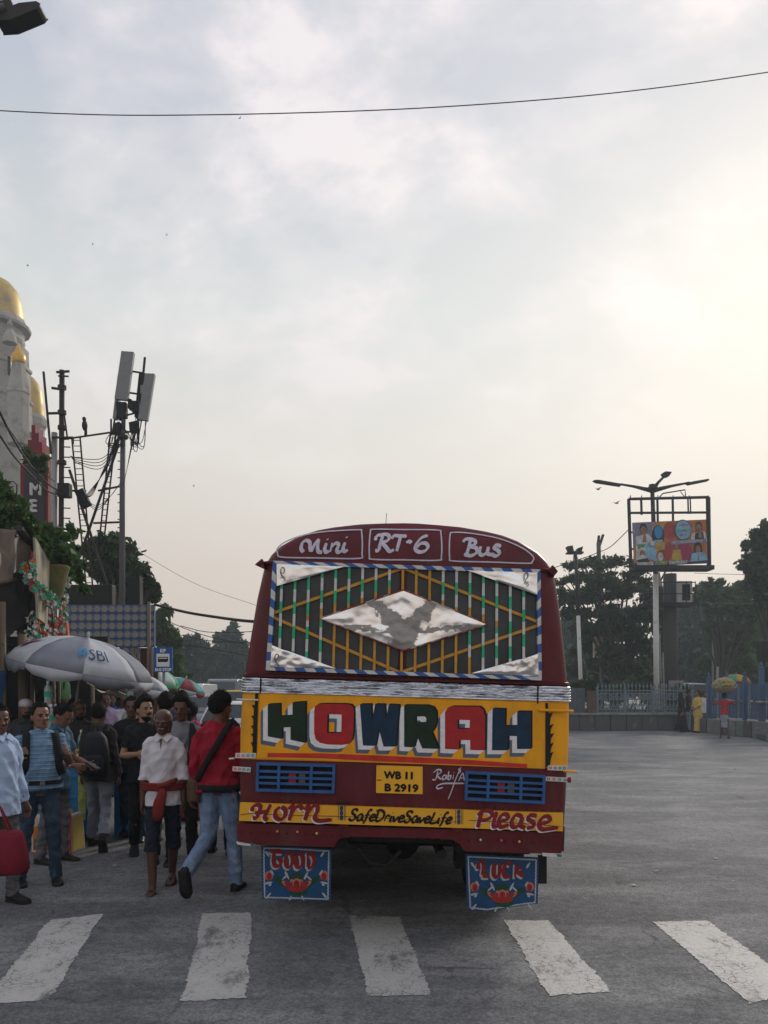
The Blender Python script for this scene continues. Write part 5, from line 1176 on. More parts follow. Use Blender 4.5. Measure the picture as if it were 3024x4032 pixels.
def tree(label, base, clumps, n, size, m, trunk_r=.2, group=None, seed=0, fork=.35, cat='tree', name='tree', shell=.45):
    """clumps: list of (centre, radii) in place coordinates"""
    t = empty(name, base, label, cat, group); base = Vector(base); rs = random.Random(seed)
    mb = MB(); cz = sum(c[2] for c, r in clumps) / len(clumps); cx_ = sum(c[0] for c, r in clumps) / len(clumps); cy_ = sum(c[1] for c, r in clumps) / len(clumps)
    f = base.lerp(Vector((cx_, cy_, cz)), fork); f = Vector((base.x * .6 + f.x * .4, base.y, f.z))
    mb.tube(spline([base, base.lerp(f, .5) + Vector((rs.uniform(-.1, .1), 0, 0)), f], 4), [trunk_r * 1.25] + [trunk_r * (1 - .03 * i) for i in range(8)], 9)
    for c, r in clumps:
        c = Vector(c); m1 = f.lerp(c, .5) + Vector((rs.uniform(-.25, .25), rs.uniform(-.2, .2), rs.uniform(-.1, .3)))
        k = spline([f, m1, c], 4); mb.tube(k, [trunk_r * .42 * (1 - .85 * i / len(k)) for i in range(len(k))], 6)
        for q in range(3):
            e = c + Vector((rs.uniform(-1, 1), rs.uniform(-1, 1), rs.uniform(-.4, .9))) * (r[0] if hasattr(r, '__len__') else r) * .8; mb.tube([m1.lerp(c, .6), e], [trunk_r * .2, trunk_r * .05], 5)
    mb.build('trunk', bark, t, smooth=True)
    cc, rr = [], []
    for c, r in clumps:                                   # every limb carries several uneven leaf clumps
        r = r if hasattr(r, '__len__') else (r, r, r); c = Vector(c)
        for q in range(9):
            d = Vector((rs.gauss(0, 1), rs.gauss(0, 1), rs.gauss(0, 1))).normalized() * (rs.uniform(.25, 1.12) if q else 0)
            k = rs.uniform(.27, .50); cc.append(c + Vector((d.x * r[0], d.y * r[1], d.z * r[2]))); rr.append((r[0] * k, r[1] * k, r[2] * k * .9))
    leaf_mesh('crown', cc, rr, n, size, m, t, seed, shell=shell)
    return t

conc = mat('stained_white_plaster', (.33, .32, .295), .85, c2=(.20, .19, .17), amount=.42, scale=1.5, bump=.2, bscale=6)
gold = mat('weathered_gold_leaf', (.50, .35, .10), .5, metal=.2, c2=(.26, .23, .19), amount=.42, scale=1.1)
goldc = mat('gold_finial', (.55, .33, .06), .4, metal=.4, var=.2)
steel = mat('painted_grey_steel', (.085, .085, .09), .55, c2=(.07, .05, .04), amount=.3, scale=3)
rust = mat('rusty_steel', (.036, .028, .026), .75, c2=(.075, .040, .028), amount=.35, scale=4)
galv = mat('galvanised_pipe', (.26, .26, .26), .5, metal=.3, c2=(.13, .10, .08), amount=.3, scale=5)
wire_m = mat('black_cable', (.014, .014, .015), .6)
panel_m = mat('antenna_panel_grey', (.20, .21, .215), .5, var=.12)
darkbox = mat('dark_box_sheet', (.013, .013, .013), .7, var=.4, scale=4, bump=.2)
bamboo = mat('bamboo_pole', (.13, .10, .065), .7, c2=(.10, .075, .05), amount=.4, scale=5, stretch=(1, 1, .3))
tarp = mat('black_tarpaulin', (.016, .015, .016), .6, var=.4, scale=4, bump=.8, bscale=8)
tin = mat('dark_weathered_tin', (.050, .046, .042), .75, c2=(.10, .075, .055), amount=.4, scale=3, bump=.3, bscale=15)

# white building with gold domes, far left
YB2 = 45.0
def D2(dx, dy, y=YB2): return D(dx, dy, y)
wb = empty('domed_building', (D(-60, 1500, YB2).x, YB2 + 6, 0), 'tall white plastered building with gold domes on its corner turrets', 'building')
cx0 = D(-12, 700, YB2 + 2).x; k = YB2 * S / F
zz = lambda dy: H - (dy * S - HY) * (YB2 + 2) / F
mb = MB(); R0 = 62 * k
mb.lathe([(R0 * 1.02, zz(690)), (R0 * .98, zz(672)), (R0 * .93, zz(650)), (R0 * .80, zz(628)), (R0 * .58, zz(612)), (R0 * .3, zz(602)), (.05, zz(597))], (cx0, YB2 + 2, 0), 32); mb.build('dome', gold, wb, smooth='auto')
mb = MB(); mb.lathe([(.12, zz(600)), (.3, zz(596)), (.1, zz(590)), (.04, zz(578))], (cx0, YB2 + 2, 0), 12); mb.build('finial', goldc, wb, smooth=True)
mb = MB(); mb.lathe([(R0 * .96, zz(800)), (R0 * .96, zz(745)), (R0 * 1.0, zz(742)), (R0 * 1.03, zz(735)), (R0 * 1.0, zz(728)), (R0 * 1.02, zz(716)), (R0 * 1.22, zz(712)), (R0 * 1.24, zz(706)), (R0 * 1.12, zz(702)), (R0 * 1.05, zz(690))], (cx0, YB2 + 2, 0), 16); mb.build('dome_drum', conc, wb, smooth=False)
mb = MB(); mb.lathe([(R0 * 1.28, zz(1500)), (R0 * 1.28, zz(940)), (R0 * 1.45, zz(934)), (R0 * 1.46, zz(924)), (R0 * 1.28, zz(918)), (R0 * 1.24, zz(870)), (R0 * 1.30, zz(866)), (R0 * 1.30, zz(860)), (R0 * 1.22, zz(856)), (R0 * 1.20, zz(800)), (R0 * 1.26, zz(797)), (R0 * 1.26, zz(791)), (R0 * 1.16, zz(788)), (R0 * 1.14, zz(750)), (R0 * 1.0, zz(742))], (cx0, YB2 + 2, 0), 8, mtx=Matrix.Rotation(R(22.5), 3, 'Z')); mb.build('turret', conc, wb)
for dx, y0, y1, w in ((17, 770, 810, 7), (-20, 770, 810, 7)):
    a = D(dx, y0, YB2 + 2 - R0 * 1.12); b_ = D(dx + w, y1, YB2 + 2 - R0 * 1.12); mb = MB(); mb.mm((a.x, a.y - .04, b_.z), (b_.x, a.y + .1, a.z)); mb.build('slit_window', mat('dark_window', (.02, .02, .022), .3), wb)
p_ = D(28, 745, YB2 + .6); mb = MB(); q = 9 * k; mb.lathe([(q * 1.6, zz(770) - 0), (q * 1.5, zz(758)), (q * 1.0, zz(745)), (q * .5, zz(737)), (q * .6, zz(733)), (q * .6, zz(728)), (q * .3, zz(724)), (.02, zz(720))], (p_.x, YB2 + .2, 0), 12); mb.build('niche_cupola', conc, wb, smooth='auto')
p_ = D(40, 820, YB2 - 1.5); q = 13 * k; mb = MB(); mb.lathe([(q, zz(837)), (q * 1.15, zz(834)), (q * 1.1, zz(822)), (q * .85, zz(818)), (q * .45, zz(808)), (q * .25, zz(802)), (.03, zz(797))], (p_.x, YB2 - 1.5, 0), 8); mb.build('small_cupola', goldc, wb, smooth='auto')
mb = MB(); mb.lathe([(q * 1.7, zz(1000)), (q * 1.7, zz(900)), (q * 1.85, zz(897)), (q * 1.55, zz(880)), (q * 1.2, zz(855)), (q * 1.0, zz(838))], (p_.x, YB2 - 1.5, 0), 8); mb.build('cupola_base', conc, wb)
q = 34 * k; p_ = D(66, 880, YB2 + 9); mb = MB(); ZZ9 = lambda dy: H - (dy * S - HY) * (YB2 + 9) / F
mb.lathe([(q * 1.0, ZZ9(900)), (q * .97, ZZ9(880)), (q * .85, ZZ9(850)), (q * .62, ZZ9(830)), (q * .3, ZZ9(818)), (.03, ZZ9(812))], (p_.x, YB2 + 9, 0), 24); mb.build('dome', gold, wb, smooth='auto')
mb = MB(); mb.lathe([(q * 1.0, ZZ9(1000)), (q * 1.0, ZZ9(928)), (q * 1.15, ZZ9(920)), (q * 1.2, ZZ9(908)), (q * 1.05, ZZ9(900))], (p_.x, YB2 + 9, 0), 16); mb.build('dome_drum', conc, wb)
mb = MB(); a = D(-120, 940, YB2 + 2); b_ = D(60, 940, YB2 + 2); mb.mm((a.x, YB2 + 2.5, 0), (b_.x - .6, YB2 + 6, zz(952))); mb.mm((a.x, YB2 + 2.2, zz(958)), (b_.x - .3, YB2 + 6.2, zz(948))); a2 = b_; mb.build('facade', conc, wb)
for j in range(5):
    for i in range(2):
        z0 = 3 + j * 2.6; x0 = D(-40 + i * 34, 1000, YB2 + 2).x; mb = MB(); mb.mm((x0, YB2 + 2.35, z0), (x0 + 1.0, YB2 + 2.55, z0 + 1.5)); mb.build('window', mat('dark_window', (.02, .02, .022), .3), wb)

# red stepped-gable sign front
YR = 22.0
redw = mat('maroon_sign_front', (.16, .018, .022), .7, var=.25, scale=2); sb2 = mat('black_sign_board', (.030, .026, .028), .6)
rg = empty('sign_front', (D(76, 1200, YR).x, YR, 0), 'dark red stepped sign front carrying large pale letters above the stalls', 'sign')
st = [(44, 1130), (44, 1000), (52, 1000), (52, 975), (60, 975), (60, 950), (68, 950), (68, 918), (76, 918), (76, 935), (84, 935), (84, 955), (91, 955), (91, 978), (97, 978), (97, 1000), (104, 1000), (104, 1130)]
mb = MB(); mb.poly([D(x, y, YR) for x, y in st] , back=Vector((0, .5, 0))); mb.build('gable_front', redw, rg)
mb = MB(); mb.mm((D(46, 1130, YR).x, YR + .1, 0), (D(104, 1130, YR).x, YR + .5, D(46, 1129, YR).z)); mb.build('support_wall', redw, rg)
mb = MB(); mb.poly([D(52, 1005, YR - .06), D(96, 1005, YR - .06), D(96, 1128, YR - .06), D(52, 1128, YR - .06)], back=Vector((0, .05, 0))); mb.build('sign_board', sb2, rg)
lett = mat('pale_sign_letter', (.50, .50, .48), .6)
for ch, y in (('M', 1068), ('E', 1104)):
    a = D(62, y, YR - .12); mb = MB(); put_text(mb, ch, a, (1, 0, 0), (0, 0, 1), 26 * S * YR / F, width=26 * S * YR / F * (.95 if ch == 'M' else .6), bold=.012)
    mb2 = MB(); mb2.v = mb.v + [(x, y_ + .06, z) for x, y_, z in mb.v]; n_ = len(mb.v); mb2.f = mb.f + [tuple(i + n_ for i in reversed(f)) for f in mb.f]; mb2.m = [0] * len(mb2.f); mb2.build('sign_letter', lett, rg)

# telecom masts behind the tiled kiosk
YM = 17.5
def MP(x, y, d=0.0): return D(x, y, YM + d)
mast = empty('telecom_mast', (MP(264, 1300).x, YM, 0), 'tall steel telecom mast with grey antenna panels on top', 'mast')
mb = MB(); mb.tube([(MP(264, 1300).x, YM, 0), MP(264, 1100), MP(266, 930)], [.066, .062, .058], 12); mb.tube([MP(266, 930), MP(268, 870)], .05, 10); mb.build('pole', steel, mast, smooth=True)
for i in range(19):
    y = 960 + i * 18; mb = MB(); mb.tube([MP(254, y, -.02), MP(266, y, -.02)], .012, 5); mb.build('step_rung', rust, mast)
def slab(pts, th, m, name, parent, d=0): 
    mb = MB(); mb.poly([MP(x, y, d) for x, y in pts], back=Vector((0, th, 0))); return mb.build(name, m, parent, bevel=.012)
slab([(262, 758), (289, 760), (275, 864), (247, 861)], .10, panel_m, 'antenna_panel', mast, -.15)
slab([(254, 810), (262, 810), (252, 905), (243, 904)], .12, panel_m, 'antenna_panel', mast, -.02)
slab([(313, 806), (334, 807), (318, 908), (298, 905)], .10, panel_m, 'antenna_panel', mast, -.12)
slab([(300, 806), (314, 806), (300, 908), (290, 900)], .10, darkbox, 'antenna_panel', mast, -.02)
for pts in ([(303, 832), (320, 830), (320, 848), (303, 850)], [(283, 865), (300, 866), (300, 888), (283, 888)], [(244, 915), (258, 910), (260, 933), (244, 936)], [(278, 912), (296, 908), (298, 930), (280, 934)], [(250, 868), (272, 868), (272, 900), (254, 905)], [(276, 860), (284, 862), (282, 884), (276, 882)]):
    slab(pts, .14, darkbox if pts[0][0] < 300 else panel_m, 'radio_unit', mast, -.10)
mb = MB(); mb.tube([MP(313, 772), MP(300, 905)], .028, 8); mb.build('antenna_tube', rust, mast); mb = MB(); mb.tube([MP(262, 870), MP(252, 905)], .03, 8); mb.build('antenna_tube', rust, mast)
for a, b_ in (((284, 802), (310, 806)), ((278, 848), (304, 852)), ((262, 900), (300, 890)), ((240, 938), (300, 930)), ((130, 950), (240, 934)), ((240, 905), (240, 940)), ((248, 903), (243, 938))):
    mb = MB(); mb.tube([MP(*a), MP(*b_)], .022, 6); mb.build('bracket', rust, mast)
mb = MB(); mb.lathe([(.07, -.03), (.12, -.02), (.12, .04), (.07, .05)], MP(265, 945), 10); mb.build('pole_collar', rust, mast)
mb = MB(); rs = random.Random(2)
for i in range(14):
    x0, y0 = rs.uniform(282, 318), rs.uniform(890, 912); x1, y1 = rs.uniform(268, 298), rs.uniform(925, 940); sag = rs.uniform(20, 46)
    mb.tube(spline([MP(x0, y0, -.1), MP((x0 * .7 + x1 * .3) + rs.uniform(-4, 6), max(y0, y1) + sag * .7, -.1), MP((x0 + x1) / 2 - 6, max(y0, y1) + sag * .6, -.1), MP(x1, y1, -.1)], 5), .008, 4)
for i in range(10):
    x0 = rs.uniform(240, 262); mb.tube(spline([MP(x0, 930, -.1), MP(x0 - rs.uniform(2, 14), 950 + rs.uniform(5, 18), -.1), MP(x0 + rs.uniform(0, 12), 962, -.1), MP(262, 940 + rs.uniform(-4, 20), -.1)], 5), .008, 4)
for i in range(5): mb.tube(spline([MP(258 - i, 945, -.1), MP(232 - i * 3, 1010 + 3 * i, -.1), MP(188 + i * 3, 1068, -.1), MP(180, 1075, -.1)], 6), .008, 4)
for i in range(4): mb.tube(spline([MP(254, 955, -.1), MP(220, 990 + i * 7, -.1), MP(170, 1000 + 4 * i - 10, -.1), MP(152, 985, -.1)], 6), .008, 4)
for i in range(3): mb.tube(spline([MP(178, 1075, -.1), MP(210, 1092 + i * 5, -.1), MP(240, 1070, -.1), MP(262, 1040, -.1)], 6), .007, 4)
for i in range(3): mb.tube([MP(288 + 2 * i, 935, -.1), MP(275, 1010, -.1), MP(266, 1050, -.1)], .007, 4)
mb.build('cable_loops', wire_m, mast)
# raking struts and ladders of the frame
fr_ = empty('steel_frame', (MP(180, 1300).x, YM + .5, 0), 'rusty steel frame of raking struts with two ladders between the masts', 'frame')
for a, b_ in (((150, 1015), (236, 1276)), ((256, 960), (180, 1180)), ((180, 1180), (150, 1260)), ((136, 1060), (186, 1060)), ((202, 1130), (258, 1128)), ((212, 1060), (262, 1050)), ((128, 1142), (184, 1148))):
    mb = MB(); mb.tube([MP(*a, .5), MP(*b_, .5)], .033 if abs(a[1] - b_[1]) > 80 else .024, 6); mb.build('strut', rust, fr_)
def ladder(x0, y0, x1, y1, w0, w1, n):
    L = empty('ladder', MP(x1, y1, .6), '%s rusty ladder leaning on the steel frame' % ('longer, nearly upright' if n > 20 else 'shorter, narrower'), 'ladder')
    for s_ in (0, 1):
        mb = MB(); mb.tube([MP(x0 + w0 * s_, y0, .6), MP(x1 + w1 * s_, y1, .6)], .020, 6); mb.build('rail', rust, L)
    for i in range(n):
        t = (i + .5) / n; mb = MB(); mb.tube([MP(x0 + (x1 - x0) * t, y0 + (y1 - y0) * t, .6), MP(x0 + (x1 - x0) * t + w0 + (w1 - w0) * t, y0 + (y1 - y0) * t, .6)], .010, 5); mb.build('rung', rust, L)
ladder(155, 945, 186, 1265, 18, 14, 26); ladder(238, 940, 216, 1155, 12, 10, 18)
def post(label, pts, r, m, cat='pole', name='utility_pole', d=0, group=None):
    o = empty(name, (MP(*pts[-1], d).x, YM + d, 0), label, cat, group); P = [MP(*p, d) for p in pts]; P.append(Vector((P[-1].x, P[-1].y, 0))); mb = MB(); mb.tube(P, r, 10); mb.build('pole', m, o, smooth=True); return o
up = post('thick dark utility pole with short cross arms and clamps', [(134, 800), (133, 960), (132, 1140)], .058, rust)
for a, b_, r_ in (((122, 804), (150, 802), .03), ((126, 812), (148, 813), .02), ((112, 838), (140, 842), .03), ((104, 893), (142, 892), .03), ((112, 945), (158, 945), .025), ((94, 803), (110, 980), .028), ((138, 890), (146, 950), .02), ((158, 945), (158, 960), .02)):
    mb = MB(); mb.tube([MP(*a, -.1), MP(*b_, -.1)], r_, 6); mb.build('cross_arm', rust, up)
for y in (838, 892, 925, 1000, 1060):
    mb = MB(); mb.lathe([(.06, -.05), (.095, -.03), (.095, .05), (.06, .07)], MP(134, y), 10); mb.build('clamp', rust, up)
for i in range(8):
    mb = MB(); y = 965 + i * 22; mb.tube([MP(128, y, -.05), MP(152, y + 1, -.05)], .014, 5); mb.build('step_rung', rust, up)
mb = MB(); mb.box(MP(140, 1060, -.15), (.26, .2, .3)); mb.build('junction_box', darkbox, up, bevel=.01)
post('grey concrete pole with a flat capped top beside the thick dark pole', [(118, 935), (117, 1140)], .070, galv)
mb = MB(); mb.box(MP(180, 1077, .3), (.20, .15, .40), (0, R(-25), 0)); tag(mb.build('junction_box', darkbox, None, org=MP(180, 1077, .3)), 'dark splice box where the cable loops gather below the frame', 'junction box')
# perched bird
bp_ = MP(183, 929); b0 = empty('perched_bird', bp_, 'dark bird perched upright on the bar between the masts', 'bird')
mb = MB(); mb.ball(bp_ + Vector((0, 0, .10)), (.06, .075, .12), 10, 8); mb.ball(bp_ + Vector((0, -.03, .235)), (.045, .05, .05), 8, 6); mb.tube([bp_ + Vector((0, -.07, .235)), bp_ + Vector((0, -.11, .225))], [.014, .003], 5); mb.loft([[bp_ + Vector((x, .05 + y, z)) for x, y in ((-.03, 0), (.03, 0), (.03, .02), (-.03, .02))] for z in (.05, -.10)]); mb.build('body', mat('bird_dark', (.025, .020, .018), .7), b0, smooth=True)

# tiled kiosk (entrance) with a dark band and columns
YK = 16.0
def KP(x, y, d=0.0): return D(x, y, YK + d)
kx0, kx1 = KP(135, 1300).x, KP(333, 1300).x; kz0, kz1 = KP(0, 1398).z, KP(0, 1306).z
tileb = mat('blue_glazed_tile', (.055, .085, .21), .35, var=.25, scale=2.5); tilec = mat('cream_tile_ring', (.28, .27, .20), .4, var=.2, scale=6); tiled = mat('tile_dark_core', (.11, .12, .10), .4, var=.3)
kio = empty('tiled_kiosk', ((kx0 + kx1) / 2, YK, 0), 'blue kiosk gate clad in patterned tiles of cream circles', 'kiosk')
mb = MB(); mb.mm((kx0, YK + .02, kz0), (kx1, YK + .10, kz1)); mb.build('beam', tileb, kio)
tw = (kx1 - kx0) / 12.0
def tile_proto(w):
    m_ = MB(); m_.box((0, 0, 0), (w * .97, .016, w * .97), None, 0)
    for r0, r1, y, mi in ((.43 * w, .33 * w, -.014, 1), (.25 * w, 0.0, -.015, 1)):
        n = 14; o1 = [Vector((r0 * math.cos(2 * math.pi * j / n), y, r0 * math.sin(2 * math.pi * j / n))) for j in range(n)]
        if r1 > 0:
            i1 = [Vector((r1 * math.cos(2 * math.pi * j / n), y, r1 * math.sin(2 * math.pi * j / n))) for j in range(n)]; m_.poly(o1, [i1], mi)
        else: m_.poly(o1, (), mi)
        b1 = [p + Vector((0, .008, 0)) for p in o1]; m_.add(o1 + b1, [(j, (j + 1) % n, n + (j + 1) % n, n + j) for j in range(n)], mi)
    n = 8; m_.poly([Vector((.12 * w * math.cos(2 * math.pi * j / n), -.0165, .12 * w * math.sin(2 * math.pi * j / n))) for j in range(n)], (), 2)
    for ang in range(4):
        c_, s_ = math.cos(ang * math.pi / 2), math.sin(ang * math.pi / 2); m_.poly([Vector((.47 * w * c_ + .03 * w * math.cos(t), -.013, .47 * w * s_ + .03 * w * math.sin(t))) for t in (0, 1.57, 3.14, 4.71)], (), 1)
    return m_
tp = None; rows = int((kz1 - kz0) / tw)
th_ = (kz1 - kz0) / rows
def put_tile(x, y, z):
    global tp
    if tp is None:
        tp = tile_proto(tw).build('tile', [tileb, tilec, tiled]); tp.parent = kio; tp.location = Vector((x, y, z)) - kio.location
    else: inst(tp, kio, Vector((x, y, z)) - kio.location)
for i in range(12):
    for j in range(rows): put_tile(kx0 + (i + .5) * tw, YK + .008, kz0 + (j + .5) * th_)
cols = [(8, 0), (8.95, 0)]
mb = MB(); cxa, cxb = kx0 + 7.75 * tw, kx0 + 9.75 * tw; mb.mm((cxa - .01, YK + .04, 0), (cxb + .01, YK + .5, kz0)); mb.build('column', tileb, kio)
for i in range(2):
    for j in range(13):
        z = kz0 - (j + .5) * tw
        if z > .1: put_tile(cxa + (i + .5) * tw, YK + .030, z)
mb = MB(); mb.mm((kx0, YK + .1, 0), (kx0 + .25, YK + .5, kz0)); mb.build('column', tileb, kio)
mb = MB(); mb.mm((kx0 + .25, YK + .9, 0), (cxa, YK + 1.0, kz0)); mb.build('shutter', darkbox, kio)
mb = MB(); mb.mm((cxb, YK + .25, 0), (kx1, YK + .30, kz0 - .002)); mb.build('back_wall', mat('brick_red_wall', (.12, .045, .035), .8, var=.3), kio)
mb = MB(); a, b_ = KP(138, 1305), KP(240, 1262); mb.mm((a.x, YK + .05, a.z - .01), (b_.x, YK + .28, b_.z)); mb.build('sign_box', mat('dark_sign_box', (.011, .012, .010), .6, var=.3), kio, bevel=.01)
mb = MB(); a, b_ = KP(272, 1305), KP(300, 1243); mb.mm((a.x, YK + .05, a.z - .01), (b_.x, YK + .28, b_.z)); mb.build('roof_cabinet', darkbox, kio, bevel=.01)
for i, (x0, y0, x1, y1) in enumerate(((288, 1400, 292, 1500), (322, 1300, 318, 1500), (298, 1398, 301, 1500), (328, 1398, 326, 1500))):
    a, b_ = KP(x0, y0, -.12), KP(x1, y1, -.12); b_ = a + (b_ - a) * (a.z / (a.z - b_.z)); mb = MB(); mb.tube([a, a.lerp(b_, .5) + Vector((.02, 0, 0)), b_], .035 if i < 2 else .03, 8)
    tag(mb.build('bamboo_pole', bamboo, None, smooth=True, org=b_), ('upper bamboo pole tied across the right end of the tiled kiosk' if i == 1 else ['bamboo pole standing against the kiosk column', '', 'thin bamboo pole in the kiosk opening', 'bamboo pole at the outer right edge of the kiosk'][i]), 'pole')
# bus stop sign
bs = empty('bus_stop_sign', KP(352, 1500, -.5) * 1, 'blue bus stop sign reading KP above a white panel', 'sign'); bs.location.z = 0
blue_sg = mat('sign_blue', (.025, .10, .33), .4, var=.1); wh = mat('sign_white', (.70, .70, .70), .5, var=.05)
dK = -.5
mb = MB(); mb.poly([KP(332, 1398, dK), KP(372, 1398, dK), KP(372, 1452, dK), KP(332, 1452, dK)], back=Vector((0, .04, 0))); mb.build('sign_board', blue_sg, bs, bevel=.005)
mb = MB(); mb.poly([KP(338, 1412, dK - .006), KP(366, 1412, dK - .006), KP(366, 1440, dK - .006), KP(338, 1440, dK - .006)], back=Vector((0, .005, 0))); mb.build('white_panel', wh, bs)
mb = MB(); mb.poly([KP(341, 1419, dK - .010), KP(363, 1419, dK - .010), KP(363, 1428, dK - .010), KP(360, 1430, dK - .010), KP(341, 1430, dK - .010)]); mb.poly([KP(343, 1421, dK - .012), KP(361, 1421, dK - .012), KP(361, 1423, dK - .012), KP(343, 1423, dK - .012)], mi=1); mb.build('bus_symbol', [black_p, wh], bs)
mb = MB(); put_text(mb, 'KP', KP(346, 1409, dK - .008), (1, 0, 0), (0, 0, 1), 7 * S * YK / F, bold=.006); put_text(mb, 'BUS STOP', KP(335, 1449.5, dK - .008), (1, 0, 0), (0, 0, 1), 6 * S * YK / F, width=34 * S * YK / F, bold=.005); mb.build('sign_lettering', wh, bs)
mb = MB(); a = KP(354, 1450, dK + .05); mb.tube([(a.x, a.y, 0), (a.x, a.y, KP(0, 1400).z)], .03, 8); mb.build('post', galv, bs)

# --- the stalls along the pavement
XS = -4.55
def stall_frame():
    o = empty('market_stall', (-4.9, 10.0, 0), 'dark pavement stall of poles and black tarpaulin hung with bunting', 'stall')
    # back and side cloths, roof
    mb = MB(); n = 12
    for i in range(n):
        pass
    mb.mm((-6.6, 8.0, 0), (-6.5, 13.6, 3.5)); mb.build('back_cloth', tarp, o)
    mb = MB(); mb.mm((-6.5, 13.4, 0), (-4.7, 13.5, 2.6)); mb.build('end_cloth', tarp, o)
    def sheet(name, q, m, seed, sag=.12, n=14, amp=.10):
        P = [Vector(p) for p in q]; mb = MB(); vs_ = []
        for i in range(n + 1):
            for j in range(n + 1):
                u, v = i / n, j / n; p = P[0].lerp(P[1], u).lerp(P[3].lerp(P[2], u), v)
                d = noise.fractal(Vector((p.x * 1.6 + seed, p.y * 1.6, p.z * 1.6)), .9, 2, 4) * amp
                vs_.append(p + Vector((d, d * .5, -sag * math.sin(math.pi * u) * math.sin(math.pi * v) + d * .6)))
        fs = [(i * (n + 1) + j, (i + 1) * (n + 1) + j, (i + 1) * (n + 1) + j + 1, i * (n + 1) + j + 1) for i in range(n) for j in range(n)]
        mb.add(vs_, fs); ob = mb.build(name, m, o, smooth=True); sd_ = ob.modifiers.new('s', 'SOLIDIFY'); sd_.thickness = .012; return ob
    sheet('roof_sheet', [(-6.5, 8.2, 3.35), (-4.55, 8.4, 3.00), (-5.5, 12.4, 2.75), (-6.5, 12.6, 3.3)], tin, 1)
    wood_b = mat('weathered_grey_brown_sheet', (.19, .155, .125), .85, c2=(.09, .07, .055), amount=.45, scale=3, stretch=(1, 1, .25), bump=.4, bscale=14)
    sheet('front_sheet', [D(-6, 1140, 9.3), D(40, 1142, 9.5), D(28, 1255, 9.5), D(-6, 1262, 9.3)], wood_b, 4, 0, 14, .06)
    sheet('front_sheet', [D(38, 1146, 9.7), D(66, 1166, 9.9), D(60, 1225, 9.9), D(34, 1240, 9.7)], wood_b, 8, 0, 12, .06)
    sheet('hanging_tarp', [D(-6, 1240, 9.35), D(64, 1228, 9.75), D(62, 1345, 9.75), D(-6, 1390, 9.35)], tarp, 12, .1, 18, .16)
    sheet('hanging_tarp', [D(30, 1270, 9.6), D(76, 1290, 10.2), D(80, 1400, 10.2), D(30, 1420, 9.6)], tarp, 17, .1, 16, .14)
    sheet('awning_sheet', [D(-6, 1395, 9.2), D(60, 1392, 10.0), D(92, 1402, 11.5), D(30, 1392, 11.5)], tarp, 21, .05, 12, .06)
    for x, y0, y1, r_, dd in ((48, 1370, 1560, .055, 9.6), (70, 1450, 1560, .028, 9.9), (6, 1300, 1560, .035, 9.3), (116, 1470, 1560, .022, 10.6), (128, 1470, 1560, .018, 10.6), (200, 1480, 1560, .03, 12.2)):
        a = D(x, y0, dd); mb = MB(); mb.tube([(a.x, a.y, 0), (a.x + .01, a.y, a.z * .5), (a.x, a.y, a.z)], r_, 8); mb.build('stall_pole', bamboo, o, smooth=True)
    for a, b_, r_ in ((D(-6, 1262, 9.3), D(34, 1252, 9.6), .03), (D(40, 1140, 9.5), D(76, 1186, 10.1), .05), (D(66, 1345, 9.9), D(86, 1362, 10.4), .03), (D(40, 1368, 9.6), D(120, 1382, 11.5), .025)):
        mb = MB(); mb.tube([a, b_], r_, 7); mb.build('cross_pole', rust, o)
    mb = MB(); mb.mm((-5.9, 9.6, .0), (-4.75, 12.6, .85)); mb.build('counter', darkbox, o)
    blue_c = mat('blue_hung_cloth', (.03, .09, .22), .8, var=.3)
    sheet('hung_cloth', [D(-6, 1445, 9.2), D(16, 1450, 9.3), D(14, 1530, 9.3), D(-6, 1540, 9.2)], blue_c, 31, 0, 8, .05)
    return o, sheet
stall, sheet_fn = stall_frame()
# hung board
board_m = mat('faded_cream_board', (.34, .31, .22), .8, c2=(.09, .09, .11), amount=.42, scale=5, stretch=(1, 1, .22), bump=.3, bscale=12)
mb = MB(); P = [D(71, 1160, 9.6), D(104, 1212, 10.1), D(98, 1350, 10.1), D(78, 1335, 9.62)]; mb.poly(P, back=Vector((.02, .015, 0))); tag(mb.build('hanging_board', board_m, None, org=P[2]), 'faded cream board hanging edge-on from the stall roof', 'board')
mb = MB(); P = [D(104, 1228, 10.3), D(122, 1262, 10.7), D(112, 1330, 10.7), D(102, 1325, 10.3)]; mb.poly(P, back=Vector((.02, .015, 0))); tag(mb.build('hanging_board', mat('pale_red_board', (.34, .30, .32), .8, c2=(.24, .03, .03), amount=.35, scale=3), None, org=P[2]), 'small pale and red board hung behind the cream board', 'board')
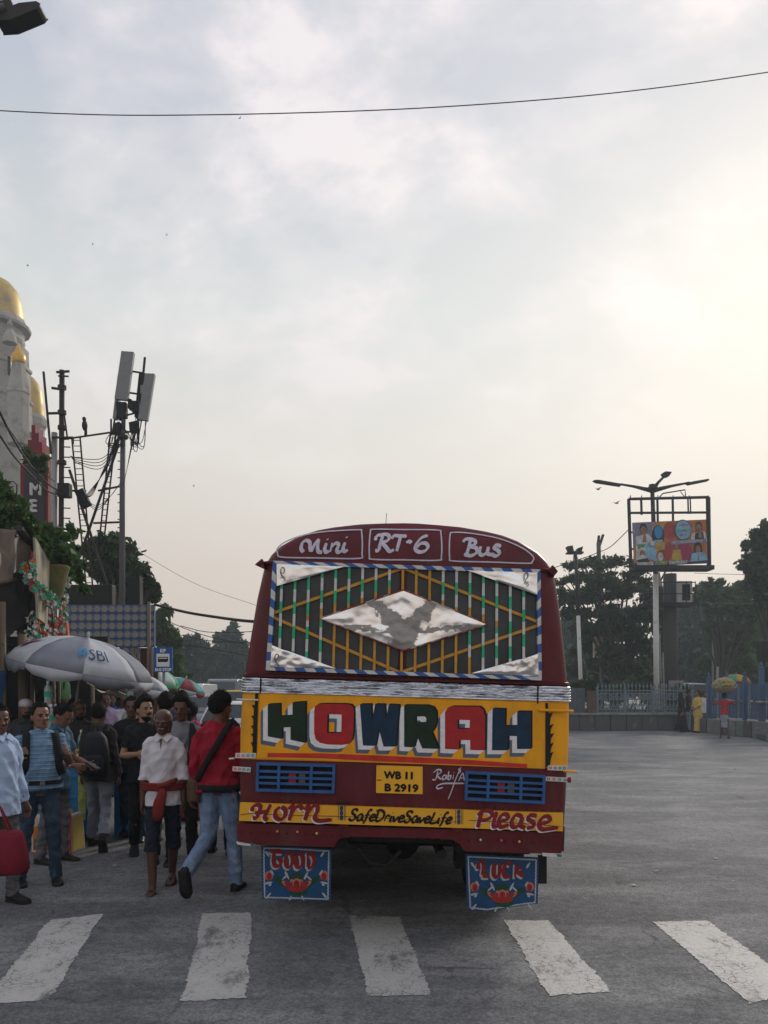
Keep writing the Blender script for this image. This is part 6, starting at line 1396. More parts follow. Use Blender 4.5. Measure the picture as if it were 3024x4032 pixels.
# bunting strings: many little flags
fl_g2 = mat('bunting_green', (.06, .30, .19), .7); fl_w = mat('bunting_white', (.52, .52, .50), .7); fl_o = mat('bunting_orange', (.50, .14, .05), .7); fl_rd = mat('bunting_red', (.36, .05, .05), .7); fl_bl = mat('bunting_blue', (.05, .12, .40), .7)
def bunting(label, pts, n, size, mats_w, seed):
    rs = random.Random(seed); P = spline([D(*p) for p in pts], 8); o = empty('bunting', P[0], label, 'bunting'); mb = MB(); mb.tube(P, .006, 4); mb.build('string', wire_m, o)
    proto = {}
    for i in range(n):
        t = (i + rs.random()) / n * (len(P) - 1); k_ = min(int(t), len(P) - 2); p = P[k_].lerp(P[k_ + 1], t - k_)
        m_ = rs.choice(mats_w); s_ = 1
        key = (m_.name, rs.randint(0, 2))
        loc = p + Vector((rs.uniform(-.08, .08), rs.uniform(-.10, .10), rs.uniform(-.07, .05))); rot = (rs.uniform(-.6, .6), rs.uniform(-.6, .6), rs.uniform(0, 6.3))
        if key not in proto:
            r2 = random.Random(hash(key) % 999 + key[1] * 7 + len(key[0])); mb = MB(); vs_ = []
            for a in range(4):
                for b in range(4): vs_.append((size * (a / 3 - .5) * .8, r2.uniform(-.018, .018), -size * b / 3))
            mb.add(vs_, [(a * 4 + b, a * 4 + b + 1, a * 4 + b + 5, a * 4 + b + 4) for a in range(3) for b in range(3)])
            f = mb.build('flag', m_); f.parent = o; f.location = loc - o.location; f.rotation_euler = rot; proto[key] = f
        else: inst(proto[key], o, loc - o.location, rot)
W3 = [fl_g2, fl_w, fl_o, fl_w, fl_g2]
bunting('string of green, white and orange flags sagging down the front of the dark tarp', [(58, 1208, 9.5), (74, 1250, 9.6), (100, 1282, 9.8), (116, 1300, 10.0)], 90, .062, W3, 1)
bunting('long string of green and white flags hanging beside the mossy pot', [(250 / 1.82 + 1, 1232, 10.6), (134, 1260, 10.6), (132, 1310, 10.6), (130, 1360, 10.6)], 110, .062, [fl_g2, fl_w, fl_g2, fl_w], 2)
bunting('bunched red, white and green flags hanging below the cream board', [(88, 1352, 10.0), (92, 1390, 10.0), (100, 1400, 10.0), (116, 1330, 10.4), (122, 1385, 10.4)], 170, .066, [fl_rd, fl_w, fl_g2, fl_w, fl_o, fl_bl], 3)
bunting('green and orange flags bunched at the left of the stall front', [(70, 1310, 9.8), (74, 1345, 9.8), (72, 1372, 9.8), (80, 1392, 9.8)], 90, .066, W3, 4)
bunting('thin string of orange and green flags under the grey umbrella', [(106, 1475, 10.8), (104, 1500, 10.8), (100, 1525, 10.8)], 40, .06, W3, 5)
mb = MB(); mb.loft([[D(x + w_, y, 10.9) + Vector((0, d_, 0)) for w_, d_ in ((-4, 0), (4, 0), (5, .05), (-3, .05))] for x, y in ((134, 1300), (139, 1340), (143, 1372), (146, 1382))]); tag(mb.build('hanging_cloth', fl_o, None, org=D(140, 1340, 10.9)), 'orange cloth strip hanging at the kiosk end of the stall', 'cloth')
for x, y, c in ((138, 1470, (.20, .42, .18)), (141, 1492, (.16, .36, .16))):
    mb = MB(); p = D(x, y, 11.0); mb.loft([[p + Vector((rx * math.cos(t), .03 * math.sin(t), z)) for t in [j * math.pi / 5 for j in range(10)]] for rx, z in ((.05, .12), (.07, .08), (.075, -.06), (.06, -.12))])
    tag(mb.build('hanging_packet', mat('green_packet', c, .5, var=.3), None, smooth='auto', org=p), 'green packet hung from the stall, %s of two' % ('upper' if y < 1480 else 'lower'), 'packet')
# mossy pot with climbing plant, bushes on the roof
moss = mat('mossy_terracotta', (.12, .10, .035), .9, c2=(.07, .085, .03), amount=.5, scale=8, bump=.6, bscale=20)
pp = D(112, 1285, 10.3); mb = MB(); mb.lathe([(.10, -.10), (.15, .05), (.20, .28), (.225, .36), (.215, .38), (.18, .36)], pp, 16); cr = empty('plant_pot', pp, 'mossy clay pot overgrown by a climbing plant on the stall roof edge', 'plant pot'); mb.build('pot', moss, cr, smooth='auto')
vine = tree('leafy climbing plant spilling over the stall roof towards the masts', D(112, 1262, 10.4), [(D(x, y, Y_), r_) for x, y, Y_, r_ in ((84, 1150, 9.9, .13), (96, 1172, 10.0, .15), (112, 1190, 10.2, .16), (126, 1205, 10.5, .17), (140, 1192, 10.7, .14), (150, 1215, 10.9, .13), (160, 1195, 11, .10), (118, 1222, 10.5, .15), (168, 1228, 11.1, .10), (174, 1252, 11.2, .08), (102, 1150, 10.2, .12), (158, 1150, 11, .08), (178, 1272, 11.2, .07), (128, 1160, 10.6, .10), (146, 1240, 10.9, .10))], 2600, .066, leaf_v, .02, seed=4, cat='plant', name='climbing_plant', shell=.1)
bush = tree('dense green bush growing on top of the stall roof', D(20, 1140, 9.8), [(D(x, y, Y_), r_) for x, y, Y_, r_ in ((-5, 1042, 9.6, .15), (12, 1062, 9.7, .14), (28, 1082, 9.8, .13), (44, 1106, 9.9, .12), (55, 1130, 10, .11), (6, 1092, 9.6, .19), (24, 1116, 9.8, .17), (-5, 1130, 9.6, .2), (40, 1142, 10, .12), (10, 1142, 9.7, .16), (66, 1140, 10, .09))], 9000, .042, leaf_v, .03, seed=8, cat='bush', name='roof_bush', shell=.25)
tree('trailing creeper across the red sign front', D(84, 1060, 15), [(D(x, y, 15), r_) for x, y, r_ in ((56, 980, .12), (70, 992, .13), (86, 1002, .13), (97, 1012, .10))], 300, .08, leaf_m, .012, seed=12, cat='plant', name='creeper', shell=.1)
# cable bundle swooping down over the bush
def cable(label, pts, r, group=None, n=8):
    P = spline(pts, n); mb = MB(); mb.tube(P, r, 6); o = mb.build('overhead_cable', wire_m, None, smooth=True, org=P[0]); return tag(o, label, 'cable', group)
cable('thick bundled cable curving down past the bush to the utility pole', [D(-10, 870, 11), D(30, 950, 12.5), D(70, 1010, 14.5), D(110, 1050, 16.5), D(133, 1060, 17.3)], .018)
cable('second bundled cable just below the thick one, left edge', [D(-10, 925, 11), D(30, 985, 12.5), D(70, 1028, 14.5), D(105, 1062, 16.5), D(133, 1068, 17.3)], .016)
cable('thin cable at the upper left running to the concrete pole', [D(-10, 880, 12), D(50, 970, 14), D(100, 1025, 16.5), D(118, 1040, 17.3)], .010)
cable('single overhead cable crossing the whole sky', [D(-60, 236, 12), D(150, 246, 12), D(330, 249, 12), D(600, 245, 12), D(900, 234, 12), D(1200, 213, 12), D(1450, 186, 12), D(1720, 147, 12)], .008, n=10)
cable('thick sagging cable from the kiosk to the bus roof', [D(334, 1306, 15.9), D(400, 1322, 15.0), D(460, 1332, 14.2), D(540, 1342, 13), D(640, 1345, 12.0)], .026)
for i, (a, m_, b_) in enumerate((((280, 1180), (420, 1260), (560, 1310)), ((270, 1300), (440, 1372), (600, 1400)), ((390, 1352), (460, 1366), (600, 1362)), ((390, 1372), (470, 1386), (600, 1388)), ((388, 1392), (460, 1402), (600, 1430)))):
    cable('thin wire in the gap left of the bus, number %s from the top' % ('one', 'two', 'three', 'four', 'five')[i], [D(*a, 26), D(*m_, 26), D(*b_, 26)], .012 if i else .006)
# street lamp whose head shows at the top left corner
sl_ = empty('street_lamp', (-4.75, 6.6, 0), 'dark street lamp head reaching in at the top left corner', 'street lamp')
lm_d = mat('lamp_housing_dark', (.03, .029, .028), .5)
mb = MB(); mb.tube([(-4.75, 6.6, 0), (-4.75, 6.6, 4), (-4.75, 6.6, 7.05)], [.09, .075, .06], 12); mb.build('pole', steel, sl_, smooth=True)
mb = MB(); mb.tube([(-4.75, 6.6, 7.0), (-4.3, 6.65, 7.25), D(10, 28, 6.9) + Vector((0, 0, .05))], .03, 8); mb.build('arm', steel, sl_, smooth=True)
mb = MB(); P = [D(-12, 44, 6.9), D(22, 42, 6.9), D(80, 18, 6.9), D(88, 8, 6.9), D(78, 2, 6.9), D(40, 6, 6.9), D(-12, 28, 6.9)]
mb.poly(P, back=Vector((0, .16, 0))); lh = mb.build('lamp_head', lm_d, sl_, bevel=.02)
mb = MB(); mb.poly([D(-14, 26, 6.92), D(28, 14, 6.92), D(22, -4, 6.92), D(-14, 4, 6.92)], back=Vector((0, .12, 0))); mb.build('lamp_driver_box', lm_d, sl_, bevel=.01)

# --- umbrellas
um_g = mat('umbrella_slate_grey', (.235, .25, .30), .75, var=.15, scale=5, trans=.2); um_w = mat('umbrella_pale_grey', (.50, .52, .57), .75, var=.10, scale=5, trans=.2)
def umbrella(label, apex, r, h_, tilt, az, mats_, n=8, val=.14, pole_to=None, yaw=0):
    o = empty('street_umbrella', (pole_to or Vector((apex.x, apex.y, 0))), label, 'umbrella'); M = Matrix.Rotation(R(az), 3, 'Z') @ Matrix.Rotation(R(tilt), 3, 'Y') @ Matrix.Rotation(R(yaw), 3, 'Z')
    prof = [(0, 0), (.25, .045), (.5, .18), (.75, .44), (.9, .70), (1.0, 1.0)]
    for k_ in range(n):
        mb = MB(); vs_ = []; sub = 6
        for i, (rr, dd) in enumerate(prof):
            for j in range(sub + 1):
                a = 2 * math.pi * (k_ + j / sub) / n; sc_ = 1 - .05 * math.sin(math.pi * j / sub) * rr
                vs_.append(apex + M @ Vector((r * rr * sc_ * math.cos(a), r * rr * sc_ * math.sin(a), -h_ * dd - (.03 * math.sin(math.pi * j / sub) * rr * (1 - rr) * 4) * r)))
        w_ = sub + 1; fs = [(i * w_ + j, i * w_ + j + 1, (i + 1) * w_ + j + 1, (i + 1) * w_ + j) for i in range(len(prof) - 1) for j in range(sub)]
        mb.add(vs_, fs); ob = mb.build('canopy_panel', mats_[k_ % len(mats_)], o, smooth='auto'); sd_ = ob.modifiers.new('s', 'SOLIDIFY'); sd_.thickness = .004
        edge_ = vs_[-w_:]; mb = MB(); vs_ = list(edge_)
        for j in range(sub + 1):
            a = 2 * math.pi * (k_ + j / sub) / n; sc_ = 1 - .05 * math.sin(math.pi * j / sub); vs_.append(apex + M @ Vector((r * sc_ * .985 * math.cos(a), r * sc_ * .985 * math.sin(a), -h_ - val * (.45 + .55 * math.sin(math.pi * j / sub)) + .02 * math.sin(3 * j + k_))))
        mb.add(vs_, [(j, j + 1, w_ + j + 1, w_ + j) for j in range(sub)]); ob = mb.build('valance', mats_[(k_ + 1) % len(mats_)], o, smooth='auto'); sd_ = ob.modifiers.new('s', 'SOLIDIFY'); sd_.thickness = .004
    mb = MB(); mb.tube([apex + M @ Vector((0, 0, .05)), apex + M @ Vector((0, 0, -.6)), (pole_to or apex + M @ Vector((0, 0, -2)))], .018, 8); mb.build('pole', galv, o, smooth=True)
    for k_ in range(n):
        a = 2 * math.pi * k_ / n; mb = MB(); mb.tube([apex + M @ Vector((0, 0, -h_ * 1.15)), apex + M @ Vector((r * .55 * math.cos(a), r * .55 * math.sin(a), -h_ * .26))], .006, 4); mb.build('rib', galv, o)
    mb = MB(); mb.ball(apex + M @ Vector((0, 0, .04)), (.02, .02, .035), 8, 6); mb.build('finial', um_w, o)
    return o, M
ap = D(190, 1378, 9.6)
pt = D(160, 1560, 9.6); pt = ap + (pt - ap) * (ap.z / (ap.z - pt.z))
u1, M1 = umbrella('large slate and pale grey street umbrella printed SBI beside the water stall', ap, .86, .40, 11, 0, [um_w, um_g], pole_to=pt, yaw=-68)
blue_l = mat('print_blue', (.03, .20, .40), .6); navy_l = mat('print_navy', (.02, .04, .11), .6); red_l = mat('print_maroon', (.24, .02, .07), .6)
def on_umb(u, v):                # u around in degrees from the front, v 0..1 along the rib: a point just above the canopy
    prof = [(0, 0), (.25, .045), (.5, .18), (.75, .44), (.9, .70), (1.0, 1.0)]
    for (r0, d0), (r1, d1) in zip(prof, prof[1:]):
        if v <= r1: d = d0 + (d1 - d0) * (v - r0) / (r1 - r0); break
    a = R(u); return ap + M1 @ (Matrix.Rotation(R(68), 3, 'Z') @ Vector((.86 * v * math.cos(a) * .985, .86 * v * math.sin(a) * .985, -.40 * d + .034 - .03 * .86 * v * (1 - v) * 4 * .7)))
def umb_text(body, u0, u1, v0, v1, m, shape=None):
    mb = MB(); v_, f_, w_ = text2d(body, 1.0)
    mb.add([on_umb(u0 + (u1 - u0) * x / w_, v1 + (v0 - v1) * y / .72) for x, y in v_], f_); return mb.build('print_lettering', m, u1_)
u1_ = u1
umb_text('SBI', -66, -47, .64, .86, navy_l)
mb = MB(); mb.add([on_umb(-71 + 4.2 * math.cos(t) * q, .75 + .11 * math.sin(t) * q) for q in (1, .38) for t in [j * math.pi / 8 for j in range(16)]], [(j, (j + 1) % 16, 16 + (j + 1) % 16, 16 + j) for j in range(16) if j not in (3, 4)]); mb.build('print_logo', blue_l, u1)
mb = MB(); mb.add([on_umb(u_, v_) for u_, v_ in ((-152, .62), (-142, .62), (-146, .86), (-156, .86))], [(0, 1, 2, 3)]); mb.build('print_patch', red_l, u1)
gr1 = mat('umbrella_green', (.09, .36, .17), .7, var=.2, trans=.3); gr2 = mat('umbrella_mint_white', (.48, .58, .58), .7, var=.1, trans=.3); tl1 = mat('umbrella_teal', (.08, .34, .33), .7, trans=.3); rd1 = mat('umbrella_dark_red', (.22, .03, .04), .7, trans=.2)
umbrella('green and white street umbrella just beyond the grey one', D(335, 1440, 18.0), .64, .30, 14, 0, [gr2, gr1, gr1], yaw=-60)
umbrella('small dark red and teal umbrella past the green umbrella', D(402, 1466, 20.0), .56, .24, 16, 0, [tl1, rd1, gr2], yaw=-40)
umbrella('low white and blue umbrella over the crowd at the far stalls', D(300, 1455, 13.6), .55, .22, 10, 0, [um_w, um_g], yaw=-20)
cream_s = mat('patched_cream_sheet', (.36, .30, .22), .8, var=.2)
P = [D(186, 1476, 10.6), D(250, 1490, 10.9), D(282, 1502, 11.6), D(200, 1482, 11.6)]
mb = MB(); vs_ = []
for i in range(11):
    for j in range(6):
        u, v = i / 10, j / 5; p = P[0].lerp(P[1], u).lerp(P[3].lerp(P[2], u), v); vs_.append(p + Vector((0, 0, -.07 * math.sin(math.pi * u) + .02 * math.sin(9 * u + 4 * v))))
mb.add(vs_, [(i * 6 + j, i * 6 + j + 1, i * 6 + j + 7, i * 6 + j + 6) for i in range(10) for j in range(5)]); ob = tag(mb.build('awning_sheet', cream_s, None, smooth=True, org=P[0]), 'patched cream and blue sheet sagging under the grey umbrella', 'awning'); sd_ = ob.modifiers.new('s', 'SOLIDIFY'); sd_.thickness = .01

# --- water stall: blue crates, garland strips, bottles, limes
WX, WY = -3.66, 8.9
blue_cr = mat('blue_crate_plastic', (.025, .16, .36), .5, var=.25, scale=4); garl = mat('green_leaf_print_cloth', (.30, .33, .10), .8, c2=(.13, .19, .06), amount=.5, scale=16)
crt = empty('water_stall', (WX, WY, 0), 'blue box stall with green printed strips selling bottled water', 'stall')
mb = MB(); mb.mm((WX - .35, WY - .2, .10), (WX + .35, WY + .5, .92)); mb.build('stall_box', blue_cr, crt, bevel=.01)
for z in (.30, .52, .74):
    mb = MB(); mb.mm((WX - .36, WY - .215, z), (WX + .36, WY - .19, z + .025)); mb.build('ridge', blue_cr, crt)
mb = MB(); mb.mm((WX - .42, WY - .26, .92), (WX + .42, WY + .55, .96)); mb.build('table_top', mat('steel_tray', (.3, .3, .3), .4, metal=.6), crt)
for x in (-.30, -.05, .12, .33):
    mb = MB(); mb.tube([(WX + x, WY - .225, .93), (WX + x + .01, WY - .235, .6), (WX + x, WY - .225, .28)], [.045, .048, .042], 8, flat=.2); mb.build('printed_strip', garl, crt)
bot = mat('clear_bottle_plastic', (.55, .60, .60), .12, var=.1); bot.node_tree.nodes['Principled BSDF'].inputs['Transmission Weight'].default_value = .55
cap_m = mat('white_cap', (.65, .67, .66), .4); lab_m = mat('green_bottle_label', (.03, .30, .22), .5, var=.3)
def bottle(x, y, z, s_=1.0, i=0):
    o = empty('water_bottle', (x, y, z))
    pr = [(.036, 0), (.040, .01), (.040, .05), (.037, .06), (.040, .07), (.037, .10), (.040, .115), (.040, .19), (.038, .21), (.030, .235), (.016, .262), (.014, .275)]
    mb = MB(); mb.lathe([(r * s_, h_ * s_) for r, h_ in pr], (x, y, z), 12); mb.build('bottle_body', bot, o, smooth='auto')
    mb = MB(); mb.lathe([(.0408 * s_, .125 * s_), (.0408 * s_, .185 * s_)], (x, y, z), 12); mb.build('label', lab_m, o)
    mb = MB(); mb.lathe([(.0165 * s_, .272 * s_), (.0165 * s_, .298 * s_), (.012 * s_, .302 * s_)], (x, y, z), 10); mb.build('cap', cap_m, o); return o
bp0 = None; words = ['front', 'second', 'third', 'back']; cnt = 0
spots = [(WX - .26 + .098 * i, WY - .14 + .13 * j, .96, 1.0) for j in range(3) for i in range(4)]
spots += [(WX - .18 + .10 * i, WY - .06 + .12 * j, 1.235, 1.05) for j in range(2) for i in range(2)] + [(WX - .13, WY - .02, 1.50, 1.05)]
spots += [(WX + .26 + .09 * i, WY - .05 + .1 * j, .96, 1.0) for i in range(2) for j in range(2)] + [(WX + .62, WY + .35, 1.15, 1.1), (WX + .70, WY + .42, 1.15, 1.1), (WX + .66, WY + .38, 1.44, 1.1)]
for i, (x, y, z, s_) in enumerate(spots):
    if bp0 is None or (s_ != 1.0): o = bottle(x, y, z, s_); bp0 = bp0 or o
    else: o = copy_tree(bp0); o.location = (x, y, z)
    tier = 'topmost bottle of the stack on the water stall' if abs(z - 1.5) < .01 else 'clear water bottle in the second tier on the water stall' if z > 1.2 and x < WX + .3 else 'clear water bottle standing on the water stall table' if x < WX + .5 else 'tall bottle behind the man with the black backpack'
    tag(o, tier, 'bottle', 'water bottles on the stall' if 'topmost' not in tier else None)
mb = MB(); mb.mm((WX + .52, WY + .25, 0), (WX + .82, WY + .52, 1.15)); tag(mb.build('bottle_stand', blue_cr, None, org=(WX + .67, WY + .4, 0), bevel=.01), 'blue stand behind the walking men carrying tall bottles', 'stand')
lime_m = mat('lime_yellow_green', (.32, .30, .03), .45, var=.3); lp = None
rs = random.Random(9)
for i in range(12):
    p = Vector((WX + .10 + .055 * (i % 4) + rs.uniform(-.01, .01), WY - .20 + .045 * (i // 4 % 2), .985 + .05 * (i // 8)))
    if lp is None:
        mb = MB(); mb.ball(p, (.030, .030, .027), 10, 7); lp = mb.build('lime', lime_m, None, smooth=True, org=p); o = lp
    else: o = lp.copy(); COL.objects.link(o); o.location = p
    tag(o, 'yellow-green lime in the little heap on the water stall', 'lime', 'limes heaped on the water stall')
mb = MB(); p = Vector((WX - .02, WY - .23, .985)); mb.lathe([(.02, -.02), (.05, .0), (.055, .03), (.05, .032), (.015, -.01)], p, 14); tag(mb.build('white_cup', cap_m, None, smooth='auto', org=p), 'white bowl in front of the limes on the water stall', 'bowl')
# printed rice bag and wheel on the ground
bx0, by0 = GRD(258, 3362).x - .02, GRD(268, 3362).y
rb = empty('printed_bag', (bx0 - .02, by0, 0), 'printed woven bag with red edges and sunset picture standing on the road', 'bag')
wv = mat('white_woven_bag', (.50, .47, .42), .6, var=.2, scale=10, bump=.3, bscale=60); redp = mat('bag_red_piping', (.50, .05, .06), .5); or1 = mat('bag_orange_print', (.48, .16, .04), .5, c2=(.20, .04, .03), amount=.4, scale=7); gr3 = mat('bag_green_print', (.10, .13, .04), .5, c2=(.42, .30, .05), amount=.4, scale=12); yl3 = mat('bag_yellow_side', (.55, .42, .10), .5, c2=(.40, .10, .06), amount=.3, scale=6)
k_ = .62; mb = MB(); a = Vector((bx0 - .34, by0, 0)); b_ = Vector((bx0 + .08, by0 - .02, 0)); dv = Vector((.05, .30, 0)); up_ = Vector((0, 0, .40))
mb.add([a, b_, b_ + dv, a + dv, a + up_, b_ + up_ * 1.02, b_ + dv * .8 + up_ * 1.02, a + dv * .8 + up_], [(0, 1, 5, 4), (1, 2, 6, 5), (2, 3, 7, 6), (3, 0, 4, 7), (4, 5, 6, 7), (0, 3, 2, 1)]); mb.build('bag_body', wv, rb, bevel=.015)
def bq(u0, u1, v0, v1, o_): return [a.lerp(b_, u) + up_ * v + Vector((0, -o_, 0)) for u, v in ((u0, v0), (u1, v0), (u1, v1), (u0, v1))]
mb = MB(); mb.poly(bq(.05, .84, .10, .72, .004)); mb.poly(bq(.08, .84, .12, .40, .006), mi=1); mb.poly([a.lerp(b_, u) + up_ * v + Vector((0, -.008, 0)) for u, v in ((.25, .72), (.84, .45), (.84, .56), (.5, .72))], mi=2); mb.build('bag_print', [or1, gr3, redp], rb)
mb = MB(); put_text(mb, 'MC', a.lerp(b_, .38) + up_ * .22 + Vector((0, -.010, 0)), (1, 0, 0), (0, 0, 1), .055, width=.16, bold=.006); mb.build('bag_lettering', mat('bag_dark_green', (.02, .06, .03), .5), rb)
mb = MB(); mb.tube([b_ + Vector((0, -.004, 0)), b_ + up_ * 1.02 + Vector((0, -.004, 0))], .012, 6); mb.tube([a + Vector((0, -.004, .01)), b_ + Vector((0, -.004, .01))], .010, 6); mb.build('piping', redp, rb)
mb = MB(); mb.add([b_ + dv * .12 + up_ * .06 + Vector((.004, 0, 0)), b_ + dv * .85 + up_ * .06 + Vector((.004, 0, 0)), b_ + dv * .72 + up_ * .92 + Vector((.006, 0, 0)), b_ + dv * .12 + up_ * .92 + Vector((.006, 0, 0))], [(0, 1, 2, 3)]); mb.build('side_print', yl3, rb)
mb = MB(); c_ = a.lerp(b_, .5) + up_ + dv * .4; mb.loft([[c_ + Vector((rx * math.cos(t), ry * math.sin(t), z + .02 * math.sin(3 * t))) for t in [j * math.pi / 6 for j in range(12)]] for rx, ry, z in ((.20, .12, -.02), (.16, .10, .03), (.07, .05, .05))]); mb.build('sack_top', mat('jute_sack', (.30, .21, .12), .85, var=.3, bump=.4), rb, smooth=True)
wp = GRD(325, 3310); wp = Vector((wp.x - .02, wp.y + .25, .20)); mb = MB(); mb.lathe([(.02, -.025), (.16, -.03), (.195, -.02), (.20, 0), (.195, .02), (.16, .03), (.02, .025)], wp, 22, mtx=Euler((R(80), 0, R(35))).to_matrix()); tag(mb.build('cart_wheel', rubber, None, smooth='auto', org=wp), 'black wheel disc leaning against the blue stall behind the bag', 'wheel')
mb = MB(); p = GRD(245, 3330) + Vector((0, .45, .22)); mb.ball(p, (.075, .07, .20), 12, 9); mb.tube([p + Vector((0, 0, .18)), p + Vector((0, 0, .26))], [.03, .05], 8); tag(mb.build('plastic_bag', mat('pale_blue_polythene', (.30, .46, .52), .3, var=.3, scale=12, bump=.5, bscale=30), None, smooth=True, org=p - Vector((0, 0, .2))), 'pale blue polythene bag tied at the top by the blue stall', 'bag')

# --- vehicles up the street
car_w = mat('white_car_paint', (.52, .53, .54), .25, var=.05, coat=.5); car_y = mat('taxi_yellow_paint', (.60, .34, .03), .3, var=.08, coat=.4); car_g = mat('grey_car_paint', (.13, .14, .15), .3, coat=.4); wsc = mat('windscreen', (.05, .065, .072), .12, var=.15, scale=2)
lampm = mat('headlamp_glass', (.55, .56, .55), .1)
def car(label, x, y, m, Wd=1.55, Ht=1.36, Ln=3.7, kind='car', group=None):
    o = empty('parked_car', (x, y, 0), label, kind, group); hw = Wd / 2
    def sec(yy, pts): return [Vector((x + px, y + yy, pz)) for px, pz in pts]
    low = lambda w, z1: [(-w * .93, .22), (w * .93, .22), (w, .45), (w * .98, z1), (w * .6, z1 + .02), (-w * .6, z1 + .02), (-w * .98, z1), (-w, .45)]
    mb = MB(); mb.loft([sec(0, low(hw * .90, .58)), sec(.12, low(hw * .97, .70)), sec(.9, low(hw, .84)), sec(Ln * .6, low(hw, .88)), sec(Ln * .95, low(hw * .97, .86)), sec(Ln, low(hw * .9, .7))]); mb.build('body', m, o, smooth='auto', bevel=.02)
    cab = lambda w0, w1, z0, z1: [(-w0, z0), (w0, z0), (w1, z1), (w1 * .6, z1 + .025), (-w1 * .6, z1 + .025), (-w1, z1)]
    mb = MB(); mb.loft([sec(.75, cab(hw * .93, hw * .90, .82, .86)), sec(1.30, cab(hw * .93, hw * .76, .84, Ht - .04)), sec(2.0, cab(hw * .93, hw * .74, .84, Ht)), sec(Ln * .82, cab(hw * .93, hw * .74, .84, Ht - .04)), sec(Ln * .97, cab(hw * .9, hw * .8, .8, .95))]); cb = mb.build('cabin', m, o, smooth='auto')
    mb = MB(); q = [Vector((x + sx * w, y + yy, z)) for sx, w, yy, z in ((-1, hw * .84, .80, .89), (1, hw * .84, .80, .89), (1, hw * .68, 1.245, Ht - .06), (-1, hw * .68, 1.245, Ht - .06))]; mb.poly([p + Vector((0, -.02, .012)) for p in q], back=Vector((0, .012, 0))); mb.build('windscreen', wsc, o)
    for sx in (-1, 1):
        mb = MB(); mb.ball((x + sx * hw * .66, y + .05, .60), (.15, .06, .075), 10, 6); mb.build('headlamp', lampm, o, smooth=True)
        mb = MB(); mb.ball((x + sx * (hw + .07), y + 1.0, .93), (.07, .05, .05), 8, 6); mb.build('wing_mirror', m, o, smooth=True)
        for yy in (.65, Ln - .65):
            mb = MB(); mb.lathe([(.15, -.09), (.27, -.09), (.29, -.05), (.29, .05), (.27, .09), (.15, .09)], (x + sx * (hw - .10), y + yy, .29), 16, mtx=Euler((0, R(90), 0)).to_matrix()); mb.build('wheel', rubber, o, smooth='auto')
        mb = MB(); q = [(x + sx * (hw * .935), y + 1.05, .90), (x + sx * (hw * .935), y + Ln * .78, .90), (x + sx * hw * .775, y + Ln * .76, Ht - .09), (x + sx * hw * .79, y + 1.35, Ht - .10)]; mb.add([Vector(p) + Vector((sx * .012, 0, 0)) for p in q], [(0, 1, 2, 3)]); mb.build('side_glass', wsc, o)
    mb = MB(); mb.mm((x - hw * .5, y - .02, .36), (x + hw * .5, y + .04, .5)); mb.build('grille', darkbox, o); mb = MB(); mb.mm((x - .22, y - .03, .40), (x + .22, y - .015, .47)); mb.build('number_plate', wh, o)
    return o
car('white hatchback facing us beside the bus flank', (872 - CX) * 18 / F, 18, car_w)
car('grey car further up the street behind the white hatchback', (760 - CX) * 27 / F, 27, car_g, 1.6, 1.42)
car('yellow taxi partly hidden by the bus flank', (905 - CX) * 31 / F, 31, car_y, 1.66, 1.58, 4.2, 'taxi')
def van(label, x, y, m, Wd=1.8, Ht=2.0, Ln=4.2):
    o = empty('delivery_van', (x, y, 0), label, 'van'); hw = Wd / 2
    P = [(0, .35), (-.02, .9), (.28, 1.05), (.62, Ht - .12), (.85, Ht), (Ln, Ht - .03), (Ln, .35)]
    mb = MB(); mb.loft([[Vector((x + sx * hw * (1 if z < 1.1 else .94), y + yy, z)) for yy, z in P] for sx in (-1, 1)]); mb.build('body', m, o, smooth='auto', bevel=.05)
    mb = MB(); mb.poly([Vector((x - hw * .82, y + .285, 1.10)), Vector((x + hw * .82, y + .285, 1.10)), Vector((x + hw * .78, y + .575, Ht - .18)), Vector((x - hw * .78, y + .575, Ht - .18))], back=Vector((0, .02, 0))); ob = mb.build('windscreen', wsc, o)
    for sx in (-1, 1):
        mb = MB(); mb.ball((x + sx * hw * .72, y, .78), (.14, .05, .10), 10, 6); mb.build('headlamp', lampm, o, smooth=True)
        for yy in (.7, Ln - .7):
            mb = MB(); mb.lathe([(.16, -.1), (.30, -.1), (.32, -.05), (.32, .05), (.30, .1), (.16, .1)], (x + sx * (hw - .12), y + yy, .32), 16, mtx=Euler((0, R(90), 0)).to_matrix()); mb.build('wheel', rubber, o, smooth='auto')
    return o
van('white van with rounded roof standing beyond the umbrellas', (725 - CX) * 40 / F, 40, car_w, 1.7, 1.9)
van('pale grey van with wide windscreen just left of the bus', (868 - CX) * 46 / F, 46, car_g, 1.9, 2.2, 5.0)
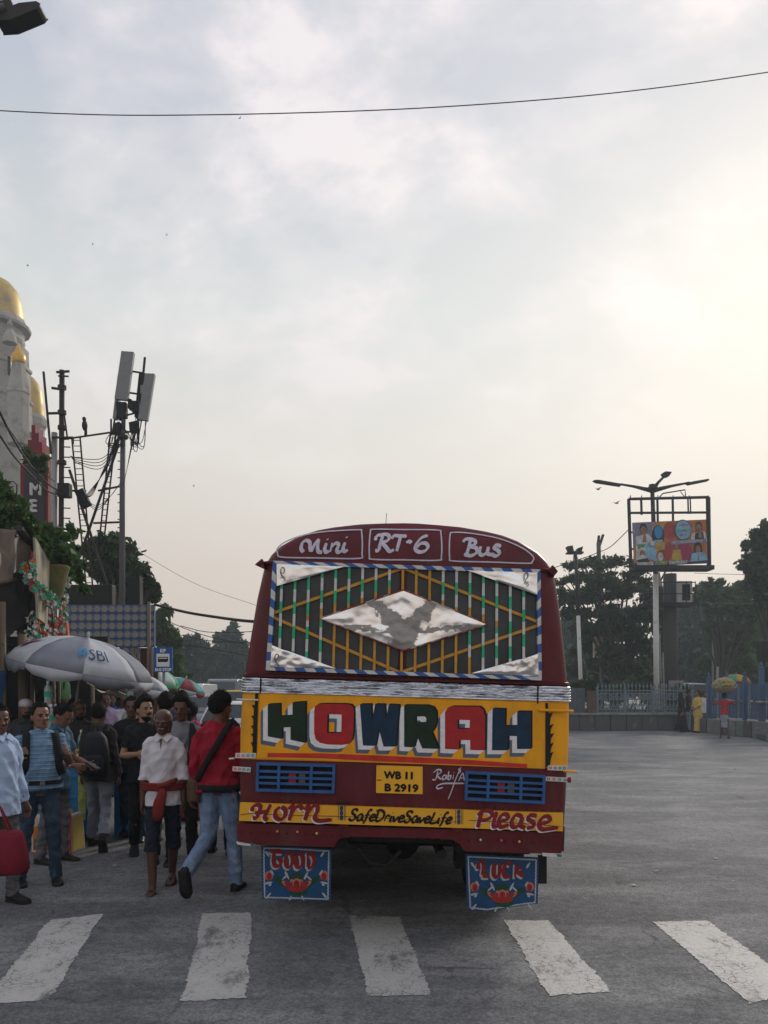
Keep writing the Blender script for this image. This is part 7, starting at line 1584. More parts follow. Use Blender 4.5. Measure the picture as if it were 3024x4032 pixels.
# --- trees behind the kiosk and along the avenue
def ctree(label, D_, pts, n, size, m, seed, tr=.2, group=None, shell=.45, basex=None):
    cl = [(D(x, y, D_ + dd), r_ * S * D_ / F if not hasattr(r_, '__len__') else tuple(q * S * D_ / F for q in r_)) for x, y, dd, r_ in pts]
    bx_ = basex if basex is not None else sum(p[0] for p in pts) / len(pts)
    return tree(label, (D(bx_, 1500, D_).x, D_ + .5, 0), cl, n, size, m, tr, group, seed, shell=shell)
ctree('dark leafy tree rising behind the kiosk and the mast', 22, [(228, 1195, 0, 34), (262, 1200, .5, 34), (300, 1235, 0, 32), (215, 1240, 1, 34), (256, 1258, 1, 38), (318, 1275, .4, 22), (300, 1290, 1, 30), (205, 1180, 1, 18), (330, 1262, 0, 12)], 15000, .11, leaf_d, 21, .18)
ctree('broken-crowned tree just right of the kiosk beside the bus stop sign', 30, [(345, 1340, 0, 20), (360, 1320, 0, 14), (352, 1380, 0, 24), (372, 1385, 0, 18), (382, 1440, 0, 16), (360, 1425, 0, 22), (340, 1440, 0, 24), (395, 1465, 0, 12)], 9000, .12, leaf_m, 22, .16, shell=.3)
G_ = 'hazy trees closing the avenue left of the bus'
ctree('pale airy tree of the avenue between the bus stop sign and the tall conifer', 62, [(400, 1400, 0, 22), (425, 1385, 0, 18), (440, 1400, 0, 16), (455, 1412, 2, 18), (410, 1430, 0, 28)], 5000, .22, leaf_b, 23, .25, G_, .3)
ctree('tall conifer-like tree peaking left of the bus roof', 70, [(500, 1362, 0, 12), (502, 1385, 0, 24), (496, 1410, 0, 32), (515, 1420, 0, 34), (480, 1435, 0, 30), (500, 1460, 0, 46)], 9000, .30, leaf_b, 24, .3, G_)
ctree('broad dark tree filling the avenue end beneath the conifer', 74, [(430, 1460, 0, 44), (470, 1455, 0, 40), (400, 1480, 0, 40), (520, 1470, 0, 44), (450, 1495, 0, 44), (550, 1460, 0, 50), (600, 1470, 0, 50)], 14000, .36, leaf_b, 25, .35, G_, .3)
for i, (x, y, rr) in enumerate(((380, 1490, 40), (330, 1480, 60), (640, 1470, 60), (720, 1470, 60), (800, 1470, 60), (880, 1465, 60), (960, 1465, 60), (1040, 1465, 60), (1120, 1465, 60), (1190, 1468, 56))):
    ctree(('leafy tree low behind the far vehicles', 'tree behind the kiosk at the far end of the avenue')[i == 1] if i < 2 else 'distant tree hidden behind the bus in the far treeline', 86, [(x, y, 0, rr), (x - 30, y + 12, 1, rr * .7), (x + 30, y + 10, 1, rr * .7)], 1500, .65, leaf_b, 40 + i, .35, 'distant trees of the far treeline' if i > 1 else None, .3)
# ================================================================= RIGHT SIDE OF THE SQUARE
fence_p = mat('grey_blue_fence_paint', (.13, .175, .205), .6, c2=(.22, .24, .24), amount=.3, scale=5)
blue_f = mat('blue_fence_paint', (.055, .100, .185), .55, c2=(.12, .15, .19), amount=.3, scale=5)
stone_w = mat('dark_weathered_wall', (.085, .085, .083), .85, c2=(.20, .20, .19), amount=.32, scale=2.5, stretch=(1, 1, .5), bump=.3, bscale=12)
cope = mat('coping_stone', (.20, .20, .195), .85, var=.3, scale=4)
kerb_m = mat('kerb_stone_green_grey', (.13, .15, .145), .85, c2=(.25, .24, .22), amount=.4, scale=3, bump=.3, bscale=15)
YW2 = 31.0
xL, xR = D(1150, 1578, YW2).x, D(1522, 1578, YW2).x
wallo = empty('low_wall', ((xL + xR) / 2, YW2, 0), 'low stained stone wall under the ornate grey-blue railing', 'wall')
nW = 11; wp_ = (xR - xL) / nW
for i in range(nW):
    x = xL + (i + .5) * wp_; mb = MB(); mb.box((x, YW2 + .2, .31), (wp_ - .02, .40 + rnd.uniform(-.01, .02), .62)); mb.build('wall_panel', stone_w, wallo, bevel=.01)
    mb = MB(); mb.box((x, YW2 + .2, .665), (wp_ - .012, .50 + rnd.uniform(-.01, .02), .085)); mb.build('coping_stone', cope, wallo, bevel=.012)
# soil behind the wall
soil = mat('dark_soil', (.045, .040, .030), .95, var=.4, scale=2)
mb = MB(); mb.mm((xL, YW2 + .42, 0), (xR + 1, YW2 + 14, .55)); tag(mb.build('planting_bed', soil), 'raised soil bed behind the low wall', None, None, 'structure')
leaf_mesh('undergrowth', [(xL + 1 + i * .62, YW2 + .9, .62) for i in range(9)], [(.5, .3, .16)] * 9, 900, .12, leaf_m, None, 77)['kind'] = 'stuff'
# ornate railing
fx0, fx1 = D(1288, 1500, YW2 + .25).x, D(1500, 1500, YW2 + .25).x
rl = empty('ornate_railing', ((fx0 + fx1) / 2, YW2 + .25, .7), 'ornate grey-blue cast railing with spear heads on the low wall', 'railing')
zt = D(1300, 1492, YW2 + .25).z; zb_ = D(1300, 1536, YW2 + .25).z; YR2 = YW2 + .25
for z in (zt, zt - .12, zt - .34, zb_ + .06, zb_ - .05):
    mb = MB(); mb.tube([(fx0, YR2, z), (fx1, YR2, z)], .022, 6); mb.build('rail', fence_p, rl)
npk = 26; pk0 = None
for i in range(npk):
    x = fx0 + (fx1 - fx0) * (i + .5) / npk
    if pk0 is None:
        mb = MB(); mb.tube([(x, YR2 - .01, zb_ - .05), (x, YR2 - .01, zt + .08)], .017, 6)
        mb.lathe([(.008, zt + .07), (.035, zt + .14), (.040, zt + .18), (.02, zt + .24), (.003, zt + .30)], (x, YR2 - .01, 0), 8)
        for s_ in (-1, 1): mb.tube(spline([(x, YR2 - .02, zb_ + .32), (x + s_ * .045, YR2 - .02, zb_ + .20), (x + s_ * .08, YR2 - .02, zb_ + .10), (x + s_ * .06, YR2 - .02, zb_ + .05)], 4), .014, 5)
        pk0 = mb.build('picket', fence_p, rl); p0x = x
    else: inst(pk0, rl, Vector((x - p0x, 0, 0)))
# lozenge plates of the upper band
lz0 = None
for i in range(17):
    x = fx0 + (fx1 - fx0) * (i + .5) / 17
    if lz0 is None:
        mb = MB(); w_ = .10; mb.poly([Vector((x - w_, YR2 - .03, zt - .23)), Vector((x, YR2 - .03, zt - .13)), Vector((x + w_, YR2 - .03, zt - .23)), Vector((x, YR2 - .03, zt - .33))], [[Vector((x - w_ * .5, YR2 - .03, zt - .23)), Vector((x, YR2 - .03, zt - .18)), Vector((x + w_ * .5, YR2 - .03, zt - .23)), Vector((x, YR2 - .03, zt - .28))]], back=Vector((0, .02, 0))); lz0 = mb.build('lozenge', fence_p, rl); l0x = x
    else: inst(lz0, rl, Vector((x - l0x, 0, 0)))
for dx in (1290, 1350, 1411, 1470):
    x = D(dx, 1500, YR2).x; mb = MB(); mb.mm((x - .05, YR2 - .06, .70), (x + .05, YR2 + .04, zt + .04)); mb.lathe([(.03, zt + .04), (.07, zt + .09), (.03, zt + .14), (.01, zt + .17)], (x, YR2 - .01, 0), 8); mb.build('post', fence_p, rl)
pf = empty('sheet_fence', (D(1255, 1500, YR2).x, YR2, .7), 'plain grey sheet fence panels between the bus and the ornate railing', 'fence')
for i in range(6):
    x0 = D(1168 + i * 16, 1500, YR2).x; x1 = D(1183 + i * 16, 1500, YR2).x; mb = MB(); mb.mm((x0, YR2 - .02, .70), (x1, YR2 + .02, D(1250, 1486, YR2).z)); mb.build('fence_sheet', mat('grey_fence_sheet', (.075, .088, .105), .6, var=.3, scale=2), pf)
x = D(1277, 1500, YR2).x; mb = MB(); mb.mm((x - .14, YR2 - .15, .70), (x + .14, YR2 + .15, D(1277, 1492, YR2).z)); tag(mb.build('brick_pier', mat('brown_pier', (.11, .07, .05), .85, var=.3, scale=6), None, org=(x, YR2, .7)), 'squat brown pier between the sheet fence and the ornate railing', 'pier')
# blue paling fence on the right, running towards us
A0 = D(1527, 1545, 29.5); A1 = D(1720, 1560, 25.5)
bf = empty('blue_fence', (A0.x, A0.y, 0), 'blue fence of upright boards with taller posts at the right edge', 'fence')
zlo, zhi = 0.62, 1.86; nb = 40
for i in range(nb):
    t = (i + .5) / nb; p = A0.lerp(A1, t); wv_ = (A1 - A0).length / nb; ang = math.atan2(A1.y - A0.y, A1.x - A0.x); hh = rnd.uniform(-.02, .02)
    mb = MB(); mb.box((p.x, p.y, (zlo + zhi) / 2 + hh), (wv_ * .62, .03, zhi - zlo), (0, 0, ang)); mb.build('fence_board', blue_f if i % 5 else fence_p, bf)
for z in (zlo + .1, (zlo + zhi) / 2, zhi - .08):
    mb = MB(); o_ = Vector((0, .05, 0)); mb.tube([Vector((A0.x, A0.y, z)) + o_, Vector((A1.x, A1.y, z)) + o_], .03, 6); mb.build('rail', blue_f, bf)
for dx in (1527, 1571, 1612, 1648):
    t = (dx - 1525) / 195; p = A0.lerp(A1, t); big = dx == 1648
    mb = MB(); w_ = .085 if big else .06; mb.mm((p.x - w_, p.y - .14, 0.1), (p.x + w_, p.y - .02, 2.05 if not big else 2.35)); zt_ = 2.05 if not big else 2.35
    mb.lathe([(w_ * .9, zt_), (w_ * 1.2, zt_ + .03), (w_ * .5, zt_ + .08), (w_ * .8, zt_ + .13), (w_ * .4, zt_ + .20), (.005, zt_ + .27)], (p.x, p.y - .08, 0), 10); mb.build('post', blue_f, bf)
# stone blocks below it and the stepped kerb
kb = empty('kerb_wall', (D(1530, 1580, 27).x, 27, 0), 'low wall of green-grey kerb blocks below the blue fence', 'kerb')
def course(a, b_, n, z0, z1, dpt, name):
    for i in range(n):
        p, q = a.lerp(b_, i / n), a.lerp(b_, (i + 1) / n); m_ = (p + q) / 2; L_ = (q - p).length; ang = math.atan2(q.y - p.y, q.x - p.x)
        mb = MB(); mb.box((m_.x, m_.y + dpt / 2, (z0 + z1) / 2 + rnd.uniform(-.02, .02)), (L_ - .03, dpt + rnd.uniform(-.02, .03), z1 - z0), (0, 0, ang + rnd.uniform(-.012, .012))); mb.build(name, kerb_m if (i % 3) else stone_w, kb, bevel=.02)
course(D(1528, 1575, 29.6) * 1, D(1720, 1610, 25.0), 11, 0.0, .55, .45, 'kerb_block')
a = GRD(1595 * S, 1583 * S); b_ = GRD(1740 * S, 1618 * S); a.y -= .4; b_.y -= .4
course(a, b_, 7, 0.0, .20, .5, 'kerb_block')
mb = MB(); rs = random.Random(3)
for k in range(40):
    t = rs.random(); p = A0.lerp(A1, t) + Vector((rs.uniform(-.2, .2), -.25 + rs.uniform(-.12, .1), .60)); s_ = rs.uniform(.03, .10); mb.ball(p, (s_, s_ * .8, s_ * .6), 6, 4)
tag(mb.build('rubble', mat('pale_rubble', (.26, .25, .23), .9, var=.5, scale=9)), 'rubble and scraps lying along the foot of the blue fence', None, None, 'stuff')
# street-light column with three arms (white painted foot)
YP = 33.0
def PP(x, y, d=0): return D(x, y, YP + d)
lp_ = empty('street_light', (PP(1418, 1500).x, YP, .5), 'tall three-armed street light with white painted lower pole', 'street light')
darks = mat('dark_steel', (.018, .017, .017), .6, var=.3, scale=4); whitep = mat('white_painted_pole', (.52, .52, .52), .6, c2=(.30, .29, .28), amount=.35, scale=4)
mb = MB(); mb.tube([(PP(1419, 1500).x, YP, .4), PP(1416, 1240)], [.125, .11], 12); mb.build('white_pole', whitep, lp_, smooth=True)
mb = MB(); mb.tube([PP(1416, 1240), PP(1409, 1060)], [.10, .085], 12); mb.build('upper_pole', darks, lp_, smooth=True)
mb = MB(); mb.lathe([(.10, -.12), (.20, -.06), (.22, .05), (.14, .10), (.14, .18), (.05, .20)], PP(1409, 1056), 12); mb.build('pole_head', darks, lp_, smooth='auto')
for P, nm in (([PP(1409, 1060), PP(1370, 1051), PP(1340, 1046)], 0), ([PP(1409, 1060), PP(1450, 1050), PP(1490, 1042)], 0), ([PP(1409, 1060), PP(1422, 1042), PP(1434, 1030)], 1)):
    mb = MB(); mb.tube(P, [.11, .06, .045], 8); ar = mb.build('arm', darks, lp_, smooth=True)
for q in ([(1282, 1037), (1292, 1036), (1344, 1045), (1342, 1049), (1290, 1041)], [(1531, 1034), (1533, 1037), (1490, 1046), (1484, 1043), (1500, 1039)], [(1431, 1022), (1438, 1018), (1452, 1019), (1446, 1028), (1436, 1031)]):
    mb = MB(); mb.poly([PP(x, y, -.1) for x, y in q], back=Vector((0, .25, 0))); mb.build('lamp_head', darks, lp_, bevel=.015)
mb = MB()
for i, x in enumerate((1424, 1430, 1436)): mb.tube([(PP(x, 1500, .2).x, YP + .2, .5), PP(x - 6 + i, 1330 + 40 * i, .2)], .03, 6)
mb.build('service_pipes', galv, lp_)
# billboard: column, platform, frame, printed sheet, control box
bb = empty('billboard', (PP(1449, 1500, 1.2).x, YP + 1.2, .5), 'printed election billboard in a black steel frame on a thick dark column', 'billboard')
d0 = -0.7
col_m = mat('dark_column', (.050, .046, .044), .8, c2=(.15, .14, .14), amount=.28, scale=2.5, stretch=(1, 1, .5))
mb = MB(); mb.tube([(PP(1450, 1500, 1.4).x, YP + 1.4, .4), PP(1447, 1240, 1.4)], [.32, .28], 16); mb.build('column', col_m, bb, smooth=True)
def bar(a, b_, r_, nm='frame_bar', d=d0): 
    mb = MB(); p, q = PP(*a, d), PP(*b_, d); mb.tube([p, q], r_, 4); mb.build(nm, darks, bb)
for a, b_, r_ in (((1358, 1078), (1531, 1074), .06), ((1359, 1108), (1530, 1107), .05), ((1358, 1078), (1363, 1226), .07), ((1531, 1074), (1533, 1224), .07), ((1385, 1078), (1386, 1112), .05), ((1420, 1077), (1421, 1128), .05), ((1453, 1076), (1454, 1128), .05), ((1486, 1076), (1487, 1110), .035), ((1491, 1076), (1492, 1110), .03), ((1526, 1075), (1528, 1224), .03), ((1361, 1150), (1368, 1150), .04), ((1362, 1186), (1368, 1186), .04)):
    bar(a, b_, r_)
mb = MB(); a, b_ = PP(1366, 1232, d0), PP(1537, 1223, d0); mb.mm((a.x, YP + d0 - .3, a.z), (b_.x, YP + d0 + .45, b_.z)); mb.build('catwalk', darks, bb)
for x in (1362, 1386, 1421, 1454, 1489, 1530): mb = MB(); mb.tube([PP(x, 1078, d0), PP(x, 1070, d0)], .02, 4); mb.build('spike', darks, bb)
mb = MB(); mb.tube([PP(1421, 1078, 1.3), PP(1432, 1066, 1.3), PP(1480, 1058, 1.3), PP(1481, 1075, 1.3)], .03, 5); mb.tube([PP(1470, 1062, 1.3), PP(1480, 1075, 1.3)], .02, 5); mb.build('bracket_arm', darks, bb)
# printed sheet (generic artwork of the same colours)
TLp, TRp, BRp, BLp = [PP(x, y, d0 - .15) for x, y in ((1366, 1129), (1525, 1122), (1529, 1217), (1370, 1224))]
def SH(u, v, o_=0.0): p = TLp.lerp(TRp, u).lerp(BLp.lerp(BRp, u), v); return Vector((p.x, p.y - o_, p.z))
def pm_(n, c, v=.35, sc=5): return mat('print_' + n, tuple(q * .72 for q in c), .5, var=v, scale=sc)
orange_p = mat('print_orange_sheet', (.34, .10, .035), .5, c2=(.42, .26, .12), amount=.4, scale=1.6)
mb = MB(); mb.poly([SH(0, 0), SH(1, 0), SH(1, 1), SH(0, 1)], back=Vector((0, .04, 0))); sh_ = mb.build('printed_sheet', orange_p, bb)
def el(cx_, cy_, rx, ry, n=14, o_=.01): return [SH(cx_ + rx * math.cos(2 * math.pi * i / n), cy_ + ry * math.sin(2 * math.pi * i / n), o_) for i in range(n)]
pr = MB(); PM = [pm_('white', (.55, .56, .58)), pm_('skin', (.30, .15, .09)), pm_('black', (.02, .02, .025)), pm_('blue', (.10, .26, .50)), pm_('navy', (.02, .03, .12)), pm_('yellow', (.50, .34, .06)), pm_('red', (.36, .05, .04)), pm_('green', (.08, .28, .10)), pm_('mauve', (.24, .22, .34)), pm_('maroon', (.14, .025, .03)), pm_('sky', (.24, .48, .66))]
oc = [.004]
def P_(pts, mi): oc[0] += .0012; pr.poly([SH(u, v, oc[0]) for u, v in pts], mi=mi)
def E_(cx_, cy_, rx, ry, mi): P_([(cx_ + rx * math.cos(2 * math.pi * i / 14), cy_ + ry * math.sin(2 * math.pi * i / 14)) for i in range(14)], mi)
P_([(0, 0), (.30, 0), (.27, .4), (.0, .55)], 8); E_(.42, .18, .16, .16, 5); E_(.50, .22, .09, .2, 6); E_(.16, .55, .13, .28, 0)
P_([(.04, .32), (.20, .28), (.28, .42), (.27, .86), (.03, .86)], 0); E_(.145, .16, .055, .13, 2); E_(.148, .19, .045, .10, 1); P_([(.12, .46), (.15, .28), (.175, .30), (.18, .46)], 1); P_([(.05, .5), (.17, .5), (.12, .62), (.06, .6)], 7); E_(.24, .66, .09, .20, 10)
E_(.34, .34, .085, .27, 2); E_(.345, .24, .055, .15, 3); P_([(.28, .42), (.40, .42), (.42, .9), (.27, .9)], 10); E_(.37, .62, .08, .18, 5); E_(.40, .78, .10, .14, 6); E_(.36, .80, .04, .1, 0)
E_(.115, .70, .05, .13, 0); E_(.118, .73, .042, .10, 1); E_(.118, .79, .040, .05, 0); P_([(.05, .85), (.19, .82), (.22, .97), (.03, .97)], 2)
E_(.675, .22, .115, .24, 4); E_(.68, .22, .105, .22, 10); E_(.52, .62, .10, .16, 6); E_(.66, .72, .13, .25, 9); E_(.58, .55, .035, .09, 2); E_(.58, .58, .026, .07, 1); P_([(.53, .66), (.63, .66), (.65, .9), (.51, .9)], 5)
E_(.895, .16, .045, .12, 2); E_(.893, .18, .036, .09, 1); P_([(.80, .30), (.97, .27), (1.0, .5), (.77, .5)], 0); P_([(.84, .30), (.95, .28), (.96, .46), (.83, .46)], 2); P_([(.88, .40), (.90, .20), (.92, .22), (.93, .42)], 1)
P_([(.50, .47), (.98, .44), (.985, .53), (.51, .55)], 8)
E_(.87, .68, .055, .18, 2); E_(.87, .67, .034, .09, 1); P_([(.78, .78), (.85, .74), (.90, .74), (.98, .77), (.99, .96), (.76, .96)], 10); P_([(.855, .93), (.87, .80), (.885, .93)], 1)
E_(.255, .50, .042, .07, 4); E_(.255, .50, .036, .06, 0)
P_([(0, .92), (.72, .90), (.72, 1.0), (0, 1.0)], 4); P_([(.72, .95), (1, .93), (1, 1), (.72, 1)], 4)
pr.build('print_artwork', PM, sh_)
mb = MB(); ux_ = (TRp - TLp).normalized(); uz_ = Vector((0, 0, 1)); wS = (TRp - TLp).length
for wd_, u0, u1, mi in (('CHOWRANGEE', .03, .25, 0), ('ASSEMBLY', .275, .44, 1), ('CONSTITUENCY', .46, .71, 0)): put_text(mb, wd_, SH(u0, .985, .10), ux_, uz_, .125, width=(u1 - u0) * wS, bold=.012, mi=mi)
mb.build('print_lettering', [pm_('white', (1, 1, 1)), pm_('lime', (.30, .42, .10))], sh_)
# headline script in the circle and band: upright bars hung from a head line
mb = MB(); rs = random.Random(4)
def script(u0, u1, v, h_, mi):
    mb.poly([SH(u0, v, .101), SH(u1, v, .101), SH(u1, v + h_ * .16, .101), SH(u0, v + h_ * .16, .101)], mi=mi); u = u0
    while u < u1 - .01:
        w_ = rs.uniform(.010, .018); mb.poly([SH(u + w_ * .65, v, .102), SH(u + w_ * .9, v, .102), SH(u + w_ * .9, v + h_, .102), SH(u + w_ * .65, v + h_, .102)], mi=mi)
        if rs.random() < .7: mb.poly([SH(u, v + h_ * .4, .103), SH(u + w_ * .7, v + h_ * .35, .103), SH(u + w_ * .7, v + h_ * .55, .103), SH(u + w_ * .1, v + h_ * .75, .103)], mi=mi)
        if rs.random() < .3: mb.poly([SH(u, v - h_ * .3, .103), SH(u + w_, v - h_ * .1, .103), SH(u + w_, v, .103), SH(u + .002, v - h_ * .12, .103)], mi=mi)
        u += w_ + .003
script(.62, .75, .10, .05, 0); script(.60, .76, .21, .055, 1); script(.62, .72, .32, .05, 0); script(.52, .93, .475, .055, 2)
mb.build('print_script', [pm_('red', (.36, .05, .04)), pm_('green', (.08, .28, .10)), pm_('white', (1, 1, 1))], sh_)
# service platform with rail and the white control box
mb = MB(); a, b_ = PP(1390, 1312, 1.2), PP(1500, 1306, 1.2); mb.mm((a.x, YP + .7, b_.z - .06), (b_.x, YP + 2.0, b_.z + .05)); mb.build('platform', darks, bb)
for y in (1258, 1282): bar((1392, y), (1502, y), .02, 'handrail', .75)
for x in (1392, 1412, 1437, 1483, 1502): bar((x, 1256), (x, 1308), .022, 'handrail_post', .75)
mb = MB(); a, b_ = PP(1463, 1304, 1.0), PP(1495, 1255, 1.0); mb.mm((a.x, YP + .95, a.z), (b_.x, YP + 1.6, b_.z)); cbx = mb.build('control_box', mat('pale_metal_box', (.42, .43, .46), .5), bb, bevel=.02)
mb = MB(); a, b_ = PP(1474, 1297, .93), PP(1491, 1262, .93); mb.mm((a.x, YP + .93, a.z), (b_.x, YP + .948, b_.z)); mb.build('box_grille', darkbox, cbx)
mb = MB(); p = PP(1452, 1495, 1.0); mb.mm((p.x - .1, YP + .95, p.z), (p.x + .5, YP + 1.3, p.z + .5)); mb.build('base_box', mat('grey_base', (.22, .21, .21), .8), bb, bevel=.02)
mb = MB(); mb.loft([[PP(x, y, .6) + Vector((0, d_, 0)) for d_ in (0, .05)] + [PP(x + 8, y, .6) + Vector((0, .05, 0)), PP(x + 8, y, .6)] for x, y in ((1417, 1236), (1420, 1250), (1424, 1266))]); mb.build('torn_cloth', mat('torn_grey_cloth', (.3, .3, .3), .8), bb)
# floodlight mast, thin mast behind
fl_ = empty('floodlight_mast', (D(1257, 1500, 36).x, 36, 0), 'floodlight mast with four lamps on top, white painted lower half', 'floodlight')
mb = MB(); mb.tube([(D(1258, 1500, 36).x, 36, 0), D(1249, 1330, 36)], [.10, .09], 10); mb.build('white_pole', whitep, fl_, smooth=True)
mb = MB(); mb.tube([D(1249, 1330, 36), D(1243, 1192, 36)], [.09, .075], 10); mb.build('upper_pole', darks, fl_, smooth=True)
for q in ([(1225, 1180), (1237, 1178), (1240, 1190), (1231, 1191)], [(1248, 1184), (1260, 1180), (1257, 1191), (1247, 1192)], [(1226, 1191), (1243, 1190), (1243, 1195), (1226, 1195)], [(1245, 1191), (1261, 1191), (1261, 1195), (1245, 1195)]):
    mb = MB(); mb.poly([D(x, y, 36) for x, y in q], back=Vector((0, .4, 0))); mb.build('lamp', darks, fl_, bevel=.02)
mb = MB(); mb.tube(spline([D(1240, 1196, 36), D(1236, 1225, 36), D(1228, 1240, 36)], 4), .02, 5); mb.build('loose_cable', wire_m, fl_)
tm_ = empty('lattice_mast', (D(1300, 1500, 40).x, 40, 0), 'slim dark mast ending in two prongs above the big tree', 'mast')
mb = MB(); mb.tube([(D(1302, 1500, 40).x, 40, 0), D(1293, 1172, 40)], .11, 8); mb.build('pole', steel, tm_)
for a, b_ in (((1291, 1180), (1294, 1157)), ((1294, 1182), (1303, 1155))): mb = MB(); mb.tube([D(*a, 40), D(*b_, 40)], .07, 6); mb.build('prong', darks, tm_)
mb = MB(); mb.mm(tuple(D(1284, 1420, 39.5)), tuple(D(1298, 1376, 39.8))); mb.build('hoarding', mat('orange_cream_hoarding', (.42, .30, .20), .6, c2=(.5, .5, .5), amount=.4, scale=3), tm_)
cable('wire swooping from the billboard to the floodlight mast', [D(1362, 1140, 33.5), D(1320, 1180, 34.5), D(1290, 1194, 35.5), D(1262, 1205, 36), D(1180, 1232, 38)], .018)
cable('wire from the billboard column to the right edge', [D(1500, 1238, 34), D(1560, 1240, 34), D(1700, 1243, 34)], .010)
cable('wire across the trees right of the control box', [D(1505, 1300, 34), D(1570, 1305, 34), D(1700, 1302, 34)], .012)
# more poles on the right
for x, y0, dd, r_, lab in ((1540, 1305, 44, .06, 'thin pale pole with a short arm amid the trees right of the billboard'), (1550, 1440, 30.5, .05, 'thin grey pole just beyond the blue fence')):
    o = empty('lamp_pole', (D(x, 1500, dd).x, dd, 0), lab, 'pole'); mb = MB(); mb.tube([(D(x, 1500, dd).x, dd, 0), D(x, y0, dd)], r_, 8); mb.build('pole', galv, o)
    if dd == 44: mb = MB(); mb.tube([D(x, y0 + 3, dd), D(x - 12, y0 + 1, dd)], .04, 5); mb.build('arm', galv, o)
sig = empty('traffic_signal', (D(1650, 1500, 28).x, 28, 0), 'dark traffic signal at the right edge above the blue fence', 'traffic signal')
mb = MB(); mb.tube([(D(1650, 1500, 28).x, 28, 0), D(1650, 1395, 28)], .06, 8); mb.build('post', darks, sig)
for y0, y1 in ((1385, 1430), (1440, 1470)): mb = MB(); a, b_ = D(1638, y1, 28), D(1657, y0, 28); mb.mm((a.x, 27.8, a.z), (b_.x, 28.1, b_.z)); mb.build('signal_head', darkbox, sig, bevel=.03)
# parked vehicles beyond the fences, umbrella
car('white car parked behind the people at the blue fence', D(1530, 1500, 36).x, 36, car_w, 1.6, 1.9, 3.8)
car('dark car with a bright windscreen beyond the ornate railing', D(1508, 1500, 40).x - .6, 40, car_g, 1.6, 1.9, 3.8)
umbrella('green, yellow and orange street umbrella behind the blue fence', D(1590, 1456, 36), .66, .34, 4, 0, [mat('umb_yellow', (.50, .36, .08), .7, trans=.25), mat('umb_orange', (.50, .16, .06), .7, trans=.25), mat('umb_green2', (.10, .34, .18), .7, trans=.25)], yaw=10, val=.05, n=9)
# porter's basket of fruit under a net
ht = Vector((pZ['M'] @ pZ['HD']((0, .01, .235)))); bk = empty('fruit_basket', ht + Vector((0, 0, .01)), 'round basket heaped with yellow-green fruit carried on the porter\'s head', 'basket')
mb = MB(); mb.lathe([(.16, .0), (.28, .05), (.36, .14), (.38, .17), (.36, .175), (.24, .10)], ht + Vector((0, 0, .01)), 20); mb.build('basket', mat('woven_cane', (.26, .20, .12), .8, var=.3, scale=30, bump=.6, bscale=60), bk, smooth='auto')
fr_m = [mat('fruit_olive', (.25, .22, .05), .5, var=.3), mat('fruit_green', (.16, .20, .06), .5, var=.3), mat('fruit_orange', (.31, .20, .05), .5, var=.3)]; fp = {}
rs = random.Random(6)
for i in range(120):
    a = rs.uniform(0, 6.28); rr = .36 * math.sqrt(rs.random()); z = .14 + .32 * math.sqrt(max(0, 1 - (rr / .38) ** 2)) * (1 - .12 * rs.random()); k_ = rs.randint(0, 2); p = ht + Vector((rr * math.cos(a), rr * math.sin(a), z))
    if k_ not in fp: mb = MB(); mb.ball(p, (.055, .055, .050), 8, 5); fp[k_] = (mb.build('fruit', fr_m[k_], bk, smooth=True), p)
    else: inst(fp[k_][0], bk, p - fp[k_][1])
mb = MB(); mb.lathe([(.34, .14), (.32, .27), (.24, .36), (.12, .41), (.02, .43)], ht, 16); mb.build('fruit_heap_core', fr_m[0], bk, smooth=True)
net = mat('pale_net_cord', (.46, .46, .42), .8); mb = MB()
for i in range(14):
    a = 2 * math.pi * i / 14
    for tw_ in (-1, 1): mb.tube([ht + Vector((r_ * math.cos(a + tw_ * q), r_ * math.sin(a + tw_ * q), z)) for r_, z, q in ((.385, .17, 0), (.39, .28, .25), (.30, .42, .55), (.15, .50, .9), (.02, .52, 1.2))], .004, 4)
mb.build('net', net, bk)
# --- trees of the square
BT = 39
def bt(lst): return lst
ctree('big layered tree standing left of the billboard column', BT, [(1262, 1222, 0, (40, 34, 18)), (1320, 1215, 1, (42, 34, 18)), (1230, 1252, 0, (34, 30, 18)), (1290, 1250, -1, (50, 40, 18)), (1360, 1240, 1, (46, 34, 19)), (1225, 1290, 0, (36, 34, 20)), (1280, 1285, 0, (48, 40, 20)), (1345, 1282, 0, (52, 40, 22)), (1395, 1262, 1, (34, 30, 18)), (1238, 1325, 1, (34, 34, 18)), (1300, 1325, 0, (48, 40, 20)), (1370, 1325, 0, (46, 36, 22)), (1255, 1358, 0, (30, 30, 16)), (1315, 1362, 1, (44, 36, 20)), (1375, 1370, 0, (40, 34, 24)), (1330, 1400, 0, (36, 30, 24)), (1395, 1405, 1, (34, 30, 27)), (1345, 1440, 0, (38, 30, 30)), (1390, 1450, 0, (36, 30, 27)), (1440, 1228, 1, (26, 26, 11)), (1415, 1300, 2, (26, 26, 16)), (1265, 1400, 2, (34, 34, 27)), (1300, 1440, 3, (40, 30, 35)), (1340, 1345, 3, (60, 30, 35)), (1250, 1300, 3, (36, 30, 30)), (1425, 1285, 2, (34, 26, 27)), (1420, 1335, 2, (36, 26, 32)), (1425, 1395, 3, (36, 26, 35)), (1400, 1440, 3, (34, 26, 35)), (1240, 1440, 4, (30, 26, 30)), (1300, 1255, 3, (50, 30, 27))], 42000, .115, leaf_d, 51, .24, None, .15, basex=1335)
ctree('slender leafy tree between the floodlight mast and the big tree', 43, [(1300, 1400, 0, 26), (1290, 1432, 0, 22), (1308, 1450, 0, 26), (1300, 1475, 0, 30)], 2600, .20, leaf_m, 52, .12, None, .2)
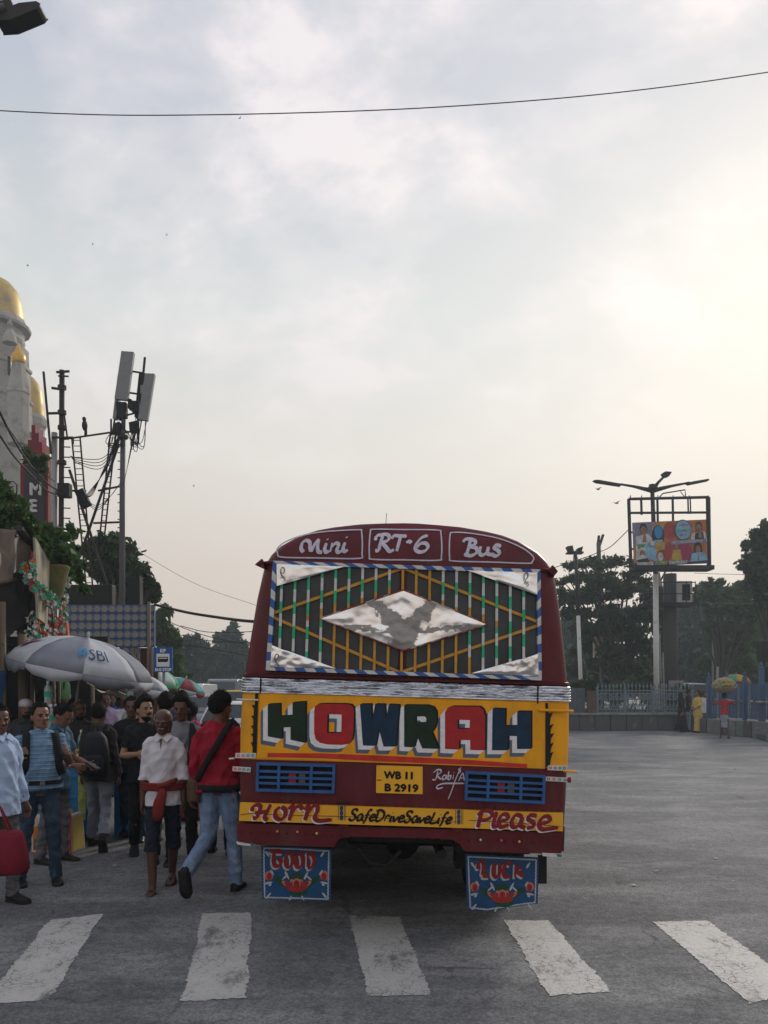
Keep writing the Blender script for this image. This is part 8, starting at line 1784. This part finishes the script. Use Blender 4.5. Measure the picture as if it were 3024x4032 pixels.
ctree('dark tree leaning in at the right edge of the picture', 34, [(1640, 1160, 0, 26), (1662, 1180, 0, 38), (1640, 1205, 0, 34), (1668, 1235, 0, 40), (1630, 1235, 1, 22), (1610, 1180, 0, 10), (1604, 1218, 0, 10), (1650, 1262, 0, 30), (1655, 1140, 0, 16)], 11000, .135, leaf_d, 53, .2, None, .2, basex=1690)
ctree('feathery pale tree right of the billboard with loose twig ends', 42, [(1555, 1258, 0, 12), (1532, 1262, 0, 10), (1540, 1280, 0, 24), (1580, 1282, 0, 26), (1615, 1275, 0, 26), (1560, 1310, 0, 32), (1605, 1315, 0, 36), (1520, 1300, 0, 22), (1650, 1300, 0, 36), (1520, 1262, 0, 6), (1500, 1272, 0, 6), (1560, 1360, 2, 36), (1610, 1370, 2, 40), (1580, 1410, 2, 34), (1530, 1345, 2, 26), (1540, 1440, 3, 30), (1620, 1440, 3, 36)], 20000, .12, leaf_m, 54, .18, None, .1)
G2 = 'hazy trees filling the background of the square'
for i, (x, y, rr, dd, lab) in enumerate(((1500, 1345, 46, 56, 'hazy tree directly behind the control box'), (1570, 1350, 50, 58, 'hazy round tree behind the thin pale pole'), (1640, 1350, 52, 55, 'hazy tree low at the right edge behind the blue fence'), (1460, 1350, 44, 60, 'hazy tree behind the billboard column'), (1540, 1410, 54, 52, 'broad hazy tree above the porter'), (1610, 1420, 54, 54, 'broad hazy tree above the colourful umbrella'), (1480, 1440, 50, 54, 'dark hazy tree above the ornate railing'), (1700, 1400, 60, 56, 'hazy tree just cut by the right edge'), (1240, 1380, 46, 62, 'hazy tree beside the bus flank'), (1225, 1450, 46, 60, 'low hazy tree behind the sheet fence'), (1432, 1300, 34, 58, 'hazy tree showing between the street light and the billboard column'), (1535, 1298, 34, 62, 'hazy crown rising behind the feathery pale tree'), (1600, 1292, 36, 62, 'hazy crown between the feathery tree and the dark leaning tree'))):
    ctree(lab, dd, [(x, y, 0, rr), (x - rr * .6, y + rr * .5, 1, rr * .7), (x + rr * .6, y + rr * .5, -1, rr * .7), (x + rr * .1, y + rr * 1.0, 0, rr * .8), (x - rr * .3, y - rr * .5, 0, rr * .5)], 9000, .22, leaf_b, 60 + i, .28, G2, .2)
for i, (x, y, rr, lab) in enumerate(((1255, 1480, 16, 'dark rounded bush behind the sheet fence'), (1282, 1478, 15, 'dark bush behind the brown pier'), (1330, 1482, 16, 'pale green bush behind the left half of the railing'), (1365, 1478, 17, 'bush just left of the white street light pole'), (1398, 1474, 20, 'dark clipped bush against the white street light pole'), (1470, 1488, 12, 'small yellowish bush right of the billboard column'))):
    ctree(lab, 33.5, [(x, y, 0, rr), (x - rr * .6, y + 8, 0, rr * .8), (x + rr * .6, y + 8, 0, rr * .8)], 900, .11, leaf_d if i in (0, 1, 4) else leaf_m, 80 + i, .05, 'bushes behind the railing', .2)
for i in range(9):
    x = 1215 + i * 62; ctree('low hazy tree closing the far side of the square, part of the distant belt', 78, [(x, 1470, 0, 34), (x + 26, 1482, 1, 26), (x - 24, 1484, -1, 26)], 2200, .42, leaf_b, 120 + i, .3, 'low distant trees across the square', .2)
# birds in flight
def bird(x, y, dd, sz, flap, label, ang=0, group=None):
    p = D(x, y, dd); o = empty('flying_bird', p, label, 'bird', group); o.rotation_euler = (0, 0, 0); bm_ = mat('bird_dark', (.025, .020, .018), .7)
    mb = MB(); Mr = Matrix.Rotation(R(ang), 3, 'Y'); mb.ball(p, (sz * .30, sz * .12, sz * .10), 8, 6, rot=Mr); mb.add([p + Mr @ Vector(v) * sz for v in ((-.2, .0, .02), (-.55, -.08, .05), (-.55, .08, .05))], [(0, 1, 2)]); mb.ball(p + Mr @ Vector((.30, 0, .03)) * sz, sz * .085, 6, 5); mb.build('body', bm_, o, smooth=True)
    for s_ in (-1, 1):
        mb = MB(); q = [(.15, s_ * .06, .03), (.10, s_ * .45, .10 + flap * .5), (-.05, s_ * .95, .05 + flap), (-.22, s_ * .5, .06 + flap * .5), (-.18, s_ * .06, .03)]
        mb.add([p + Mr @ (Matrix.Rotation(R(35), 3, 'Z') @ Vector(v)) * sz for v in q], [(0, 1, 2, 3, 4)]); mb.build('wing', bm_, o)
bird(1291, 1057, 33, .24, .35, 'dark bird flying left of the street light, wings raised', 20); bird(1331, 1087, 33, .27, .25, 'dark bird gliding just left of the billboard top', 5)
bird(418, 1050, 45, .16, .3, 'tiny bird far off in the sky left of the bus', 10); bird(518, 256, 45, .16, .3, 'tiny bird just under the long overhead cable'); bird(60, 574, 45, .16, .2, 'tiny bird beside the gold dome'); bird(200, 528, 60, .18, .2, 'tiny bird high above the telecom mast'); bird(360, 508, 60, .18, .2, 'tiny distant bird in the middle left sky')
# ================================================================= HAZE
hz_m = bpy.data.materials.new('haze_air'); hz_m.use_nodes = True; _n = hz_m.node_tree.nodes; _n.clear()
_o = _n.new('ShaderNodeOutputMaterial'); _v = _n.new('ShaderNodeVolumePrincipled'); _v.inputs['Color'].default_value = (.72, .84, .95, 1); _v.inputs['Density'].default_value = .0017; _v.inputs['Anisotropy'].default_value = .35
hz_m.node_tree.links.new(_v.outputs[0], _o.inputs['Volume'])
mb = MB(); mb.mm((-80, -45, -1), (80, 195, 38)); hz = mb.build('haze', hz_m); hz['kind'] = 'stuff'; hz['label'] = 'thin bluish haze over the whole square'
